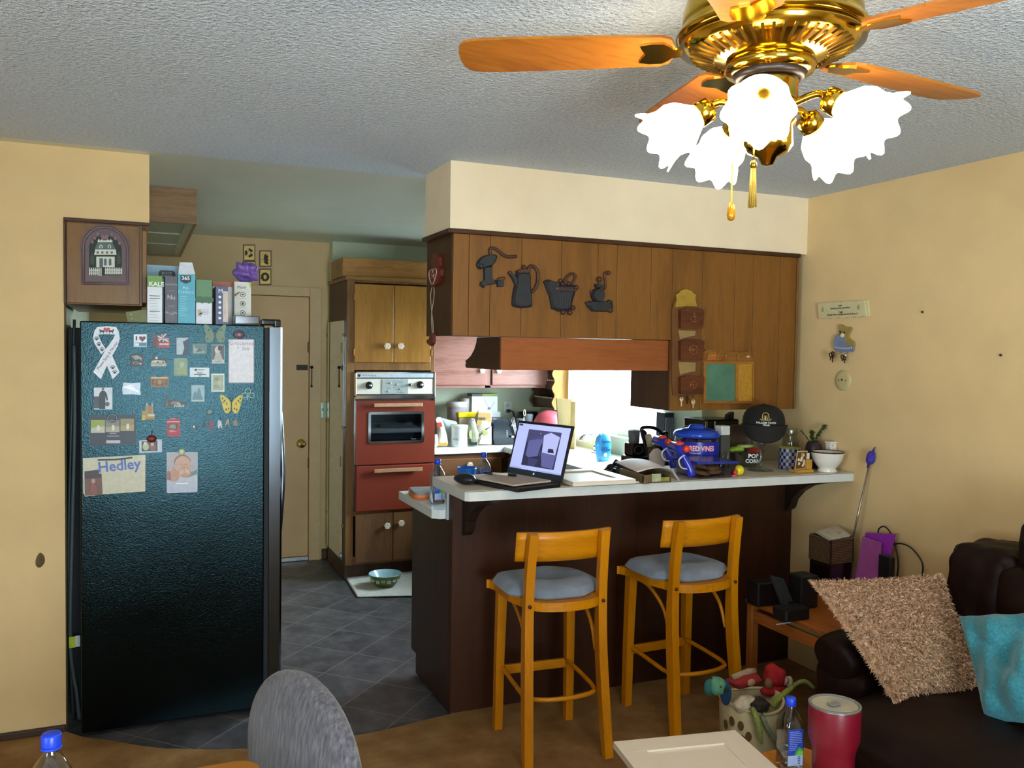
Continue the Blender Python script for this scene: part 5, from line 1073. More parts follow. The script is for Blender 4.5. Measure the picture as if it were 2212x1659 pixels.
# blue cup behind, water bottles
def Wp(px, py): return on_z(px, py, CZ+.0006)
WZ = CZ+.0006
p = Vector((1.63, 4.05, WZ)); r = .034*1.0
def at_px(px, y, z): q = on_y(px, 900, y); return Vector((q.x, y, z))
p = at_px(1010, 4.12, WZ); zt = on_y(1010, 1009, 4.12).z; r = (on_y(1031, 1010, 4.12).x-on_y(988, 1010, 4.12).x)/2*.92
MB().lathe([(r*.8, 0), (r*.97, zt-p.z-.01), (r, zt-p.z), (r*.93, zt-p.z), (r*.76, .006), (0, .006)], 32, p).build('cup', mat('1f6fd6', .35), loc=p, label='bright blue plastic cup behind the computer mouse', cat='cup')
def bottle(label, p, s=1., level=.55, rz=0, group='small square water bottles with blue caps'):
    """square-shouldered clear water bottle, 0.205 m tall"""
    o = thing('water_bottle', label, 'water bottle', p, 0, group); h = .027*s
    def sq_(hw, r): return rrect(-hw, hw, -hw, hw, r, 4)
    lv = [(.028, .010, 0), (.0315, .012, .006), (.0315, .012, .07), (.030, .012, .078), (.0315, .012, .086), (.0315, .012, .125), (.028, .015, .145), (.018, .0135, .165), (.0125, .0123, .174), (.0115, .0113, .182), (.0115, .0113, .19)]
    def shell_(b, lv, mi, k=1.):
        vs = []; n = None
        for hw, r, z in lv: o2 = sq_(hw*s*k, min(r*s*k, hw*s*k*.98)); n = len(o2); vs += [(p[0]+x*math.cos(rz)-y*math.sin(rz), p[1]+x*math.sin(rz)+y*math.cos(rz), p[2]+z*s) for x, y in o2]
        fs = [(q*n+i, q*n+(i+1) % n, (q+1)*n+(i+1) % n, (q+1)*n+i) for q in range(len(lv)-1) for i in range(n)]+[tuple(range(n)), tuple((len(lv)-1)*n+i for i in range(n))]
        b.add(vs, fs, mi, True)
    b = MB(); shell_(b, lv, 0); b.build('bottle_body', glass('e6edf0', .04), o)
    b = MB(); shell_(b, [q for q in lv if q[2] <= .145*level*1.2]+[(.030, .012, .145*level*1.2+.001)], 0, .95); b.build('water', mat('dfe9ee', .02, trans=1, ior=1.33, var=0), o)
    b = MB().tm(Matrix.Translation(p)); b.lathe([(.0145*s, .186*s), (.0148*s, .188*s), (.0148*s, .203*s), (.013*s, .206*s), (0, .206*s)], 28); b.lathe([(.0152*s, .182*s), (.0152*s, .185*s)], 28); b.build('cap', mat('1a3fc4', .35), o)
    b = MB(); T = Matrix.Translation(p) @ Matrix.Rotation(rz, 4, 'Z'); b.tm(T); y = -.0318*s
    b.box(-.0235*s, .0235*s, y-.0004, y, .048*s, .124*s, 0, 0); b.box(-.0235*s, .0235*s, y-.0004, y, .018*s, .048*s, 0, 1)
    b.prism([(-.004*s, .0482*s), (.0235*s, .0482*s), (.0235*s, .062*s), (.012*s, .072*s), (.002*s, .06*s)], y-.0008, y-.0004, 2); b.prism([(.002*s, .0482*s), (.0235*s, .0485*s), (.0235*s, .058*s), (.012*s, .062*s)], y-.001, y-.0006, 3)
    for k in range(11): L_ = .03 if k < 1 else (.038 if k < 7 else .026-.002*(k-7)); b.box(-.019*s, (-.019+L_)*s, y-.0007, y-.0004, (.116-.0052*k)*s, (.1175-.0052*k)*s, 0, 4)
    for k in range(5): b.box(.008*s, .016*s, y-.0007, y-.0004, (.022+.005*k)*s, (.0245+.005*k)*s, 0, 5)
    b.build('label', [mat('24409a', .35), mat('9fb0d6', .4), mat('3f9a34', .4), mat('66b83c', .4), mat('8a9cdc', .4), mat('3a4a7a', .4)], o)
    return o
bottle('water bottle standing on the low worktop at the end of the bar', Vector((1.302, 3.86, WZ)), 1.0, .45)
bottle('water bottle standing behind the bar just left of the laptop', at_px(1046, 4.05, WZ), 1.0, .5)
# orange edged tablet case at the worktop end
c4 = [Wp(a, q) for a, q in ((880, 1062), (940, 1080), (1000, 1060), (950, 1043))]
o = sm2([(v.x, v.y) for v in ((c4[0]+c4[1]*0)*1, )] or [], 1) if False else None
cx = Vector((1.345, 4.06)); b = MB().at((cx.x, cx.y, WZ), (0, 0, math.radians(-8)))
b.prism(rrect(-.11, .11, -.10, .10, .03), 0, .012, ax='z', mi=0); b.prism(rrect(-.112, .112, -.102, .102, .03), .012, .018, ax='z', mi=1); b.prism(rrect(-.104, .104, -.094, .094, .028), .018, .030, ax='z', mi=2)
b.build('tablet_case', [mat('d2641c', .5), mat('e07a2a', .4), mat('8d8a86', .7, var=.04)], loc=(cx.x, cx.y, WZ), label='grey case with an orange edge lying at the end of the low worktop', cat='case')
# white shaker cabinet doors used as samples
def shaker(name, label, M, w, h, rail=.057, th=.019, lb=None):
    b = MB().tm(M); b.box(0, w, 0, h, 0, th-.006, 0)
    for q in ((0, w, 0, rail), (0, w, h-rail, h), (0, rail, rail, h-rail), (w-rail, w, rail, h-rail)): b.box(q[0], q[1], q[2], q[3], th-.006, th, .0012)
    return b.build(name, mat('e2d4c0', .38, var=.01), loc=M.translation, label=label, cat='cabinet door')
q0, q1 = BP(1238, 1054), BP(1376, 1047); ux = (q1-q0); wd = ux.length; ux.normalize(); uy = Vector((-ux.y, ux.x, 0))
MB().tm(frame4(Vector((q0.x, q0.y, BZ+.0004)), ux, uy, Vector((0, 0, 1)))).box(.02, wd+.06, .05, .33, 0, .005, 0).build('cabinet_door', mat('dcdad2', .4, var=.01), label='thin white panel lying under the white cabinet door on the bar', cat='cabinet door', loc=(q0.x+.1, q0.y+.1, BZ))
shaker('cabinet_door', 'white shaker cabinet door lying on the bar beside the laptop', frame4(Vector((q0.x, q0.y, BZ+.0058)), ux, uy, Vector((0, 0, 1))), wd*.98, .36)
# grey cloth and black plastic wrap
p0 = at_px(1280, 3.95, CZ)
def rumple(name, label, cat, x0, x1, y0, y1, z, h, c, rough, seed, met=0):
    rnd = random.Random(seed); ph = [rnd.uniform(0, 6.3) for _ in range(8)]
    def fn(a, q):
        e = min(1, 8*min(a, 1-a, q, 1-q)); wv = .5+.25*math.sin(9*a+ph[0]+3*q)+.2*math.sin(14*q+ph[1]-5*a)+.12*math.sin(23*a+17*q+ph[2])
        return (x0+(x1-x0)*(a+.04*math.sin(6*q+ph[3])), y0+(y1-y0)*(q+.05*math.sin(7*a+ph[4])), z+.003+h*e*abs(wv))
    return MB().sheet(fn, 40, 24, .0015).build(name, mat(c, rough, met, bmp=.2, bscale=60), loc=((x0+x1)/2, (y0+y1)/2, z), label=label, cat=cat)
qa, qb = BP(1305, 1020), BP(1378, 1040)
rumple('plastic_wrap', 'crumpled shiny black plastic wrap beside the opened carton', 'plastic wrap', 2.03, 2.22, 3.46, 3.60, BZ, .05, '1c1d28', .15, 3)
rumple('dish_towel', 'crumpled grey cloth on the worktop behind the laptop', 'cloth', 2.05, 2.42, 3.95, 4.14, CZ, .05, '7f828a', .8, 5)
# opened carton with samples
q0, q1 = BP(1390, 1045), BP(1457, 1043); W0 = q1.x-q0.x; y = q0.y+.006
oc = thing('opened_carton', 'small opened cardboard carton with its pale flap lifted', 'box', (q0.x+W0/2, y+.07, ZB)); zt = on_y(1400, 1024, y).z
b = MB(); hB = zt-ZB
for q in ((q0.x, q0.x+.003, y, y+.2), (q0.x+W0-.003, q0.x+W0, y, y+.2), (q0.x, q0.x+W0, y+.197, y+.2)): b.box(*q, ZB, ZB+hB)
b.box(q0.x, q0.x+W0, y, y+.2, ZB, ZB+.003); b.box(q0.x, q0.x+W0*.32, y, y+.003, ZB, ZB+hB*.9); b.prism([(q0.x-.012, ZB), (q0.x+.02, ZB), (q0.x-.0, ZB+.03)], y-.02, y-.018)
b.build('carton', mat('6a5638', .7), oc)
MB().sheet(lambda a, c: (q0.x-.035+(W0+.075)*a+.02*c, y-.015+.23*c-.03*(1-c)*math.sin(PI*a)*.5, ZB+hB+.012+.016*c+.018*math.sin(PI*min(1, a*1.2))*(1-c*.3)-(.05*(a-.8)/.2 if a > .8 else 0)), 20, 8, .001).build('top_flap', mat('d5c6b8', .6, var=.02), oc)
for lb, x0, x1, z1, c in (('pale green leaflet', .33, .66, .95, 'a9ac86'), ('yellow green sample card', .67, .96, .55, '8d8a3c')):
    o = MB().box(q0.x+W0*x0, q0.x+W0*x1, y+.004, y+.010, ZB+.0035, ZB+hB*z1, .0005).build('sample_card', mat(c, .5, var=.15, scale=50), oc); o['label'] = lb
# two blue squirt guns with orange tips
SG = 'blue toy squirt guns'
def squirt(label, gx, gy, z0, lean):
    o = thing('squirt_gun', label, 'toy squirt gun', (gx, gy, z0), 0, SG); BL = mat('1b2cab', .22, coat=.4)
    def P_(x, y, z): return Vector((gx+x+z*lean, gy+y, z0+z))
    b = MB(); b.tube(smooth_path([P_(.022, -.012, .012), P_(.018, -.004, .05), P_(.004, .004, .09), P_(-.008, .01, .125)], 5), [.017+.004*math.sin(q*.35) for q in range(16)], 14)
    b.tube([P_(-.02, -.05, .135), P_(-.012, .07, .140)], [.021, .024], 16); b.build('body', BL, o)
    b = MB(); b.tube([P_(-.022, -.07, .142), P_(-.021, -.05, .142)], [.013, .018], 16); b.ball(P_(-.016, .0, .160), (.02, .022, .010), 16, 10); b.build('nozzle', mat('e0421f', .3), o)
    MB().tube(smooth_path([P_(-.014, -.03, .115), P_(-.05, -.03, .09), P_(-.035, -.02, .055), P_(.004, -.01, .045)], 6), .0035, 8).build('trigger_guard', mat('c9cfe0', .35), o)
    return o
g1, g2 = BP(1488, 1034), BP(1449, 1014)
squirt('blue squirt gun with an orange tip, nearer the bar edge', g1.x-.012, g1.y, ZB, -.16)
squirt('blue squirt gun with an orange tip, nearer the opened carton', g2.x-.022, g2.y-.02, ZB, -.16)
# licorice jar
jy = 3.525; jc = at_px(1506, jy, ZB); jr = (on_y(1548, 950, jy).x-on_y(1465, 950, jy).x)/2*.94
J = thing('candy_jar', 'large clear jar of red licorice with a domed blue lid', 'jar', jc); zT = on_y(1506, 917, jy).z-ZB
hh_ = zT*.73
b = MB(); b.lathe([(jr*.9, 0), (jr, .01), (jr, hh_*.95), (jr*.93, hh_)], 40, jc, cap=False); b.build('jar_body', glass('cfd6f2', .05), J)
b = MB()
for q in range(60):
    t = random.uniform(0, 6.28); rr = jr*.86*math.sqrt(random.random()); x, y2 = jc.x+rr*math.cos(t), jc.y+rr*math.sin(t); b.tube([(x, y2, ZB+.004), (x+random.uniform(-.01, .01), y2, ZB+hh_*random.uniform(.8, .97))], .005, 6)
b.build('licorice', mat('8f1018', .3), J, kind='stuff')
b = MB(); b.lathe([(jr*.98, hh_), (jr*1.06, hh_), (jr*1.06, hh_+.016), (jr*.98, hh_+.028), (jr*.62, hh_+.040), (jr*.38, hh_+.043), (jr*.36, zT-.008), (jr*.30, zT), (0, zT)], 40, jc); b.build('lid', mat('1b46b8', .18, coat=.4, alpha=.93), J)
b = MB(); n = 24; z0, z1 = .008, on_y(1520, 955, jy-jr*.8).z-ZB; zx = on_y(1520, 969, jy-jr*.8).z-ZB
b.add([(jc.x+jr*1.006*math.cos(t), jc.y+jr*1.006*math.sin(t), ZB+z) for z in (z0, z1) for t in [-PI*1.25+PI*1.1*q/n for q in range(n+1)]], [(q, q+1, q+n+2, q+n+1) for q in range(n)], 0, True)
def wrap_text(b, t, size, a0, z, mi, c, R, bold=0, sx=1):
    T = MB(); T.text(t, size, 0, 0, 0, .0003, 0, 'CENTER', 0, sx, 0, bold)
    b.add([(c.x+(R-v.y)*math.sin(v.x/R+a0), c.y-(R-v.y)*math.cos(v.x/R+a0), c.z+z+v.z) for v in T.v], T.f, mi)
wrap_text(b, 'RED VINES', .034, -.36, zx, 1, jc, jr*1.012, .0022, .8); wrap_text(b, 'RED VINES', .034, -.36, zx, 2, jc, jr*1.018, .0004, .8)
b.tube([(jc.x+jr*1.012*math.sin(a), jc.y-jr*1.012*math.cos(a), ZB+zx-.018-.004*math.sin(3.2*(a+1.1))) for a in [-.95+.5*q/10 for q in range(11)]], .0012, 5, 2)
b.build('label', [mat('1a2aa6', .3), mat('c23a44', .4), mat('f0d6dc', .4)], J)
# cookie box
cy = 3.30; a, c = BP(1503, 1036), BP(1590, 1031); cb = thing('cookie_box', 'clear plastic box of cookies with a dark blue lid', 'food container', ((a.x+c.x)/2, cy, ZB))
x0, x1 = a.x+.008, c.x; y0, y1 = min(a.y, c.y)+.01, 3.40; zt = on_y(1545, 1001, y0).z; zb2 = on_y(1545, 985, y1).z
b = MB(); b.hexa([(x0+.02, y0, ZB), (x1-.02, y0, ZB), (x1-.02, y1, ZB), (x0+.02, y1, ZB), (x0, y0-.006, zt), (x1+.006, y0-.006, zt-.004), (x1+.006, y1, zt), (x0, y1, zt)]); b.build('box_body', glass('c9cfe2', .12), cb)
b = MB(); b.hexa([(x0-.006, y0-.012, zt), (x1+.012, y0-.012, zt-.004), (x1+.012, y1+.006, zt), (x0-.006, y1+.006, zt), (x0-.002, y0-.006, zt+.012), (x1+.006, y0-.006, zt+.006), (x1+.006, y1, zt+.012), (x0-.002, y1, zt+.012)]); b.build('lid', mat('1a2c8a', .25), cb)
b = MB()
for q, (fx, fy, fz, tl) in enumerate(((.3, .3, .012, .2), (.62, .35, .014, -.15), (.45, .6, .022, .3), (.75, .6, .016, .1), (.35, .45, .034, -.3), (.6, .4, .036, .25))):
    b.at((x0+(x1-x0)*fx, y0+(y1-y0)*fy, ZB+fz+.008), (tl*.5, tl*.8, q)).lathe([(0, -.007), (.036, -.007), (.043, 0), (.036, .008), (.02, .011), (0, .011)], 24, mi=0)
    for k in range(5): b.ball((.025*math.cos(k*1.3+q), .025*math.sin(k*1.3+q), .009), .005, 8, 6, 1)
b.build('cookies', [mat('a5743a', .8, var=.12, bmp=.4, bscale=120), mat('5a3718', .6)], cb, kind='stuff')
# toy rattle
p = BP(1596, 1027); b = MB(); b.ball((p.x, p.y, ZB+.024), .024, 20, 14); b.tube([(p.x-.02, p.y-.006, ZB+.02), (p.x-.042, p.y-.012, ZB+.016)], [.010, .014], 14, 1); b.lathe([(.016, 0), (.016, .006)], 16, (p.x-.042, p.y-.012, ZB), 2)
b.build('rattle', [mat('dccf2a', .3), mat('d8372c', .3), mat('d66a9a', .3)], loc=(p.x, p.y, ZB), label='yellow ball toy with a red neck beside the cookie box', cat='toy')
# popcorn bowl with snack bags
p = Vector((on_y(1616, 1000, 3.50).x, 3.50, ZB)); r = .078; bw = thing('glass_bowl', 'clear glass bowl with white popcorn lettering', 'bowl', p)
b = MB(); b.lathe([(.04, 0), (.045, .004), (.062, .03), (r, .078), (r*1.03, .083), (r*.97, .08), (.058, .032), (.04, .008), (0, .008)], 40, p); b.build('bowl', glass('dfe6e6', .05), bw)
b = MB(); wrap_text(b, 'POP', .028, -.35, .062, 0, p, .078, .001); wrap_text(b, 'CORN', .026, -.35, .036, 0, p, .074, .001); b.build('lettering', mat('e2e2de', .4), bw)
for lb, dx, dy, dz, rr, col, sc in (('lime green snack bag at the back of the popcorn bowl', -.05, .03, .085, (.045, .026, .016), '8fae3c', 1), ('red snack bag in the popcorn bowl', .02, -.02, .074, (.04, .03, .02), 'b8302c', 2), ('pale yellow green snack bag on top of the popcorn bowl', .01, .035, .100, (.05, .026, .010), 'b5bd72', 3)):
    MB().ball((p.x+dx, p.y+dy, ZB+dz), rr, 22, 14, fn=lump(sc, .1, 4)).build('snack_bag', mat(col, .25, var=.15, scale=30), loc=(p.x+dx, p.y+dy, ZB+dz), label=lb, cat='snack bag')
# giant cocktail glass and the cap on it
p = on_y(1643, 1000, 3.37); p = Vector((p.x, p.y, ZB)); gl = thing('cocktail_glass', 'oversized clear cocktail glass carrying a black cap', 'drinking glass', p); zr = on_y(1640, 892, p.y).z-ZB
b = MB(); b.lathe([(.062, 0), (.06, .004), (.02, .012), (.011, .03), (.0105, .11), (.018, .125), (.03, .14), (.064, .185), (.079, .23), (.081, zr), (.078, zr), (.076, .23), (.06, .19), (.02, .15), (0, .148)], 44, p); b.build('glass_body', glass('dde8e6', .03), gl)
CAPM = mat('15110f', .85, var=.08, bmp=.2, bscale=300)
cp = thing('baseball_cap', 'black baseball cap with a gold crest hung on the big cocktail glass', 'cap', (p.x+.02, p.y-.06, ZB+zr))
e = on_y(1645, 905, p.y-.10)
zc = ZB+zr-.055; cx0 = p.x+.004; cyy = p.y-.01
def turn(b, a=-.62):
    c_, s_ = math.cos(a), math.sin(a); b.v = [Vector((cx0+(v.x-cx0)*c_-(v.y-cyy)*s_, cyy+(v.x-cx0)*s_+(v.y-cyy)*c_, v.z)) for v in b.v]; return b
def capf(a, c):
    t = 2*PI*a; h = c; R = .090*math.sqrt(max(0, 1-(h*.985)**2.8))+.011
    return (cx0+R*math.cos(t)*1.0, cyy+R*math.sin(t)*1.12, zc+.095*h)
turn(MB().sheet(capf, 36, 10, .0025)).build('crown', CAPM, cp)
def peak(a, c):
    t = -PI*(.12+.76*a); R = .090+.028; ex = c
    return (cx0+R*math.cos(t)*(1-.12*ex), cyy+R*math.sin(t)*1.02-.012*ex, zc+.004-.085*ex*math.sin(PI*(.12+.76*a))**.8)
turn(MB().sheet(peak, 24, 8, .003)).build('peak', CAPM, cp)
b = MB(); R = .1065
def onc(t, z): T = MB(); return None
def crest(pts, mi, d=.0025): b.tube([(cx0+x, cyy-R*1.10*math.sqrt(max(.05, 1-(x/.115)**2))-d+.02*max(0, (z-.03)/.06), zc+z) for x, z in pts], .0022, 6, mi)
crest([(-.016, .028), (-.014, .055), (-.006, .063), (.006, .063), (.014, .055), (.016, .028)], 0); crest([(-.008, .03), (-.006, .05), (.006, .05), (.008, .03)], 0); crest([(-.026, .034), (-.02, .029), (.02, .029), (.026, .036)], 0); crest([(0, .03), (0, .05)], 1, .004)
wrap_text(b, 'PALAZIM TOWN', .0125, .1, .016, 1, Vector((cx0-.008, cyy-.006, zc)), .117, .0003); wrap_text(b, 'ITALIA', .011, .1, .005, 1, Vector((cx0-.008, cyy-.006, zc)), .117, .0003)
turn(b).build('crest', [mat('b59a4a', .5), mat('d9d6d0', .5)], cp)
b = MB(); b.ball((cx0, cyy, zc+.094), .007, 12, 8); b.build('button', CAPM, cp)
# dark things at the back of the bar: tray, coffee machine, boxes
ty = 3.62; tc = on_y(1588, 985, ty); R = .105
b = MB(); b.at((tc.x, ty, ZB+R+.001), (math.radians(80), 0, 0)).lathe([(0, 0), (R*.9, 0), (R, .012), (R*.97, .014), (R*.86, .004), (0, .004)], 44); b.tm(Matrix.Identity(4)); zz = min(v.z for v in b.v); b.v = [v-Vector((0, 0, zz-ZB)) for v in b.v]
b.build('serving_tray', mat('3a2c22', .4), loc=(tc.x, ty, ZB), label='round dark brown tray leaning behind the popcorn bowl', cat='tray')
cm = thing('coffee_maker', 'black coffee maker on the low worktop behind the candy jar', 'coffee maker', (2.86, 3.92, WZ))
x0, x1 = on_y(1522, 930, 3.86).x, on_y(1597, 930, 3.86).x; zt = on_y(1560, 906, 3.86).z
b = MB(); b.box(x0, x1, 3.86, 4.06, WZ, WZ+.03, .006); b.box(x0, x1, 3.98, 4.06, WZ+.03, zt-.05, .006); b.box(x0, x1, 3.86, 4.06, zt-.055, zt, .01); b.build('housing', mat('0e0e10', .25), cm)
b = MB()
for px in (1526, 1543): q = on_y(px, 925, 3.855).x; b.box(q-.006, q+.006, 3.852, 3.8595, zt-.05, zt-.008, .002)
b.build('trim', CHROME, cm)
b = MB(); b.lathe([(.05, 0), (.06, .03), (.06, .09), (.045, .115)], 28, ((x0+x1)/2, 3.92, WZ+.031)); b.build('carafe', mat('17100c', .08), cm)
a0_ = on_y(1572, 905, 3.9); b = MB(); b.prism([(a0_.x, zt+.0005), (a0_.x+.004, zt+.02), (a0_.x+.03, zt+.034), (a0_.x+.042, zt+.036), (a0_.x+.042, zt+.0005)], 3.90, 3.93); b.build('lid_handle', BLACK, cm)
a, c = on_y(1560, 941, 3.47), on_y(1580, 920, 3.47)
MB().box(a.x, a.x+.055, 3.475, 3.535, ZB, a.z-.001, .004).build('cardboard_box', mat('4b4740', .6), label='dark grey upright box behind the candy jar, carrying a white cube', cat='box', loc=(a.x+.03, 3.5, ZB))
MB().box(a.x+.001, a.x+.054, 3.477, 3.53, a.z, c.z, .004).build('charger_cube', mat('d5d2c9', .4), label='small white charger cube on the dark upright box', cat='charger', loc=(a.x+.03, 3.5, a.z))
for lb, q, dx in (('chrome lighter leaning on the candy jar, nearest the jar', 1550, 0), ('chrome lighter leaning beside the other one', 1556, .014)):
    k = at_px(q, 3.40, ZB+.006); MB().tube([k+Vector((.024+dx, .006, .0)), k+Vector((.062+dx, .03, .075+dx*.1))], .006, 10).build('lighter', mat('c9c6c0', .2, .9), loc=k, label=lb, cat='lighter', group='two chrome lighters')
# right end: tin, frame, jar, plant, toilet mug
a, c = BP(1683, 1003), BP(1712, 1009); k = Vector((3.085, 3.50, ZB)); r = .052; ht = on_y(1705, 968, 3.38).z-ZB
a0_ = (on_y(1681, 990, 3.38).x+on_y(1722, 990, 3.38).x)/2; k = Vector((a0_+.010, 3.38, ZB))
tn = thing('patterned_tin', 'small round tin with a dark and pale checked pattern', 'tin', k)
b = MB(); n = 24; rows = 6
for j in range(rows):
    for i in range(n):
        t0, t1 = 2*PI*i/n, 2*PI*(i+1)/n; z0, z1 = ht*j/rows, ht*(j+1)/rows
        b.add([(k.x+r*math.cos(t), k.y+r*math.sin(t), ZB+z) for t, z in ((t0, z0), (t1, z0), (t1, z1), (t0, z1))], [(0, 1, 2, 3)], (i+j) % 2)
b.build('tin_wall', [mat('1c1a38', .35), mat('8a8a9c', .35)], tn)
b = MB(); b.lathe([(0, .001), (r, .001)], 24, k, cap=False); b.lathe([(r*1.01, ht), (r*1.02, ht+.003), (r*.96, ht+.003), (r*.9, ht-.01), (0, ht-.01)], 32, k, 1); b.build('rim', [mat('1c1a38', .4), mat('8f9a4a', .4)], tn)
k = Vector((0, 3.25, ZB)); k.x = on_y(1733, 1000, 3.25).x
pf = thing('photo_holder', 'gold wooden stand holding a picture of pale flowers', 'picture stand', k)
b = MB(); b.box(k.x-.055, k.x+.05, 3.225, 3.28, ZB, ZB+.014, .003); b.box(k.x+.018, k.x+.05, 3.235, 3.275, ZB+.014, ZB+.062, .004); b.build('stand', mat('b8892f', .35, var=.08), pf)
o = frame4(Vector((k.x-.045, 3.25, ZB+.0145)), Vector((1, 0, 0)), Vector((0, .98, .17)).normalized(), Vector((0, -.17, .98)).normalized())
b = MB().tm(o); b.box(0, .062, 0, .003, 0, .092); b.box(.003, .059, -.0006, 0, .004, .088, 0, 1)
for q in range(14): b.ball((.01+.042*random.random(), -.0012, .01+.07*random.random()), (.007, .0012, .008), 8, 6, 2 if q % 3 else 3)
b.build('picture', [mat('c9b27a', .5), mat('5f3d1c', .5), mat('d9cdb0', .5), mat('a58a5a', .5)], pf)
b = MB(); b.box(k.x+.026, k.x+.043, 3.248, 3.256, ZB+.0625, ZB+.092, .001); b.build('card_tag', mat('cfcabb', .5), pf)
k = Vector((on_y(1707, 950, 3.5).x, 3.5, ZB)); zt = on_y(1707, 926, 3.5).z-ZB; r = .042
mj = thing('mason_jar', 'glass preserving jar with a metal lid behind the checked tin', 'jar', k)
b = MB(); b.lathe([(r*.92, 0), (r, .008), (r, zt*.62), (r*.95, zt*.72), (r*.78, zt*.82), (r*.78, zt*.86)], 36, k); b.build('jar_body', glass('d3d3bf', .05), mj)
b = MB(); b.lathe([(r*.82, zt*.85), (r*.84, zt*.86), (r*.84, zt*.97), (r*.8, zt), (0, zt)], 36, k); b.build('lid', mat('8f8a78', .3, .8), mj)
b = MB(); b.lathe([(0, .004), (r*.88, .004), (r*.9, zt*.45), (r*.6, zt*.5), (0, zt*.5)], 24, k); b.build('contents', mat('4a4230', .8, var=.3, scale=60), mj)
k = Vector((on_y(1757, 980, 3.36).x, 3.36, ZB)); zt = on_y(1757, 953, 3.36).z-ZB
pp = thing('potted_plant', 'dark round vase with three feathery green stems', 'potted plant', k)
b = MB(); b.lathe([(.028, 0), (.038, .015), (.046, .05), (.045, .085), (.036, zt-.012), (.027, zt), (.022, zt), (.03, zt-.02), (0, zt-.03)], 36, k); b.ball((k.x-.024, k.y-.037, ZB+.085), (.008, .004, .011), 10, 8, 1); b.build('vase', [mat('33242a', .3), mat('b9b4bc', .4)], pp)
GR = mat('3f4f1e', .6, var=.2, scale=60)
for px, py, rr, dn in ((1783, 919, .016, 60), (1755, 932, .018, 55), (1730, 930, .007, 22)):
    e = on_y(px, py, 3.33); s0 = Vector((k.x, k.y, ZB+zt-.025)); e = Vector((min(e.x, XW-.03), e.y, e.z)); b = MB(); path = smooth_path([s0, s0.lerp(e, .5)+Vector((-.006, 0, .006)), e], 8); b.tube(path, .0022, 6)
    for q in range(dn*3):
        f = random.uniform(.3 if rr > .01 else .2, 1); c = path[int(f*(len(path)-1))]; dr = Vector((random.gauss(0, 1), random.gauss(0, 1), random.gauss(0, .6)+.5)).normalized(); L_ = rr*random.uniform(.7, 1.25)*(1.0 if f > .8 else .75)
        sd = dr.cross(Vector((.3, .5, .8))).normalized()*.0028; b.add([c-sd, c+sd, c+dr*L_*.6+sd*1.2, c+dr*L_, c+dr*L_*.6-sd*1.2], [(0, 1, 2, 3, 4)], 0)
    b.build('stem', GR, pp)
k = Vector((on_y(1787, 1000, 3.23).x, 3.23, ZB)); zt = on_y(1787, 976, 3.23).z-ZB; r = (on_y(1815, 980, 3.23).x-on_y(1761, 980, 3.23).x)/2*.98
mg = thing('novelty_mug', 'white ceramic mug shaped like a toilet with a dark rim', 'mug', k); CER = mat('e2ddd2', .15, var=.01, coat=.4)
b = MB(); b.lathe([(r*.58, 0), (r*.6, .006), (r*.52, .018), (r*.62, .026), (r*.9, zt*.6), (r*1.0, zt*.93), (r*1.02, zt), (r*.93, zt), (r*.85, zt*.6), (r*.4, .03), (0, .028)], 40, k); b.build('cup_bowl', CER, mg)
b = MB(); b.tube([(k.x+r*.985*math.cos(t), k.y+r*.985*math.sin(t), ZB+zt) for t in [2*PI*q/40 for q in range(40)]], .0035, 8, closed=True); b.build('rim', mat('2a1d24', .2), mg)
kx = k.x+.026; b = MB(); t0, t1 = on_y(1800, 980, 3.285).z, on_y(1800, 954, 3.285).z
x0, x1 = on_y(1794, 965, 3.28).x, min(on_y(1833, 965, 3.28).x, XW-.006); b.box(x0, x1, 3.28, 3.315, t0, t1-.008, .004); b.box(x0-.003, x1+.003, 3.277, 3.318, t1-.008, t1, .003); b.box(x0+.006, x0+.016, 3.277, 3.28, t1-.02, t1-.015, .001, 1); b.build('cistern', [CER, mat('9a8a7a', .3)], mg)
MB().tube(smooth_path([(x1-.012, 3.295, t0), (x1-.014, 3.292, t0-.03), (x1-.022, 3.28, ZB+.03), (k.x+r*.5, 3.25, ZB+.02)], 5), .0065, 10).build('handle', CER, mg)
# ---------------------------------------------------------------- back counter
def D1(x, y): return 930+x/6.703, 840+y/6.703
def dx(x, y, yy): return on_y(*D1(x, y), yy)
def pouch(name, label, cat, o, y, dep, z0, mats, extra=None, loc=None):
    """soft bag: outline on a plane, pillowed towards the middle"""
    P_ = [dx(a, c, y) for a, c in o]; pts = [(x, max(z, z0)) for x, z in sm2([(p.x, max(p.z, z0)) for p in P_], 3)]; N = len(pts); cx = sum(p[0] for p in pts)/N; cz = sum(p[1] for p in pts)/N
    b = MB(); V = []; rings = ((1, 0), (.86, .55), (.6, .85), (.25, 1))
    for s in (-1, 1):
        for k, d in rings: V += [(cx+(x-cx)*k, y+s*dep/2*d, cz+(z-cz)*k) for x, z in pts]
    R_ = len(rings); fs = []
    for s in range(2):
        for q in range(R_-1): fs += [((s*R_+q)*N+i, (s*R_+q)*N+(i+1) % N, (s*R_+q+1)*N+(i+1) % N, (s*R_+q+1)*N+i) for i in range(N)]
        fs.append(tuple((s*R_+R_-1)*N+i for i in range(N)))
    b.add(V, fs, 0, True)
    if extra: extra(b, y-dep/2)
    return b.build(name, mats, loc=loc or (cx, y, z0), label=label, cat=cat)
def patch(b, o, y, mi, d=.0012): b.prism([(p.x, p.z) for p in (dx(a, c, y) for a, c in o)], y-d, y, mi)
GY = 6.10
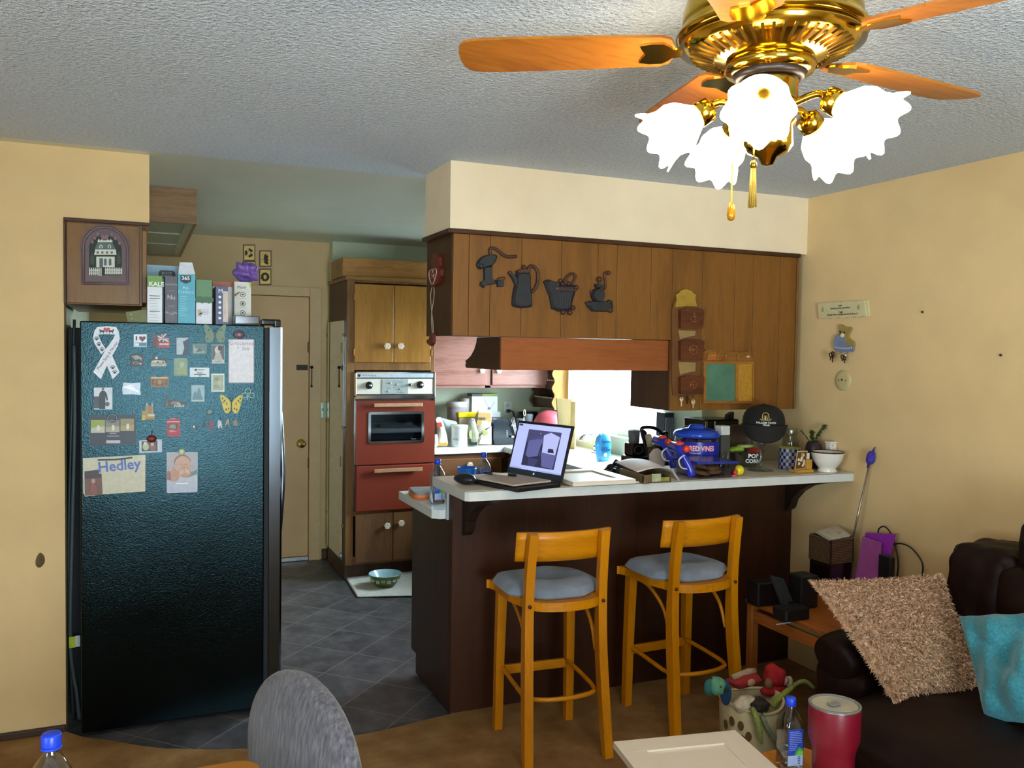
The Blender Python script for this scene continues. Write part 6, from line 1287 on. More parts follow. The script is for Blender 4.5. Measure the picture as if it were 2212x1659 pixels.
pouch('flour_bag', 'cream paper flour bag with a red label leaning beside the oven', 'food bag', [(70, 440), (110, 410), (160, 425), (190, 520), (225, 640), (250, 760), (245, 825), (180, 832), (95, 828), (100, 700), (85, 560)], GY, .07, WZ, [mat('d8d4bf', .55, var=.05), mat('a8322a', .5), mat('c08a24', .5), mat('f0eee6', .5)],
      lambda b, y: (patch(b, [(90, 490), (155, 480), (175, 545), (105, 565)], y, 1), patch(b, [(100, 790), (240, 775), (243, 822), (100, 826)], y+.006, 2), patch(b, [(78, 440), (158, 428), (165, 475), (88, 488)], y+.004, 3)))
pouch('flour_bag', 'half hidden white flour bag at the left end of the counter', 'food bag', [(30, 700), (60, 665), (100, 670), (100, 830), (30, 830)], 6.05, .05, WZ, [mat('e6e4dc', .55)])
pouch('plastic_bag', 'clear rumpled plastic bag standing behind the white canister', 'food bag', [(150, 430), (230, 440), (380, 480), (370, 560), (330, 700), (300, 830), (200, 830), (170, 600)], 6.2, .05, WZ, [mat('b9bfbc', .2, alpha=.75, var=.1)])
def cylpx(x0, x1, y1, y): a, c = dx(x0, y1, y), dx(x1, y1, y); return Vector(((a.x+c.x)/2, y, WZ)), (c.x-a.x)/2*.97, dx((x0+x1)/2, y1, y).z-WZ
p, r, h = cylpx(300, 540, 520, 6.09)
o = thing('canister', 'plain white canister with a flat lid on the back counter', 'canister', p)
MB().lathe([(r*.94, 0), (r*.97, .004), (r*.97, h*.86)], 36, p, cap=False).build('body', mat('e6e6e4', .4, var=.01), o)
MB().lathe([(r*.97, h*.862), (r, h*.866), (r, h*.98), (r*.97, h), (0, h)], 36, p).build('lid', mat('eeeeec', .35, var=.01), o)
b = MB(); wrap_text(b, 'PURE', .02, -.8, h*.35, 0, p, r*.975, .0003)
for q in range(4): b.box(p.x-r*.75, p.x-r*.45, p.y-r*.9, p.y-r*.86, WZ+h*(.12+.04*q), WZ+h*(.13+.04*q), 0)
b.build('lettering', mat('8a8c92', .5), o)
pouch('seed_pouch', 'small dark seed pouch with a clear window full of pale green seeds', 'food bag', [(545, 480), (590, 425), (640, 440), (670, 560), (700, 650), (680, 760), (676, 822), (560, 822), (545, 640)], 6.06, .05, WZ, [mat('8d8a74', .3, var=.15), mat('23241f', .35), mat('9aa860', .5, var=.3, scale=90), mat('8a6aa0', .4)],
      lambda b, y: (patch(b, [(552, 725), (682, 725), (674, 818), (562, 818)], y+.008, 1), patch(b, sm2([(560, 640), (600, 580), (650, 600), (685, 660), (660, 715), (575, 715)], 3), y+.004, 2), patch(b, [(595, 430), (635, 440), (632, 520), (600, 520)], y+.010, 3)))
pouch('food_pouch', 'tall tan and white protein pouch with plant drawings', 'food bag', [(650, 400), (690, 310), (780, 318), (885, 315), (880, 500), (888, 700), (880, 815), (780, 818), (680, 800), (640, 700), (635, 520)], 6.13, .06, WZ, [mat('a9a08a', .35, var=.05), mat('9c7a3c', .4), mat('d6d2c4', .4), mat('3a3226', .4), mat('8a8a4a', .5)],
      lambda b, y: (patch(b, [(690, 340), (870, 350), (872, 470), (660, 540)], y+.006, 1, .004), patch(b, [(760, 620), (880, 540), (880, 800), (700, 800)], y+.006, 2, .004), patch(b, [(670, 660), (760, 630), (700, 700), (685, 695)], y+.004, 3, .006), patch(b, [(790, 580), (870, 545), (800, 600)], y+.003, 3, .006), patch(b, sm2([(740, 620), (790, 590), (830, 640), (780, 680)], 3), y+.003, 4, .005),
                        b.text('neo', .045, dx(738, 425, y).x, dx(738, 425, y).z, y-.001, .0006, 3, bold=.0006)))
p, r, h = cylpx(235, 520, 185, 6.42)
o = thing('storage_tub', 'round translucent tub stacked high behind the bags', 'food container', p)
MB().lathe([(r*.8, 0), (r*.85, .005), (r*.97, h*.86)], 36, p).build('tub_body', mat('a79a9c', .25, alpha=.9, var=.1), o); MB().lathe([(r*.98, h*.862), (r*1.03, h*.87), (r*1.03, h*.96), (r, h), (0, h)], 36, p).build('lid', mat('c9c3c0', .3), o)
a, c = dx(405, 500, 6.20), dx(690, 330, 6.20); o = thing('yellow_lid_box', 'clear box with a bright yellow lid between the bags', 'food container', ((a.x+c.x)/2, 6.24, WZ))
MB().box(a.x+.006, c.x-.01, 6.205, 6.265, WZ, c.z-.045, .006).build('box_body', mat('a08a68', .25, alpha=.9, var=.1), o); MB().box(a.x, c.x, 6.20, 6.27, c.z-.0445, c.z-.004, .006).build('lid', mat('e0c410', .3), o)
p, r, h = cylpx(425, 585, 130, 6.50); r *= .9
MB().lathe([(r*.8, 0), (r, h*.9), (r*1.02, h), (r*.95, h)], 28, p, ruff=lambda k, a, rr, z: (rr*(1+.03*math.cos(14*a)), z)).build('plastic_tub', mat('c8c4bc', .25, alpha=.85), loc=p, label='fluted clear plastic tub at the back against the wall', cat='food container')
a, c = dx(600, 350, 6.44), dx(972, 70, 6.44); o = thing('white_carton', 'white carton with a green and grey top edge standing at the back', 'box', ((a.x+c.x)/2, 6.5, WZ))
b = MB(); b.box(a.x, c.x, 6.44, 6.55, WZ, c.z-.02, .002); b.box(a.x, a.x+(c.x-a.x)*.4, 6.44, 6.55, c.z-.0198, c.z, 0, 1); b.box(a.x+(c.x-a.x)*.4, c.x, 6.44, 6.55, c.z-.0198, c.z, 0, 2); b.build('carton', [mat('e9e9e6', .45, var=.01), mat('5a605c', .5), mat('9aad4a', .5)], o)
b = MB(); 
for pts in ([(780, 140), (800, 200), (830, 250), (845, 270)], [(920, 180), (905, 230), (870, 262)]): b.tube(smooth_path([dx(*q, 6.44)-Vector((0, .0012, 0)) for q in pts], 4), .0011, 5)
k = dx(848, 278, 6.44); b.box(k.x-.012, k.x+.012, 6.4385, 6.4399, k.z-.012, k.z+.006); b.build('line_drawing', mat('7a7c80', .5), o)
a, c = dx(880, 420, 6.40), dx(1020, 335, 6.40); MB().box(a.x+.008, c.x, 6.41, 6.43, WZ, c.z, .002).build('white_carton', mat('dcdddb', .5), label='low white carton behind the toaster', cat='box', loc=(a.x+.03, 6.42, WZ))
# outlet with a black plug, toaster
k = dx(1115, 278, YO); o = thing('wall_outlet', 'white wall outlet plate above the toaster', 'outlet', (k.x, YO, k.z))
MB().box(k.x-.037, k.x+.037, YO-.007, YO-.0005, k.z-.058, k.z+.058, .003).build('plate', mat('d5dacb', .35), o)
b = MB()
for s in (-1, 1): b.prism(circ(k.x, k.z+s*.022, .016, 18), YO-.0095, YO-.0072)
b.build('socket', mat('b5bcae', .35), o)
q = k-Vector((0, .02, .022)); o2 = thing('plug', 'black plug and cord in the wall outlet', 'plug', (q.x, YO-.02, q.z))
MB().box(q.x-.014, q.x+.014, YO-.034, YO-.0098, q.z-.013, q.z+.013, .004).build('plug_body', BLACK, o2); MB().tube(smooth_path([(q.x+.004, YO-.034, q.z), (q.x+.03, YO-.045, q.z-.005), (q.x+.04, YO-.05, q.z-.05), (q.x+.042, YO-.06, q.z-.12), (q.x+.03, 6.46, WZ+.006)], 6), .004, 8).build('cord', BLACK, o2)
a, c = dx(908, 790, 6.10), dx(1235, 430, 6.10); TZ = c.z; o = thing('toaster', 'shiny black toaster with four pale dials on the back counter', 'toaster', ((a.x+c.x)/2, 6.2, WZ))
pr = [(a.x+.015, WZ+.004), (a.x, WZ+.05), (a.x, TZ-.03), (a.x+.015, TZ-.006), (a.x+.04, TZ), (c.x-.05, TZ), (c.x-.02, TZ-.012), (c.x-.004, TZ-.05), (c.x, WZ+.05), (c.x-.012, WZ+.004)]
MB().prism(pr, 6.10, 6.30).build('body', mat('141821', .15, coat=.6, var=.03), o)
b = MB(); [b.box(a.x+.04, c.x-.05, 6.135+.075*q, 6.165+.075*q, TZ-.01, TZ+.0012) for q in range(2)]; b.build('slots', mat('050506', .6), o)
b = MB()
for q in range(4): k = dx(1108, 612+28*q, 6.10); b.at((k.x, 6.0995, k.z), (PI/2, 0, 0)).lathe([(.0075, 0), (.0068, .004), (.004, .005)], 16, cap=False)
b.build('dials', mat('aeb6bd', .3, .3), o)
for py in (525, 690): k = dx(1170, py, 6.10); MB().box(k.x-.012, k.x+.012, 6.07, 6.0995, k.z-.007, k.z+.007, .003).build('lever', CHROME, o)
# utensils, tumblers, colander, boards
p, r, h = cylpx(1255, 1555, 330, 6.34); o = thing('food_processor', 'black food processor half hidden in the corner', 'kitchen appliance', p)
MB().lathe([(r*.9, 0), (r*.95, .01), (r*.9, h*.6), (r, h*.85), (r*.9, h), (0, h)], 30, p).build('housing', mat('131315', .3), o)
CT = 'clear plastic tumblers by the utensils'
for lb, x0, x1, y1, yy in (('clear tumbler lying mouth up, left of the two by the toaster', 1252, 1370, 430, 6.16), ('clear tumbler, right of the two by the toaster', 1368, 1480, 365, 6.18)):
    p, r, h = cylpx(x0, x1, y1, yy); MB().lathe([(r*.75, 0), (r*.8, .004), (r, h), (r*.93, h), (r*.7, .01), (0, .01)], 28, p).build('tumbler', mat('8f959c', .08, alpha=.75), loc=p, label=lb, cat='tumbler', group=CT)
a, c = dx(1345, 420, 6.1), dx(1370, 280, 6.1); p = Vector((a.x, 6.08, a.z-.12)); b = MB(); top_ = Vector((c.x, 6.10, c.z)); bt = Vector((a.x-.02, 6.10, WZ+.004))
b.tube([bt, bt.lerp(top_, .75)], .004, 8); lp = bt.lerp(top_, .87); b.tube([lp+Vector((.008*math.cos(t), 0, .024*math.sin(t)+.0)) for t in [2*PI*q/16 for q in range(16)]], .0035, 6, closed=True)
b.build('bottle_brush', mat('d9d6a8', .4), loc=bt, label='pale looped brush handle sticking up behind the tumblers', cat='kitchen utensil')
for q, (x0, y0, x1, y1) in enumerate(((1245, 500, 1165, 430), (1255, 490, 1190, 415), (1262, 480, 1215, 408))):
    e = dx(x1, y1, 6.07); s0 = Vector((dx(x0+30, y0, 6.07).x, 6.07, WZ+.004)); MB().tube([s0+Vector((0, .006*q, 0)), e+Vector((0, .006*q, 0))], .003, 6).build('chopstick', mat('b9bcc0', .25, .8), loc=s0, label=('leftmost', 'middle', 'rightmost')[q]+' of the three silver rods beside the toaster', cat='kitchen utensil', group='silver rods by the toaster')
cx1 = dx(1728, 560, 6.05); rr = (dx(1945, 540, 6.05).x-dx(1512, 540, 6.05).x)/2; topz = dx(1800, 312, 6.05).z
b = MB(); H_ = topz-WZ; b.lathe([(rr, 0), (rr*1.0, H_*.55), (rr*.93, H_*.7), (rr*.78, H_*.84), (rr*.5, H_*.95), (rr*.2, H_*.995), (0, H_)], 40, (cx1.x, 6.06, WZ))
b.build('washing_up_bowl', mat('c25560', .4), loc=(cx1.x, 6.06, WZ), label='pink washing up bowl turned upside down by the window wall', cat='bowl')
a = [dx(*q, 5.80) for q in ((1870, 140), (2040, 150))]
b = MB(); x0, x1 = a[0].x, min(a[1].x+.004, XK-.02); b.hexa([(x0+.008, 5.79, WZ), (x1+.008, 5.74, WZ), (x1+.008, 5.755, WZ), (x0+.008, 5.805, WZ), (x0-.006, 5.84, a[0].z), (x1-.008, 5.79, a[1].z), (x1-.008, 5.805, a[1].z), (x0-.006, 5.855, a[0].z)])
b.build('cutting_board', wood('a08a60', '8c764c', 'z', .5), label='tan wooden cutting board standing behind the pink bowl', cat='cutting board', loc=(x0, 5.8, WZ))
a = [dx(*q, 5.70) for q in ((2040, 185), (2075, 185), (2105, 810))]
b = MB(); b.box(a[0].x+.012, a[0].x+.022, 5.66, 5.735, WZ, a[0].z, .002); b.build('cutting_board', mat('d9bd7a', .45), label='thin pale yellow board on edge beside the tan cutting board', cat='cutting board', loc=(a[0].x, 5.74, WZ))
# scalloped spice rack on the wall by the window
rk = thing('spice_rack', 'dark wooden wall rack with scalloped sides and three shelves by the window', 'wall rack', (XK-.06, 6.3, 1.2))
rx0 = XK-.13; rz0, rz1 = on_y(1210, 885, 6.1).z, on_y(1210, 802, 6.1).z+.15
def scal(x0, n=5):
    o = [(XK-.001, rz1), (XK-.001, rz0)]
    for q in range(31): z = rz0+(rz1-rz0)*q/30; o.append((x0+.012*math.cos(2*PI*q/7.5), z))
    return o
for y, m in ((6.06, wood('b5853c', '9c6c28', 'z', .4)), (6.44, wood('5a3f2a', '47301d', 'z', .45))): MB().prism(scal(rx0), y, y+.014).build('side_panel', m, rk)  # near side's lighter orange wood has the window light painted in
b = MB(); b.box(XK-.012, XK-.001, 6.0745, 6.4395, rz0, rz1)
for q in range(3): z = rz0+.02+(rz1-rz0)*q*.31; b.box(rx0+.015, XK-.0125, 6.0745, 6.4395, z, z+.012); b.box(rx0+.012, rx0+.02, 6.0745, 6.4395, z+.012, z+.065)
b.build('shelves', wood('5a3f2a', '47301d', 'y', .5), rk)
b = MB()
for q in range(3):
    z = rz0+.02+(rz1-rz0)*q*.31+.07
    for j in range(11): b.ball((rx0+.016, 6.09+.034*j, z), .007, 8, 6)
b.build('beading', mat('cfc3a6', .5), rk)
# sheer curtain, dish soap, sink things, blender, kettle
def curt(a, c): return (XK-.025-.012*math.sin(34*a)-.01*c, 5.99-.30*a-.10*c*a, 2.02-1.07*c)
MB().sheet(curt, 50, 10, .0).build('curtain', sheer('f2f0ee', .55), loc=(XK-.02, 5.9, 2.0), label='sheer white curtain drawn to the far side of the kitchen window', cat='curtain')
MB().sheet(lambda a, c: (XK-.025-.012*math.sin(34*a)-.01*c, 4.70+.30*a, 2.02-1.0*c), 50, 10, .0).build('curtain', sheer('dfe6f0', .55), loc=(XK-.02, 4.8, 2.0), label='sheer white curtain at the near side of the window, under the hanging cabinet', cat='curtain')
MB().cyl((XK-.03, 4.6, 2.03), (XK-.03, 6.02, 2.03), .008).build('curtain_rod', mat('c9c6bc', .3, .6), loc=(XK-.03, 5.3, 2.03), label='thin pale curtain rod over the kitchen window', cat='curtain rod')
sy = 5.0; p = at_px(1304, sy, WZ); z1 = on_y(1304, 936, sy).z-WZ; w_ = (on_y(1321, 960, sy).x-on_y(1287, 960, sy).x)/2*1.0
so = thing('dish_soap', 'bright blue clear dish soap bottle in front of the window', 'soap bottle', p); SBL = mat('3aa6d8', .08, alpha=.8, var=.12, scale=14)
def oval(lv, b, mi=0, fl=.55, n=28):
    vs = [(p.x+r*math.cos(t), p.y+r*fl*math.sin(t), p.z+z) for r, z in lv for t in [2*PI*q/n for q in range(n)]]
    b.add(vs, [(k*n+i, k*n+(i+1) % n, (k+1)*n+(i+1) % n, (k+1)*n+i) for k in range(len(lv)-1) for i in range(n)]+[tuple(range(n)), tuple((len(lv)-1)*n+i for i in range(n))], mi, True)
b = MB(); oval([(w_*.72, 0), (w_*.78, .006), (w_*.86, z1*.2), (w_, z1*.45), (w_*.98, z1*.7), (w_*.8, z1*.88), (w_*.5, z1*.95), (w_*.42, z1)], b); b.build('bottle_body', SBL, so)
b = MB(); b.at((p.x, p.y-w_*.57, p.z)).text('DAWN', .022, 0, z1*.70, 0, .0006, 0, bold=.0006).text('PLATINUM', .011, 0, z1*.50, 0, .0006, 0)
b.prism([(-w_*.62, z1*.46), (w_*.62, z1*.46), (w_*.5, z1*.36), (-w_*.5, z1*.36)], -.0004, .0002, 1); b.prism(circ(0, z1*.24, .014, 16), -.0004, .0002, 2); b.build('label', [mat('1a4a86', .4), mat('1f5f96', .4), mat('d9eef6', .4)], so)
p = at_px(1262, 5.35, WZ); f = thing('faucet', 'small chrome kitchen faucet at the sink under the window', 'faucet', (XK-.09, 5.35, WZ))
MB().tube(smooth_path([(XK-.09, 5.35, WZ), (XK-.09, 5.35, WZ+.1), (XK-.13, 5.35, WZ+.15), (XK-.24, 5.35, WZ+.13), (XK-.26, 5.35, WZ+.10)], 6), .011, 12).build('spout', CHROME, f)
MB().box(XK-.12, XK-.06, 5.24, 5.46, WZ, WZ+.012, .004).build('deck_plate', CHROME, f)
for y in (5.27, 5.43): MB().lathe([(.02, .0125), (.018, .03), (.024, .04), (.02, .055), (0, .056)], 16, (XK-.09, y, WZ)).build('handle', CHROME, f)
by = 4.15; p = at_px(1383, by, WZ); bz = on_y(1383, 930, by).z; bl = thing('can_opener', 'black electric can opener with a grey cup on top, behind the carton', 'kitchen appliance', p)
x0, x1 = on_y(1364, 960, by).x, on_y(1394, 960, by).x; zm = on_y(1380, 958, by).z; zl = on_y(1380, 985, by).z
b = MB(); b.box(x0-.012, x1+.012, by-.03, by+.10, WZ, zl, .012); b.box(x0+.006, x1-.002, by, by+.09, zl-.002, zm, .008); b.build('housing', mat('141417', .2, coat=.3), bl)
b = MB(); k = Vector(((x0+x1)/2, by-.0015, (zl+zm)/2)); b.tube([(k.x+.026*math.cos(t), k.y, k.z+.022*math.sin(t)) for t in [2*PI*q/24 for q in range(24)]], .0035, 8, closed=True); b.build('ring', mat('6a5a60', .3, .5), bl)
MB().lathe([(.03, zm+.0005-WZ), (.034, bz-WZ), (.03, bz-WZ), (.026, zm+.006-WZ), (0, zm+.006-WZ)], 28, (k.x-.002, by+.045, WZ)).build('grey_cup', mat('7d8088', .3), bl)
e0 = [on_y(a, c, by+.05) for a, c in ((1392, 990), (1396, 960), (1393, 935), (1382, 930))]; MB().tube(smooth_path(e0, 5), .011, 10).build('handle', BLACK, bl)
pm = thing('pepper_mill', 'pale wooden mill with a brown band leaning by the can opener', 'pepper mill', at_px(1412, 3.83, WZ)); pz = [on_y(a, c, 3.83) for a, c in ((1400, 938), (1406, 950), (1410, 960), (1415, 972))]
b = MB(); e = pz[0]; s0 = Vector((pz[3].x+.02, 3.83, WZ+.006)); dv = e-s0; b.tube([s0, s0+dv*.62], [.02, .016], 16); b.tube([s0+dv*.625, s0+dv*.78], .0155, 16, 1); b.tube([s0+dv*.785, s0+dv*.98, e], [.016, .017, .008], 16); b.build('mill', [mat('a08f6c', .45), mat('4f2c18', .4)], pm)
ky = 4.02; p = at_px(1438, ky, WZ); kr = .095; kt = on_y(1438, 928, ky).z-WZ
kt_ = thing('kettle', 'black stovetop kettle with an arched handle behind the squirt guns', 'kettle', p)
b = MB(); b.lathe([(kr*.95, 0), (kr, .01), (kr*.98, kt*.35), (kr*.75, kt*.7), (kr*.4, kt*.84), (.02, kt*.86), (.012, kt*.9), (.018, kt*.95), (0, kt*.97)], 36, p); b.build('body', mat('0d0d0f', .12, coat=.5), kt_)
b = MB(); b.tube(smooth_path([p+Vector((-.095, 0, kt*.45)), p+Vector((-.15, 0, kt*.95)), p+Vector((-.14, 0, kt*1.05)), p+Vector((-.06, 0, kt*1.02)), p+Vector((.0, 0, kt*.85))], 6), .010, 10); b.build('handle', mat('0d0d0f', .25), kt_)
MB().tube([p+Vector((.07, 0, kt*.5)), p+Vector((.13, 0, kt*.85))], [.022, .012], 14).build('spout', mat('0d0d0f', .12), kt_)
b = MB(); x0, x1 = on_y(1403, 990, 3.62).x, on_y(1434, 990, 3.62).x; z1 = on_y(1415, 968, 3.62).z
b.prism([(x0, ZB), (x1, ZB), (x1+.004, z1-.03), (x1-.02, z1-.012), (x0+.045, z1), (x0+.02, z1-.004), (x0-.004, z1-.03)], 3.615, 3.619); b.build('packaging_card', mat('b5a290', .7), label='cut out tan cardboard backing standing behind the squirt guns', cat='cardboard', loc=(x0, 3.617, ZB))
b = MB(); x0, x1 = on_y(1441, 915, 4.55).x, on_y(1455, 915, 4.55).x; z0, z1 = WZ, on_y(1448, 892, 4.55).z; b.box(x0-.01, x1+.01, 4.56, 4.66, z0, z1, .004)
for q in range(6): xx = x0-.004+(x1-x0+.008)*q/5; b.box(xx-.0035, xx+.0035, 4.553, 4.5595, z0+.04, z1-.03, 0, 1)
b.build('space_heater', [mat('15161c', .4), mat('8c929e', .3, .4)], label='dark upright heater with vertical grille bars by the window', cat='heater', loc=(x0, 4.6, WZ))
# ---------------------------------------------------------------- kitchen floor: mat and bowl
c4 = [on_z(a, c, -.0115) for a, c in ((742, 1243), (905, 1227), (935, 1289), (772, 1292))]
b = MB(); 
def rug(a, c): 
    p0 = c4[0].lerp(c4[1], a); p1 = c4[3].lerp(c4[2], a); v = p0.lerp(p1, c); return (v.x, v.y, -.0052+.0007*math.sin(150*c)+.0006*math.sin(90*a))
b.sheet(rug, 40, 60, .006); b.build('floor_mat', mat('d3cfc6', .95, bmp=.5, bscale=150), label='white woven mat on the dark kitchen tiles', cat='mat', loc=(c4[0].x+.2, c4[0].y, -.011))
p = on_z(832, 1266, -.003); p.z = -.0035; r = (on_y(866, 1240, p.y).x-on_y(796, 1240, p.y).x)/2; h = r*.78; bw = thing('mixing_bowl', 'green mixing bowl with white flowers and a pale blue inside on the mat', 'bowl', p)
b = MB(); b.lathe([(r*.52, 0), (r*.55, .004), (r*.8, h*.45), (r*.97, h*.9), (r, h)], 44, p, cap=False); b.build('outside', mat('57652f', .2, coat=.3), bw)
b = MB(); b.lathe([(r*1.0, h+.0002), (r*.985, h+.002), (r*.96, h), (r*.78, h*.5), (r*.5, .012), (0, .010)], 44, p, cap=False); b.build('inside', mat('a9cbd6', .2, coat=.3), bw)
b = MB()
for q in range(9):
    t = -PI+PI*q/8; 
    for j in range(5): a = 2*PI*j/5; R = r*.86+.0015; b.ball((p.x+R*math.cos(t+.03*math.cos(a)/r*.4), p.y+R*math.sin(t+.03*math.cos(a)/r*.4), p.z+h*.58+.008*math.sin(a)+.006*(q % 2)), .0052, 8, 6)
b.build('flower_pattern', mat('c9cfb0', .4), bw)
# ---------------------------------------------------------------- bar stools
WST = wood('d08408', 'be7606', 'z', .35, 1, .2); WSTX = wood('d08408', 'be7606', 'x', .35, 1, .2)
def make_stool():
    o = thing('bar_stool', 'honey coloured wooden bar stool, the left one, nearer the refrigerator', 'bar stool', (0, 0, 0), 0)
    for s in (-1, 1):
        MB().bar([(s*.165, .175, 0), (s*.163, .172, .3), (s*.158, .165, .608)], [.034, .036, .04], [.034, .036, .04]).build('leg', WST, o)
        MB().bar(smooth_path([(s*.172, -.215, 0), (s*.166, -.185, .2), (s*.160, -.160, .42), (s*.158, -.155, .60), (s*.156, -.168, .78), (s*.152, -.188, .918)], 4), .036, [.032+.014*math.sin(PI*min(1, q/14)) for q in range(21)]).build('leg', WST, o)
    def seat(z0, z1, k=1):
        pts = [(-.185, .20), (.185, .20), (.195, .16), (.185, -.10), (.16, -.165), (.10, -.20), (0, -.215), (-.10, -.20), (-.16, -.165), (-.185, -.10), (-.195, .16)]
        return sm2([(x*k, y*k) for x, y in pts], 3)
    # seat ring stops at the inside of the rear posts
    b = MB(); b.prism([(x*.90, y) if y < -.06 else (x, y) for x, y in seat(0, 0)], .609, .645, ax='z'); b.build('seat', WSTX, o)
    def rest(a, c): x = -.205+.41*a; return (x, -.166-.042*(1-(x/.205)**2)-.020*c, .798+.116*c)
    b = MB(); b.sheet(lambda a, c: (rest(a, c)[0], rest(a, c)[1]+.044, rest(a, c)[2]), 20, 4, .016, sm=True); b.build('backrest', WSTX, o)
    b = MB(); b.tube(smooth_path([(-.150, .165, .27), (-.155, 0, .26), (-.150, -.12, .25), (-.10, -.168, .25), (0, -.185, .25), (.10, -.168, .25), (.150, -.12, .25), (.155, 0, .26), (.150, .165, .27)], 5), .0095, 10); b.build('stretcher', WSTX, o)
    MB().box(-.147, .147, .165, .183, .235, .275, .003).build('stretcher', WSTX, o)
    for s in (-1, 1):
        pts = smooth_path([(s*.150, .15, .601), (s*.150, .05, .591), (s*.150, -.03, .555), (s*.150, -.09, .50), (s*.152, -.125, .41)], 5); MB().tube(pts, .008, 8).build('bracket', WSTX, o)
        b = MB(); b.at((s*.158, -.176, .628), (PI/2, 0, 0)).lathe([(.008, 0), (.007, .005), (0, .007)], 14); b.build('screw', mat('5a3412', .3, .6), o)
    return o
ST = make_stool(); ST2 = copy_tree(ST); ST2['label'] = 'honey coloured wooden bar stool, the right one, nearer the sofa'
ST.location = (1.575, 3.19, 0); ST.rotation_euler = (0, 0, math.radians(-4)); ST2.location = (2.245, 3.22, 0); ST2.rotation_euler = (0, 0, math.radians(2))
for s in (ST, ST2): s['group'] = 'bar stools at the peninsula'
def cushion(label, x, y, rz, seed):
    rnd = random.Random(seed); ph = [rnd.uniform(0, 6) for _ in range(5)]; b = MB().at((x, y, .6465), (0, 0, rz))
    def top(a, c):
        u, v = 2*a-1, 2*c-1; k = (abs(u)**4+abs(v)**4)**.25; m = max(abs(u), abs(v), 1e-6); sx = u*m/max(k, 1e-6) if k else 0; sy = v*m/max(k, 1e-6) if k else 0
        e = max(0, 1-max(abs(u), abs(v))**5); sx *= 1-.34*min(1, max(0, (-.45-sy)*3)); return (sx*.21-.006, sy*.195, .010+.040*e**.5+.006*e*math.sin(5*u+ph[0])*math.sin(4*v+ph[1])-.012*e*math.exp(-(v+.1)**2*30)*math.cos(2*u))
    def bot(a, c): t = top(a, c); return (t[0], t[1], .0 if max(abs(2*a-1), abs(2*c-1)) < .99 else .010)
    b.sheet(top, 28, 28); b.sheet(bot, 28, 28, sm=False)
    return b.build('seat_cushion', [mat('7d8796', .9, var=.10, scale=14, bmp=.5, bscale=350, sheen=.3)], loc=(x, y, .6465), label=label, cat='cushion', group='grey blue seat cushions')
cushion('grey blue seat cushion on the left bar stool', 1.575, 3.205, math.radians(-4), 1); cushion('grey blue seat cushion on the right bar stool', 2.245, 3.235, math.radians(2), 2)
# ---------------------------------------------------------------- ceiling fan
FC = Vector((1.235, 1.49, 0)); fan = thing('ceiling_fan', 'brass ceiling fan with oak blades and five lit tulip glass shades', 'ceiling fan', (FC.x, FC.y, H))
GOLD = mat('c9a53a', .13, 1, var=.02)
b = MB(); b.lathe([(.0, H-.0005), (.115, H-.0005), (.15, H-.02), (.172, H-.05), (.184, H-.085), (.186, H-.115), (.178, H-.125), (.196, H-.132), (.198, H-.142), (.185, H-.150), (.10, H-.150)], 64, FC); b.build('motor_housing', GOLD, fan)
b = MB(); b.lathe([(.10, H-.1505), (.185, H-.1515), (.192, H-.160), (.15, H-.178), (.10, H-.192), (.085, H-.196)], 64, FC)
for q in range(48): a = 2*PI*q/48; b.at(FC, (0, 0, a)).hexa([(.118, -.0022, H-.192), (.168, -.0032, H-.1735), (.168, .0032, H-.1735), (.118, .0022, H-.192), (.118, -.0022, H-.188), (.168, -.0032, H-.1685), (.168, .0032, H-.1685), (.118, .0022, H-.188)], 1)
b.build('vented_plate', [GOLD, mat('6b4f14', .3, .9)], fan)
b = MB(); b.lathe([(.09, H-.190), (.095, H-.205), (.09, H-.218), (.06, H-.222)], 48, FC); b.lathe([(.078, H-.2185), (.07, H-.232), (.06, H-.232)], 48, FC, 1); b.build('flywheel_ring', [GOLD, mat('241a1a', .4)], fan)
b = MB(); b.lathe([(.058, H-.2325), (.060, H-.24), (.060, H-.30), (.055, H-.308), (.057, H-.312), (.057, H-.322), (.050, H-.33), (.052, H-.37), (.042, H-.385), (.02, H-.395), (.012, H-.41), (0, H-.412)], 48, FC)
b.ball((FC.x-.02, FC.y-.057, H-.262), .005, 10, 8, 1); b.build('switch_housing', [GOLD, mat('3a2c14', .4)], fan)
OAK = wood('a5641e', '864c14', 'x', .35)
for q in range(5):
    a = math.radians(6+72*q); T = Matrix.Translation((FC.x, FC.y, H-.165)) @ Matrix.Rotation(a, 4, 'Z') @ Matrix.Rotation(math.radians(10), 4, 'X')
    o = sm2([(.21, -.05), (.30, -.062), (.45, -.068), (.60, -.068), (.655, -.055), (.668, 0), (.655, .055), (.60, .068), (.45, .068), (.30, .062), (.21, .05)], 3)
    b = MB().tm(T); b.prism(o, -.003, .003, ax='z'); bd = b.build('blade', OAK, fan)
    b = MB().tm(T); b.prism(sm2([(.186, -.014), (.205, -.018), (.225, -.04), (.275, -.035), (.262, 0), (.275, .035), (.225, .04), (.205, .018), (.186, .014)], 2), -.0075, -.0032, ax='z'); b.build('blade_bracket', GOLD, bd)
def lampglass():
    m, nt, b = base('lit_frosted_glass'); b.inputs['Base Color'].default_value = (.95, .93, .88, 1); b.inputs['Roughness'].default_value = .4
    b.inputs['Emission Color'].default_value = (1, .84, .60, 1); b.inputs['Emission Strength'].default_value = LAMP; return m
LAMP = 11.5
LG = lampglass()
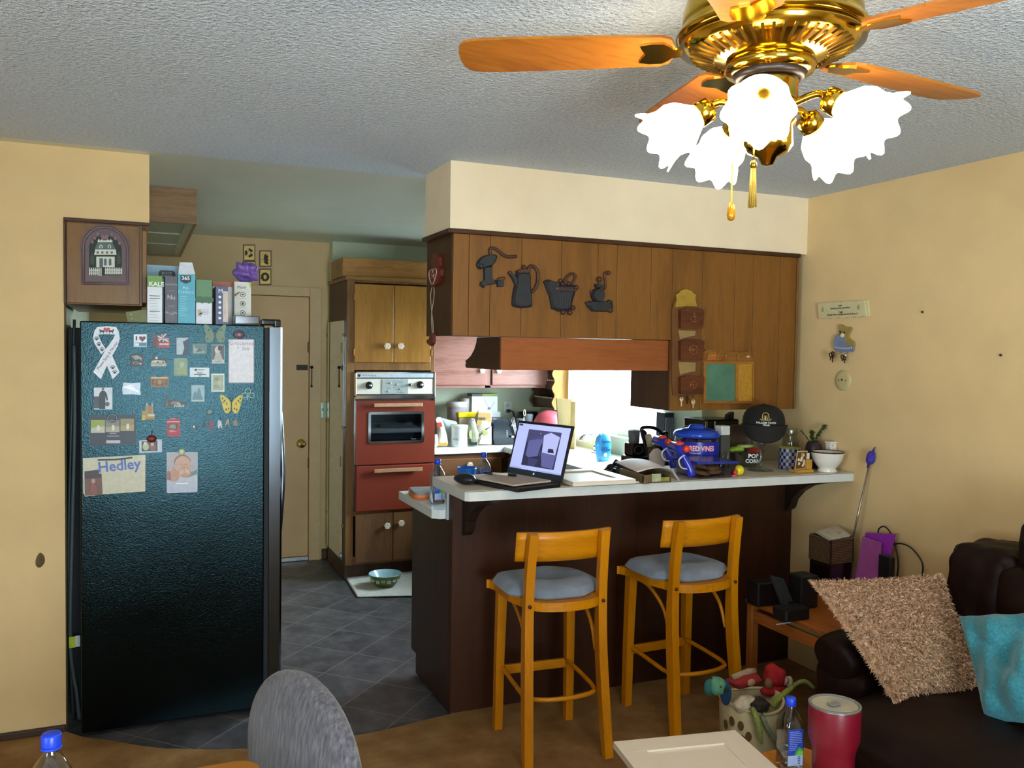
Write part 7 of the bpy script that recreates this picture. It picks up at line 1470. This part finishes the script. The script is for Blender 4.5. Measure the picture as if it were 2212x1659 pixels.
for q in range(5):
    a = math.radians(154-72*q); d = Vector((math.cos(a), math.sin(a), 0)); s0 = FC+d*.05+Vector((0, 0, H-.29)); s1 = FC+d*.105+Vector((0, 0, H-.278)); s2 = FC+d*.135+Vector((0, 0, H-.298))
    ar = MB().tube(smooth_path([s0, s1, s2], 6), .008, 10).build('lamp_arm', GOLD, fan)
    ax = (d*.86+Vector((0, 0, -.52))).normalized(); M = Matrix.Translation(s2) @ ax.to_track_quat('Z', 'Y').to_matrix().to_4x4()
    b = MB().tm(M); b.lathe([(.012, -.02), (.026, -.012), (.028, .016), (.026, .018)], 28); b.build('lamp_holder', GOLD, ar)
    b = MB().tm(M); b.lathe([(.025, .0185), (.034, .03), (.050, .05), (.056, .07), (.053, .09), (.054, .105), (.066, .122), (.064, .124), (.050, .106), (.046, .09), (.048, .07), (.042, .05), (.02, .03)], 60, ruff=lambda k, t, r, z: (r*(1+(.07*math.cos(8*t) if 5 <= k <= 8 else 0)), z+(.008*math.cos(8*t) if 6 <= k <= 7 else 0)), cap=False)
    b.build('lamp_shade', LG, ar)
cz = on_y(1580, 437, 1.48); ez = on_y(1580, 480, 1.48); cx = cz.x
b = MB(); n = 60; t0 = Vector((FC.x-.05, FC.y-.01, H-.33))
b.tube([t0, Vector((cx, 1.48, H-.42)), Vector((cx, 1.48, cz.z))], .0011, 6)
for q in range(40): v = Vector((cx, 1.48, H-.42)).lerp(Vector((cx, 1.48, cz.z)), q/39); b.ball(v, .0019, 6, 5)
pc = b.build('pull_chain', GOLD, fan)
MB().lathe([(.0, 0), (.005, -.002), (.0075, -.014), (.0088, -.026), (.007, -.035), (.004, cz.z*0-.0375), (0, -.038)], 20, (cx, 1.48, cz.z)).build('pendant', mat('c9861a', .2, .5), pc)
tz0, tz1 = on_y(1628, 350, 1.36), on_y(1628, 449, 1.36); b = MB()
b.tube([(FC.x-.03, FC.y-.04, H-.335), (tz0.x, 1.36, tz0.z+.03), (tz0.x, 1.36, tz0.z)], .0016, 6); b.ball((tz0.x, 1.36, tz0.z-.005), (.007, .007, .009), 12, 8)
ts = b.build('tassel_cord', GOLD, fan); b = MB()
for q in range(26): a = 2.4*q; r = .0085*math.sqrt((q+.5)/26); b.tube([(tz0.x+r*.5*math.cos(a), 1.36+r*.5*math.sin(a), tz0.z-.012), (tz0.x+r*math.cos(a), 1.36+r*math.sin(a), tz1.z+random.uniform(0, .004))], .0013, 5)
b.build('tassel', mat('b8923a', .5, .4), ts)
# ---------------------------------------------------------------- dining table, bottle and chair in the near left
TW_ = wood('c9821e', 'b06c16', 'x', .3)
dt = thing('dining_table', 'orange wooden dining table, only its far edge in view beside the grey chair', 'table', (-.35, 1.35, 0))
MB().prism(rrect(-1.0, .235, .75, 1.885, .05), .715, .745, ax='z').build('tabletop', TW_, dt)
for x in (-.9, .17):
    for y in (.85, 1.70): MB().bar([(x, y, 0), (x, y, .714)], [.05, .07], [.05, .07]).build('leg', TW_, dt)
bq = bottle('water bottle with a blue label on the dining table, lower left', Vector((-.134, 1.625, .7456)), 1.08, .5, .3, 'water bottles on the near tables')
# upholstered chair
def fabric():
    m, nt, b = base('grey_chenille'); v = coords(nt, 'Object', (1, 1, .12)); n = noise(nt, v, 120, 3, .6); v2 = coords(nt); n2 = noise(nt, v2, 300, 2)
    nt.links.new(ramp(nt, n, [(.35, '454148'), (.55, '625d60'), (.7, '767070')]), b.inputs['Base Color']); b.inputs['Roughness'].default_value = .95; b.inputs['Sheen Weight'].default_value = .3
    bump(nt, b, n2, .4, .003); return m
FABR = fabric(); ch = thing('dining_chair', 'dining chair with a rounded grey chenille back, at the bottom of the view', 'chair', (.22, 1.95, 0))
def cback(a, c):
    t = 2*PI*a; v, z = math.cos(t), math.sin(t)          # outline of the padded back, swept round a thick cushion section
    k = c*2-1; r = max(0, 1-abs(k)**2.4)**.42
    hw = .225; yy = v*hw*r*(1-.06*max(0, -z)); zz = (.20 if z > 0 else .30)*z*r
    return (.335+.05*k+.04*(zz+.1)-.33*yy, 1.945+yy, .69+zz)
b = MB(); b.sheet(cback, 48, 14); b.build('backrest', FABR, ch)
MB().prism(rrect(-.12, .27, 1.74, 2.15, .06), .42, .49, ax='z').build('seat', FABR, ch)
LEG = wood('5a3a1e', '452a14', 'z')
for x, y in ((-.07, 1.80), (-.07, 2.11), (.22, 1.80), (.22, 2.11)): MB().bar([(x, y, 0), (x, y, .419)], [.03, .042], [.03, .042]).build('leg', LEG, ch)
# ---------------------------------------------------------------- coffee table with panel, bottle, tumbler
KZ = .45
kt2 = thing('coffee_table', 'low orange wooden table with rounded corners in the near right', 'table', (1.45, 1.55, 0))
MB().prism(rrect(1.02, 1.845, .95, 2.0, .06), KZ-.03, KZ, ax='z').build('tabletop', wood('c27822', 'a8641a', 'y', .3), kt2)
for x in (1.1, 1.77):
    for y in (1.03, 1.92): MB().bar([(x, y, 0), (x, y, KZ-.0305)], .05, .05).build('leg', TW_, kt2)
q0, q1, q2 = on_z(1325, 1602, KZ+.02), on_z(1588, 1577, KZ+.02), on_z(1680, 1659, KZ+.02); ux = q1-q0; wd = ux.length; ux.normalize(); uy = Vector((ux.y, -ux.x, 0)); hh_ = .62
o0 = q0+uy*hh_; M = frame4(Vector((o0.x, o0.y, KZ+.0006)), ux, -uy, Vector((0, 0, 1)))
shaker('cabinet_door', 'white shaker cabinet door lying on the low table in the foreground', M, wd, hh_, .075, .02)
bottle('half empty water bottle standing on the low table beside the red tumbler', Vector((on_y(1706, 1600, 1.90).x, 1.90, KZ+.0006)), .98, .3, -.2, 'water bottles on the near tables')
p = Vector((1.772, 1.80, KZ+.0006)); tm_ = thing('tumbler', 'tall crimson red insulated tumbler with a clear lid', 'tumbler', p)
tz = on_y(1800, 1520, 1.80).z-p.z; r = (on_y(1843, 1530, 1.8).x-on_y(1757, 1530, 1.8).x)/2*.97
b = MB(); b.lathe([(r*.76, 0), (r*.79, .004), (r*.81, tz*.35), (r*.85, tz*.42), (r*.98, tz*.56), (r, tz*.97), (r*.995, tz*.975)], 48, p); b.build('body', mat('7a0a22', .4, var=.03, coat=.2), tm_)
b = MB(); b.lathe([(r*.995, tz*.9755), (r*1.0, tz*.985), (r*.97, tz*.99), (r*.93, tz*.985), (r*.93, tz*.9755)], 48, p); b.build('steel_rim', STEEL, tm_)
b = MB(); b.lathe([(r*.92, tz*.985), (r*1.0, tz*.991), (r*1.0, tz*1.0), (r*.9, tz*1.005), (r*.86, tz*.985), (r*.3, tz*.982), (0, tz*.982)], 48, p); b.box(p.x-.02, p.x+.012, p.y-.012, p.y+.012, p.z+tz*.9835, p.z+tz*1.01, .003); b.build('lid', mat('b4b5b0', .1, trans=.6, alpha=.9), tm_)
# ---------------------------------------------------------------- basket of dog toys
bc = on_y(1622, 1500, 2.72); bc.z = 0; br0 = .120
bk = thing('toy_basket', 'cream canvas basket with brown paw prints, full of dog toys', 'basket', bc)
CANV = mat('b5a67e', .9, var=.05, bmp=.3, bscale=300)
def rimz(a): return .262+.012*math.cos(2*a)
b = MB(); b.lathe([(br0*.86, .0), (br0*.92, .01), (br0*.99, .15), (br0*1.04, .255), (br0*1.0, .255), (br0*.94, .14), (br0*.8, .02), (0, .02)], 44, bc, ruff=lambda k, a, r, z: (r*(1+.02*math.sin(3*a+k)), z+(.012*math.cos(2*a) if k in (3, 4) else 0))); b.build('canvas_wall', CANV, bk)
b = MB(); b.tube([(bc.x+br0*1.03*(1+.02*math.sin(3*a+3))*math.cos(a), bc.y+br0*1.03*(1+.02*math.sin(3*a+3))*math.sin(a), .256+.012*math.cos(2*a)) for a in [2*PI*q/48 for q in range(48)]], .006, 8, closed=True); b.build('rim_band', mat('c4b68e', .85), bk)
b = MB(); a0 = math.atan2(-bc.y, -bc.x)
def pawx(a, z, rx, rz):
    vs = [(0, 0)]+[(rx*math.cos(t), rz*math.sin(t)) for t in [2*PI*q/16 for q in range(16)]]
    P_ = []
    for x, dz in vs: R = br0*(.93+.11*min(1, max(0, (z+dz)/.25)))*1.035; aa = a+x/R; P_.append((bc.x+R*math.cos(aa), bc.y+R*math.sin(aa), z+dz))
    b.add(P_, [(0, q+1, (q+1) % 16+1) for q in range(16)], 0)
for da in (-.45,): pawx(a0+da+.14, .130, .034, .028)
for k, (da, z) in enumerate(((-.83, .175), (-.58, .20), (-.28, .192), (-.04, .155))): pawx(a0+da, z, .0125, .02)
b.build('paw_print', mat('57431f', .9), bk)
def plush(name, label, c, r, col, seed, extra=None, mats=(), amp=.14, cat='dog toy'):
    b = MB(); b.ball(c, r, 24, 16, 0, lump(seed, amp, 3.1))
    if extra: extra(b)
    return b.build(name, [mat(col, .85, var=.12, scale=40, bmp=.5, bscale=220)]+list(mats), loc=c, label=label, cat=cat)
def tp(px, py, y): q = on_y(px, py, y); return Vector((q.x, q.y, q.z))
c = tp(1549, 1482, 2.640)
plush('plush_toy', 'pale green and teal plush head hanging over the left rim of the toy basket', c, (.030, .03, .036), '5f9a7c', 1, lambda b: (b.tube([c, c+Vector((.03, .01, .006)), c+Vector((.06, .02, -.03))], [.016, .014, .012], 10, 1), b.ball(c+Vector((-.026, .012, -.006)), (.022, .02, .032), 16, 12, 1), b.ball(c+Vector((-.004, -.028, .008)), .004, 8, 6, 2), b.ball(c+Vector((.016, -.026, -.006)), (.012, .006, .003), 8, 6, 2)), [mat('2f6a6c', .85), mat('1d2a22', .4)], .08)
c = tp(1566, 1488, 2.680); MB().ball(c+Vector((.012, .01, -.02)), (.02, .025, .05), 16, 12).build('plush_toy', mat('22406a', .85, var=.15), loc=c, label='dark blue plush limb tucked inside the left rim of the toy basket', cat='dog toy')
c = tp(1608, 1470, 2.710)
plush('plush_toy', 'long red plush arm lying over the back of the toy basket', c, (.085, .03, .026), '8f1f1c', 2, lambda b: (b.ball(c+Vector((.012, -.026, .0)), (.02, .010, .014), 12, 8, 1), b.tube([c+Vector((-.06, 0, .02)), c+Vector((.02, 0, .034)), c+Vector((.05, 0, .032))], [.012, .013, .012], 10, 2)), [mat('a8795a', .8), mat('a08468', .8)])
c = tp(1672, 1460, 2.750)
plush('plush_toy', 'bright red hooded plush standing highest in the toy basket', c, (.046, .04, .046), 'a3151a', 3, lambda b: (b.ball(c+Vector((-.04, -.016, -.02)), (.018, .016, .022), 12, 10, 1), b.ball(c+Vector((.034, -.022, -.016)), (.022, .016, .02), 12, 10, 2), b.ball(c+Vector((.066, -.014, -.03)), (.018, .012, .026), 10, 8, 3), b.ball(c+Vector((.0, -.005, -.055)), (.07, .03, .024), 14, 10)), [mat('7d5a42', .8), mat('c09a84', .8), mat('cbb79a', .8)])
c = tp(1612, 1522, 2.660)
plush('plush_toy', 'cream plush with a dark patch in the front of the toy basket', c, (.052, .04, .036), 'bfae92', 4, lambda b: b.ball(c+Vector((.012, -.030, .010)), (.024, .014, .012), 14, 10, 1), [mat('241a16', .9)], .08)
c = tp(1640, 1522, 2.630); b = MB()
for q in range(420):
    d = Vector((random.gauss(0, 1), random.gauss(0, 1), random.gauss(0, 1))).normalized(); s0 = c+Vector((d.x*.04, d.y*.03, d.z*.026)); e = s0+Vector((d.x*.02+random.gauss(0, .008), d.y*.018, d.z*.015-.008)); sd = d.cross(Vector((.2, .3, .9))).normalized()*.0016; b.add([s0-sd, s0+sd, e], [(0, 1, 2)], 0)
b.ball(c, (.042, .032, .028), 20, 14, 0, lump(9, .15, 4)); b.build('plush_toy', mat('33261c', .9, var=.25, scale=60), loc=c, label='tangled dark brown furry toy in the middle of the toy basket', cat='dog toy')
def rope(label, pts, y, r, col):
    P_ = smooth_path([on_y(a, q, yy) for a, q, yy in pts], 7); b = MB(); N = len(P_); b.tube(P_, [r*(1-.35*abs(2*k/(N-1)-1)**3) for k in range(N)], 10)
    for k in range(N*5):
        f = random.random()*(N-1); i = min(int(f), N-2); q = P_[i].lerp(P_[i+1], f-i); d = Vector((random.gauss(0, 1), random.gauss(0, 1), random.gauss(0, 1))).normalized(); sd = d.cross(Vector((.4, .2, .9))).normalized()*.0012; b.add([q+d*r*.8-sd, q+d*r*.8+sd, q+d*r*1.35], [(0, 1, 2)], 0)
    return b.build('plush_tentacle', mat(col, .9, var=.15, scale=60, bmp=.4, bscale=250), loc=P_[0], label=label, cat='dog toy', group='fuzzy plush tentacles')
rope('lime green fuzzy tentacle hanging down the front of the toy basket', [(1625, 1530, 2.610), (1632, 1545, 2.580), (1640, 1575, 2.570), (1645, 1605, 2.575)], 2.580, .0115, '87934a')
rope('grey green fuzzy tentacle beside the lime one on the basket front', [(1642, 1536, 2.630), (1650, 1555, 2.590), (1662, 1580, 2.585), (1676, 1600, 2.590)], 2.580, .010, '7d8464')
rope('yellow green fuzzy tentacle rising to the right from the toy basket', [(1668, 1528, 2.670), (1680, 1512, 2.670), (1698, 1496, 2.680), (1712, 1484, 2.690)], 2.680, .0125, '8d9a3c')
rope('curled pale green tentacle arching out to the right of the toy basket', [(1710, 1488, 2.700), (1722, 1476, 2.700), (1740, 1472, 2.690), (1758, 1486, 2.680)], 2.680, .009, '7f8a4a')
# ---------------------------------------------------------------- side table and what stands on it
SZ = .52; SW = wood('a5602a', '884a1c', 'y', .35)
sx0, sx1, sy0, sy1 = 2.53, 3.15, 2.575, 3.13
st = thing('side_table', 'orange brown wooden side table between the sofa and the peninsula', 'side table', ((sx0+sx1)/2, (sy0+sy1)/2, 0))
b = MB(); b.box(sx0+.03, sx1-.03, sy0+.03, sy1-.03, SZ-.02, SZ-.002)
b.build('tabletop', SW, st)
b = MB()
for q in ((sx0, sx0+.032, sy0, sy1), (sx1-.032, sx1, sy0, sy1), (sx0+.032, sx1-.032, sy0, sy0+.032), (sx0+.032, sx1-.032, sy1-.032, sy1)): b.box(*q, SZ-.022, SZ, .006)
b.build('top_frame', SW, st)
b = MB()
for q in ((sx0+.012, sx0+.03, sy0+.04, sy1-.04), (sx1-.03, sx1-.012, sy0+.04, sy1-.04), (sx0+.04, sx1-.04, sy0+.012, sy0+.03), (sx0+.04, sx1-.04, sy1-.03, sy1-.012)): b.box(*q, SZ-.095, SZ-.045, .003)
b.build('apron', SW, st)
for x in (sx0+.006, sx1-.046):
    for y in (sy0+.004, sy1-.044): MB().box(x, x+.04, y, y+.04, 0, SZ-.0225, .006).build('leg', wood('a5602a', '884a1c', 'z', .35), st)
SZT = SZ+.0005
ra = thing('radio', 'flat black radio box with a slanted phone dock on the side table', 'electronics', (2.68, 2.98, SZT))
x0 = on_y(1638, 1270, 2.99).x; zt = on_y(1650, 1260, 2.99).z
b = MB(); b.box(x0, x0+.15, 2.99, 3.07, SZT, zt, .006); b.build('housing', mat('0d0d10', .3), ra)
b = MB(); p4 = [on_y(a, c, 2.92) for a, c in ((1664, 1243), (1692, 1250), (1706, 1296), (1682, 1302))]; b.hexa([(p4[3].x, 2.90, p4[3].z), (p4[2].x, 2.90, p4[2].z), (p4[2].x, 2.912, p4[2].z), (p4[3].x, 2.912, p4[3].z), (p4[0].x, 2.916, p4[0].z), (p4[1].x, 2.916, p4[1].z), (p4[1].x, 2.928, p4[1].z), (p4[0].x, 2.928, p4[0].z)]); b.build('phone_dock', mat('2b2e31', .35), ra)
x0 = on_y(1692, 1290, 2.80).x; z0 = on_y(1720, 1282, 2.80).z
MB().prism(rrect(x0, x0+.13, 2.78, 2.87, .012), SZT, SZT+.045, ax='z').build('power_adapter', mat('121318', .4), label='black power adapter on the front of the side table', cat='power adapter', loc=(x0, 2.82, SZT))
x1 = on_y(1735, 1262, 2.93).x; MB().box(x1-.035, x1+.06, 2.90, 2.99, SZT, on_y(1720, 1245, 2.92).z, .008).build('speaker', mat('0f0f12', .5), label='small black speaker cube between the radio and the wicker basket', cat='speaker', loc=(x1, 2.94, SZT))
cz0 = [on_y(a, c, 2.76) for a, c in ((1680, 1301), (1692, 1290), (1712, 1284))]; P_ = smooth_path([Vector((p.x, 2.765, SZT+.0032)) for p in cz0], 5)
MB().tube(P_, .003, 8).build('cable', mat('8d8a86', .4), loc=P_[0], label='short grey cable end lying on the side table', cat='cable')
# wicker basket on a dark drawer box
ang = math.radians(0)
Q = on_z(1793, 1222, .655); bxx0, byy0 = Q.x, Q.y; byy1 = on_x(1749, 1200, bxx0).y; bxx1 = min(on_y(1842, 1200, byy0).x, XW-.012)
wz0 = .66; wz1 = on_y(1793, 1168, byy0).z
db = thing('drawer_box', 'dark glossy drawer box under the wicker basket', 'box', (bxx0+.1, byy0+.1, SZT))
MB().box(bxx0, bxx1, byy0, byy1, SZT, wz0-.002, .004).build('carcass', mat('1c0f0c', .15, coat=.4), db)
MB().box(bxx0-.006, bxx0-.0005, byy0+.02, byy1-.02, SZT+.012, wz0-.02, .002).build('drawer', mat('140b0a', .12), db)
MB().box(bxx0-.016, bxx0-.0065, byy0+.07, byy1-.07, SZT+.05, SZT+.062, .003).build('handle', CHROME, db)
def wicker():
    m, nt, b = base('wicker'); v = coords(nt); 
    w = nt.nodes.new('ShaderNodeTexWave'); w.wave_type = 'BANDS'; w.bands_direction = 'Z'; w.inputs['Scale'].default_value = 42; w.inputs['Distortion'].default_value = 3; w.inputs['Detail Scale'].default_value = 9; nt.links.new(v, w.inputs[0])
    n = noise(nt, v, 70, 3); mx = nt.nodes.new('ShaderNodeMath'); mx.operation = 'MULTIPLY_ADD'; mx.inputs[1].default_value = .5; nt.links.new(n, mx.inputs[0]); nt.links.new(w.outputs[1], mx.inputs[2])
    nt.links.new(ramp(nt, mx.outputs[0], [(.3, '33210f'), (.7, '5d4022'), (1, '77552f')]), b.inputs['Base Color']); b.inputs['Roughness'].default_value = .6; bump(nt, b, mx.outputs[0], .8, .006); return m
wb = thing('wicker_basket', 'brown wicker basket holding folded papers on the side table', 'basket', (bxx0+.1, byy0+.1, wz0)); WK = wicker()
b = MB(); z0 = wz0-.0012
for q in ((bxx0-.004, bxx0+.006, byy0-.004, byy1+.004), (bxx1-.008, bxx1+.002, byy0-.004, byy1+.004), (bxx0-.004, bxx1+.002, byy0-.004, byy0+.006), (bxx0-.004, bxx1+.002, byy1-.006, byy1+.004)): b.box(*q, z0, wz1, .003)
b.box(bxx0, bxx1, byy0, byy1, z0, z0+.008); b.build('basket_wall', WK, wb)
b = MB(); b.tube([(x, y, wz1) for x, y in rrect(bxx0-.004, bxx1+.002, byy0-.004, byy1+.004, .02)], .007, 8, closed=True); b.build('rim', WK, wb)
b = MB(); c4 = [on_z(a, c, wz1+.016) for a, c in ((1762, 1148), (1806, 1134), (1835, 1156), (1790, 1164))]
for k in range(3): b.hexa([(v.x+.003*k, v.y, wz1+.0085+.003*k) for v in c4]+[(v.x+.003*k, v.y, wz1+.0105+.003*k) for v in c4], 0)
m_ = sum(c4, Vector((0, 0, 0)))/4
for dx_, dy_ in ((-.02, .01), (.03, -.01), (.02, -.025)): b.box(m_.x+dx_-.012, m_.x+dx_+.012, m_.y+dy_-.004, m_.y+dy_+.004, wz1+.0166, wz1+.0169, 0, 1)
b.build('mail', [mat('cfc8ba', .6), mat('7d7a74', .6)], label='small stack of white mail lying on the wicker basket', cat='paper', loc=(m_.x, m_.y, wz1+.008))
# purple folder stand, black drive, cords
fx = 3.02; pu = [on_x(a, c, 3.08) for a, c in ((1843, 1218), (1852, 1152), (1914, 1156), (1900, 1232))]
pf = thing('purple_folder', 'bright purple folder with a lighter pocket leaning on the wall by the basket', 'folder', (3.1, pu[0].y, SZT))
b = MB(); b.hexa([(3.07, pu[0].y, SZT), (3.07, pu[3].y, SZT), (3.082, pu[3].y, SZT), (3.082, pu[0].y, SZT), (3.13, pu[1].y, pu[1].z), (3.13, pu[2].y, pu[2].z), (3.142, pu[2].y, pu[2].z), (3.142, pu[1].y, pu[1].z)]); b.build('folder', mat('8f2fa0', .35, var=.03), pf)
pv = [on_x(a, c, 3.05) for a, c in ((1846, 1216), (1850, 1160), (1890, 1174), (1898, 1234))]
b = MB(); b.hexa([(3.045, pv[0].y, SZT), (3.045, pv[3].y, SZT), (3.052, pv[3].y, SZT), (3.052, pv[0].y, SZT), (3.085, pv[1].y, pv[1].z), (3.085, pv[2].y, pv[2].z), (3.092, pv[2].y, pv[2].z), (3.092, pv[1].y, pv[1].z)]); b.build('pocket', mat('a0508f', .3, alpha=.93), pf)
dv_ = [on_x(a, c, 3.04) for a, c in ((1903, 1240), (1906, 1196), (1934, 1200), (1930, 1242))]
b = MB(); b.box(3.02, 3.05, dv_[3].y, dv_[0].y, SZT, dv_[1].z, .006); b.build('hard_drive', mat('121417', .4), label='black upright drive in front of the purple folder', cat='electronics', loc=(3.03, dv_[0].y, SZT))
for lb, pts in (('black cord looping up from the purple folder and down the wall', [(1896, 1156), (1899, 1142), (1912, 1138), (1928, 1160), (1940, 1210), (1938, 1245)]), ('black cord arching from the drive to the right', [(1921, 1196), (1926, 1180), (1945, 1174), (1970, 1185), (1992, 1215), (1992, 1245)])):
    P_ = [on_x(a, c, 3.16) for a, c in pts]; P_ = smooth_path([Vector((p.x, p.y, p.z)) for p in P_], 6); b = MB(); b.tube(P_, .0035, 8); b.tube([P_[0]+Vector((0, 0, -.03)), P_[0]+Vector((0, 0, .004))], .006, 10)
    b.build('cord', BLACK, loc=P_[0], label=lb, cat='cord')
# back scratcher
s0, s1 = on_x(1845, 1150, 3.10), on_x(1878, 1003, 3.165); s0 = s0+(s0-s1)*.4; bs = thing('back_scrubber', 'slim silver rod with a fuzzy blue head leaning on the wall behind the basket', 'duster', s0)
s0.y += .0; b = MB(); b.tube([s0, s1], .005, 10); b.build('rod', mat('a59a8c', .25, .8), bs)
h1 = on_x(1884, 974, 3.17); b = MB(); dr = (h1-s1); b.tube([s1+dr*k for k in (0, .1, .3, .6, .9, 1)], [.008, .016, .020, .020, .015, .004], 16)
for q in range(90): k = random.random(); a = random.uniform(0, 6.28); c = s1+dr*k; d = Vector((.6*math.cos(a), math.cos(a+1), math.sin(a))).normalized(); b.tube([c+d*.014, c+d*.024], [.003, .0022], 5)
b.build('scrub_head', mat('3a2f9a', .6, var=.1), bs)
# ---------------------------------------------------------------- sofa
LEA = mat('1d0f0b', .5, var=.14, scale=9, bmp=.3, bscale=130, bdist=.003, spec=.15)
so = thing('sofa', 'dark brown leather reclining sofa in the lower right', 'sofa', (2.6, 1.4, 0))
def pad(x0, x1, y0, y1, z0, z1, r=.06, puff=.03, seed=0, cr=()):
    """upholstered block: rounded box pushed out in the middle of each face"""
    b = bmesh.new(); bmesh.ops.create_cube(b, size=2); bmesh.ops.subdivide_edges(b, edges=b.edges[:], cuts=11, use_grid_fill=True)
    cx, cy, cz = (x0+x1)/2, (y0+y1)/2, (z0+z1)/2; hx, hy, hz = (x1-x0)/2, (y1-y0)/2, (z1-z0)/2; rnd = random.Random(seed); ph = [rnd.uniform(0, 6) for _ in range(6)]
    for v in b.verts:
        p = v.co.copy(); q = Vector((p.x*hx, p.y*hy, p.z*hz)); i = Vector([max(-h+r, min(h-r, c)) for c, h in zip(q, (hx, hy, hz))]); d = q-i
        if d.length > 1e-6: q = i+d.normalized()*min(r, d.length)
        bx = (1-p.y**2)*(1-p.z**2)*puff*p.x; by = (1-p.x**2)*(1-p.z**2)*puff*p.y; bz = (1-p.x**2)*(1-p.y**2)*puff*p.z
        wv = .006*math.sin(7*p.x+ph[0]+3*p.y)*math.sin(6*p.y+ph[1]+2*p.z)+.004*math.sin(13*p.z+ph[2]+8*p.x)
        q = q+Vector((bx, by, bz))+Vector((p.x, p.y, p.z))*wv
        v.co = (cx+q.x, cy+q.y, cz+q.z)
    m = MB(); m.bm(b, 0, True); return m
pad(2.30, 3.17, .15, 2.24, .06, .30, .05, .0).build('base', LEA, so, sub=1)
for k, (y0, y1) in enumerate(((1.30, 2.25), (.30, 1.29))):
    s_ = pad(2.06, 2.86, y0, y1, .27, .465, .08, .035, 3+k).build('seat_cushion', LEA, so, sub=1)
    pad(2.06, 2.30, y0+.01, y1-.01, .05, .33, .10, .03, 8+k).build('footrest', LEA, so, sub=1)
    pad(2.82, 3.13, y0+.02, y1-.10, .40, .90, .09, .02, 12+k).build('back_cushion', LEA, so, sub=1)
    pad(2.84, 3.15, y0+.10, y1-.17, .78, 1.085, .09, .02, 20+k).build('head_cushion', LEA, so, sub=1)
am = pad(2.36, 3.16, 2.255, 2.535, .05, .50, .06, .02, 30).build('arm', LEA, so, sub=1)
b = MB(); b.tube(smooth_path([(2.325, 2.395, .515), (2.37, 2.395, .52), (2.6, 2.395, .525), (2.9, 2.395, .53), (3.10, 2.395, .53)], 5), [.004, .05, .078, .092, .10, .106]+[.112]*15, 20, flat=.78); b.build('arm_roll', LEA, so, sub=1)
pad(2.84, 3.14, 2.08, 2.36, .48, .92, .07, .01, 40).build('back_wing', LEA, so, sub=1)
# pillows
def pillow(name, label, c4, th, m, seed, wr=.0, extra=None):
    A_, B_, C_, D_ = [Vector(q) for q in c4]; n = ((B_-A_).cross(D_-A_)).normalized()
    if n.dot(CAM-A_) < 0: n = -n
    rnd = random.Random(seed); ph = [rnd.uniform(0, 6) for _ in range(8)]
    def mid(a, c):
        u, v = 2*a-1, 2*c-1; pin = .05
        aa = a+pin*.5*u*(0-(1-v*v))*1.0*abs(u); cc = c+pin*.5*v*(0-(1-u*u))*abs(v)
        return (A_*(1-aa)+B_*aa)*(1-cc)+(D_*(1-aa)+C_*aa)*cc
    def e(a, c): return max(0, (1-(2*a-1)**2))**.45*max(0, (1-(2*c-1)**2))**.45
    def w(a, c): return wr*(math.sin(9*c+3*a+ph[0])*.6+abs(math.sin(6*c-5*a+ph[1]))*.7-.4+.4*math.sin(15*a+7*c+ph[2]))*e(a, c)
    f = lambda a, c: mid(a, c)+n*(th*e(a, c)+w(a, c)); g = lambda a, c: mid(a, c)-n*th*.25*e(a, c)
    b = MB(); b.sheet(f, 36, 36); b.sheet(g, 30, 30)
    return b.build(name, m, loc=(A_+B_+C_+D_)/4, label=label, cat='pillow'), f, n
SHG = mat('b68e6c', .95, var=.25, scale=60); SHG2 = mat('cfae8e', .9, var=.25, scale=80)
pA, pB, pC, pD = (2.255, 2.44, .83), (2.79, 2.32, .815), (2.78, 2.02, .49), (2.30, 2.09, .475)
def ray_at(px, py, y): return on_y(px, py, y)
pA, pB, pC, pD = ray_at(1752, 1256, 2.44), ray_at(2032, 1244, 2.33), ray_at(2125, 1488, 2.06), ray_at(1932, 1515, 2.07)
shp, f, n = pillow('shag_pillow', 'tan shaggy pillow leaning on the sofa arm', [pA, pB, pC, pD], .055, SHG, 1)
b = MB(); rnd = random.Random(5)
for q in range(9000):
    a, c = rnd.random(), rnd.random(); p = f(a, c); d = (n*.8+Vector((rnd.gauss(0, .5), rnd.gauss(0, .5), rnd.gauss(0, .5)-.35))).normalized(); L_ = rnd.uniform(.014, .026)
    sd = d.cross(Vector((rnd.gauss(0, 1), rnd.gauss(0, 1), rnd.gauss(0, 1)))).normalized()*.0022; dn = Vector((0, 0, -.3*L_))
    b.add([p-sd, p+sd, p+d*L_*.6+sd*.9, p+d*L_+dn, p+d*L_*.6-sd*.9], [(0, 1, 2, 3, 4)], q % 2)
for q in range(1600):
    t = rnd.random()*4; k = int(t); t -= k; a, c = ((t, 0), (1, t), (1-t, 1), (0, 1-t))[k]; p = f(a, c); o = (p-(Vector(pA)+Vector(pB)+Vector(pC)+Vector(pD))/4).normalized()
    d = (o+Vector((rnd.gauss(0, .4), rnd.gauss(0, .4), rnd.gauss(0, .4)))).normalized(); L_ = rnd.uniform(.010, .02); sd = d.cross(n).normalized()*.0022; b.add([p-sd, p+sd, p+d*L_], [(0, 1, 2)], q % 2)
b.build('pile', [SHG, SHG2], shp, kind='stuff')
tA, tB, tC, tD = ray_at(2070, 1330, 2.09), ray_at(2260, 1322, 1.86), ray_at(2300, 1580, 1.62), ray_at(2128, 1558, 1.87)
pillow('throw_pillow', 'teal chenille pillow with creases at the right edge', [tA, tB, tC, tD], .075, mat('34808c', .9, var=.16, scale=120, bmp=.6, bscale=260, sheen=.3), 2, .045)
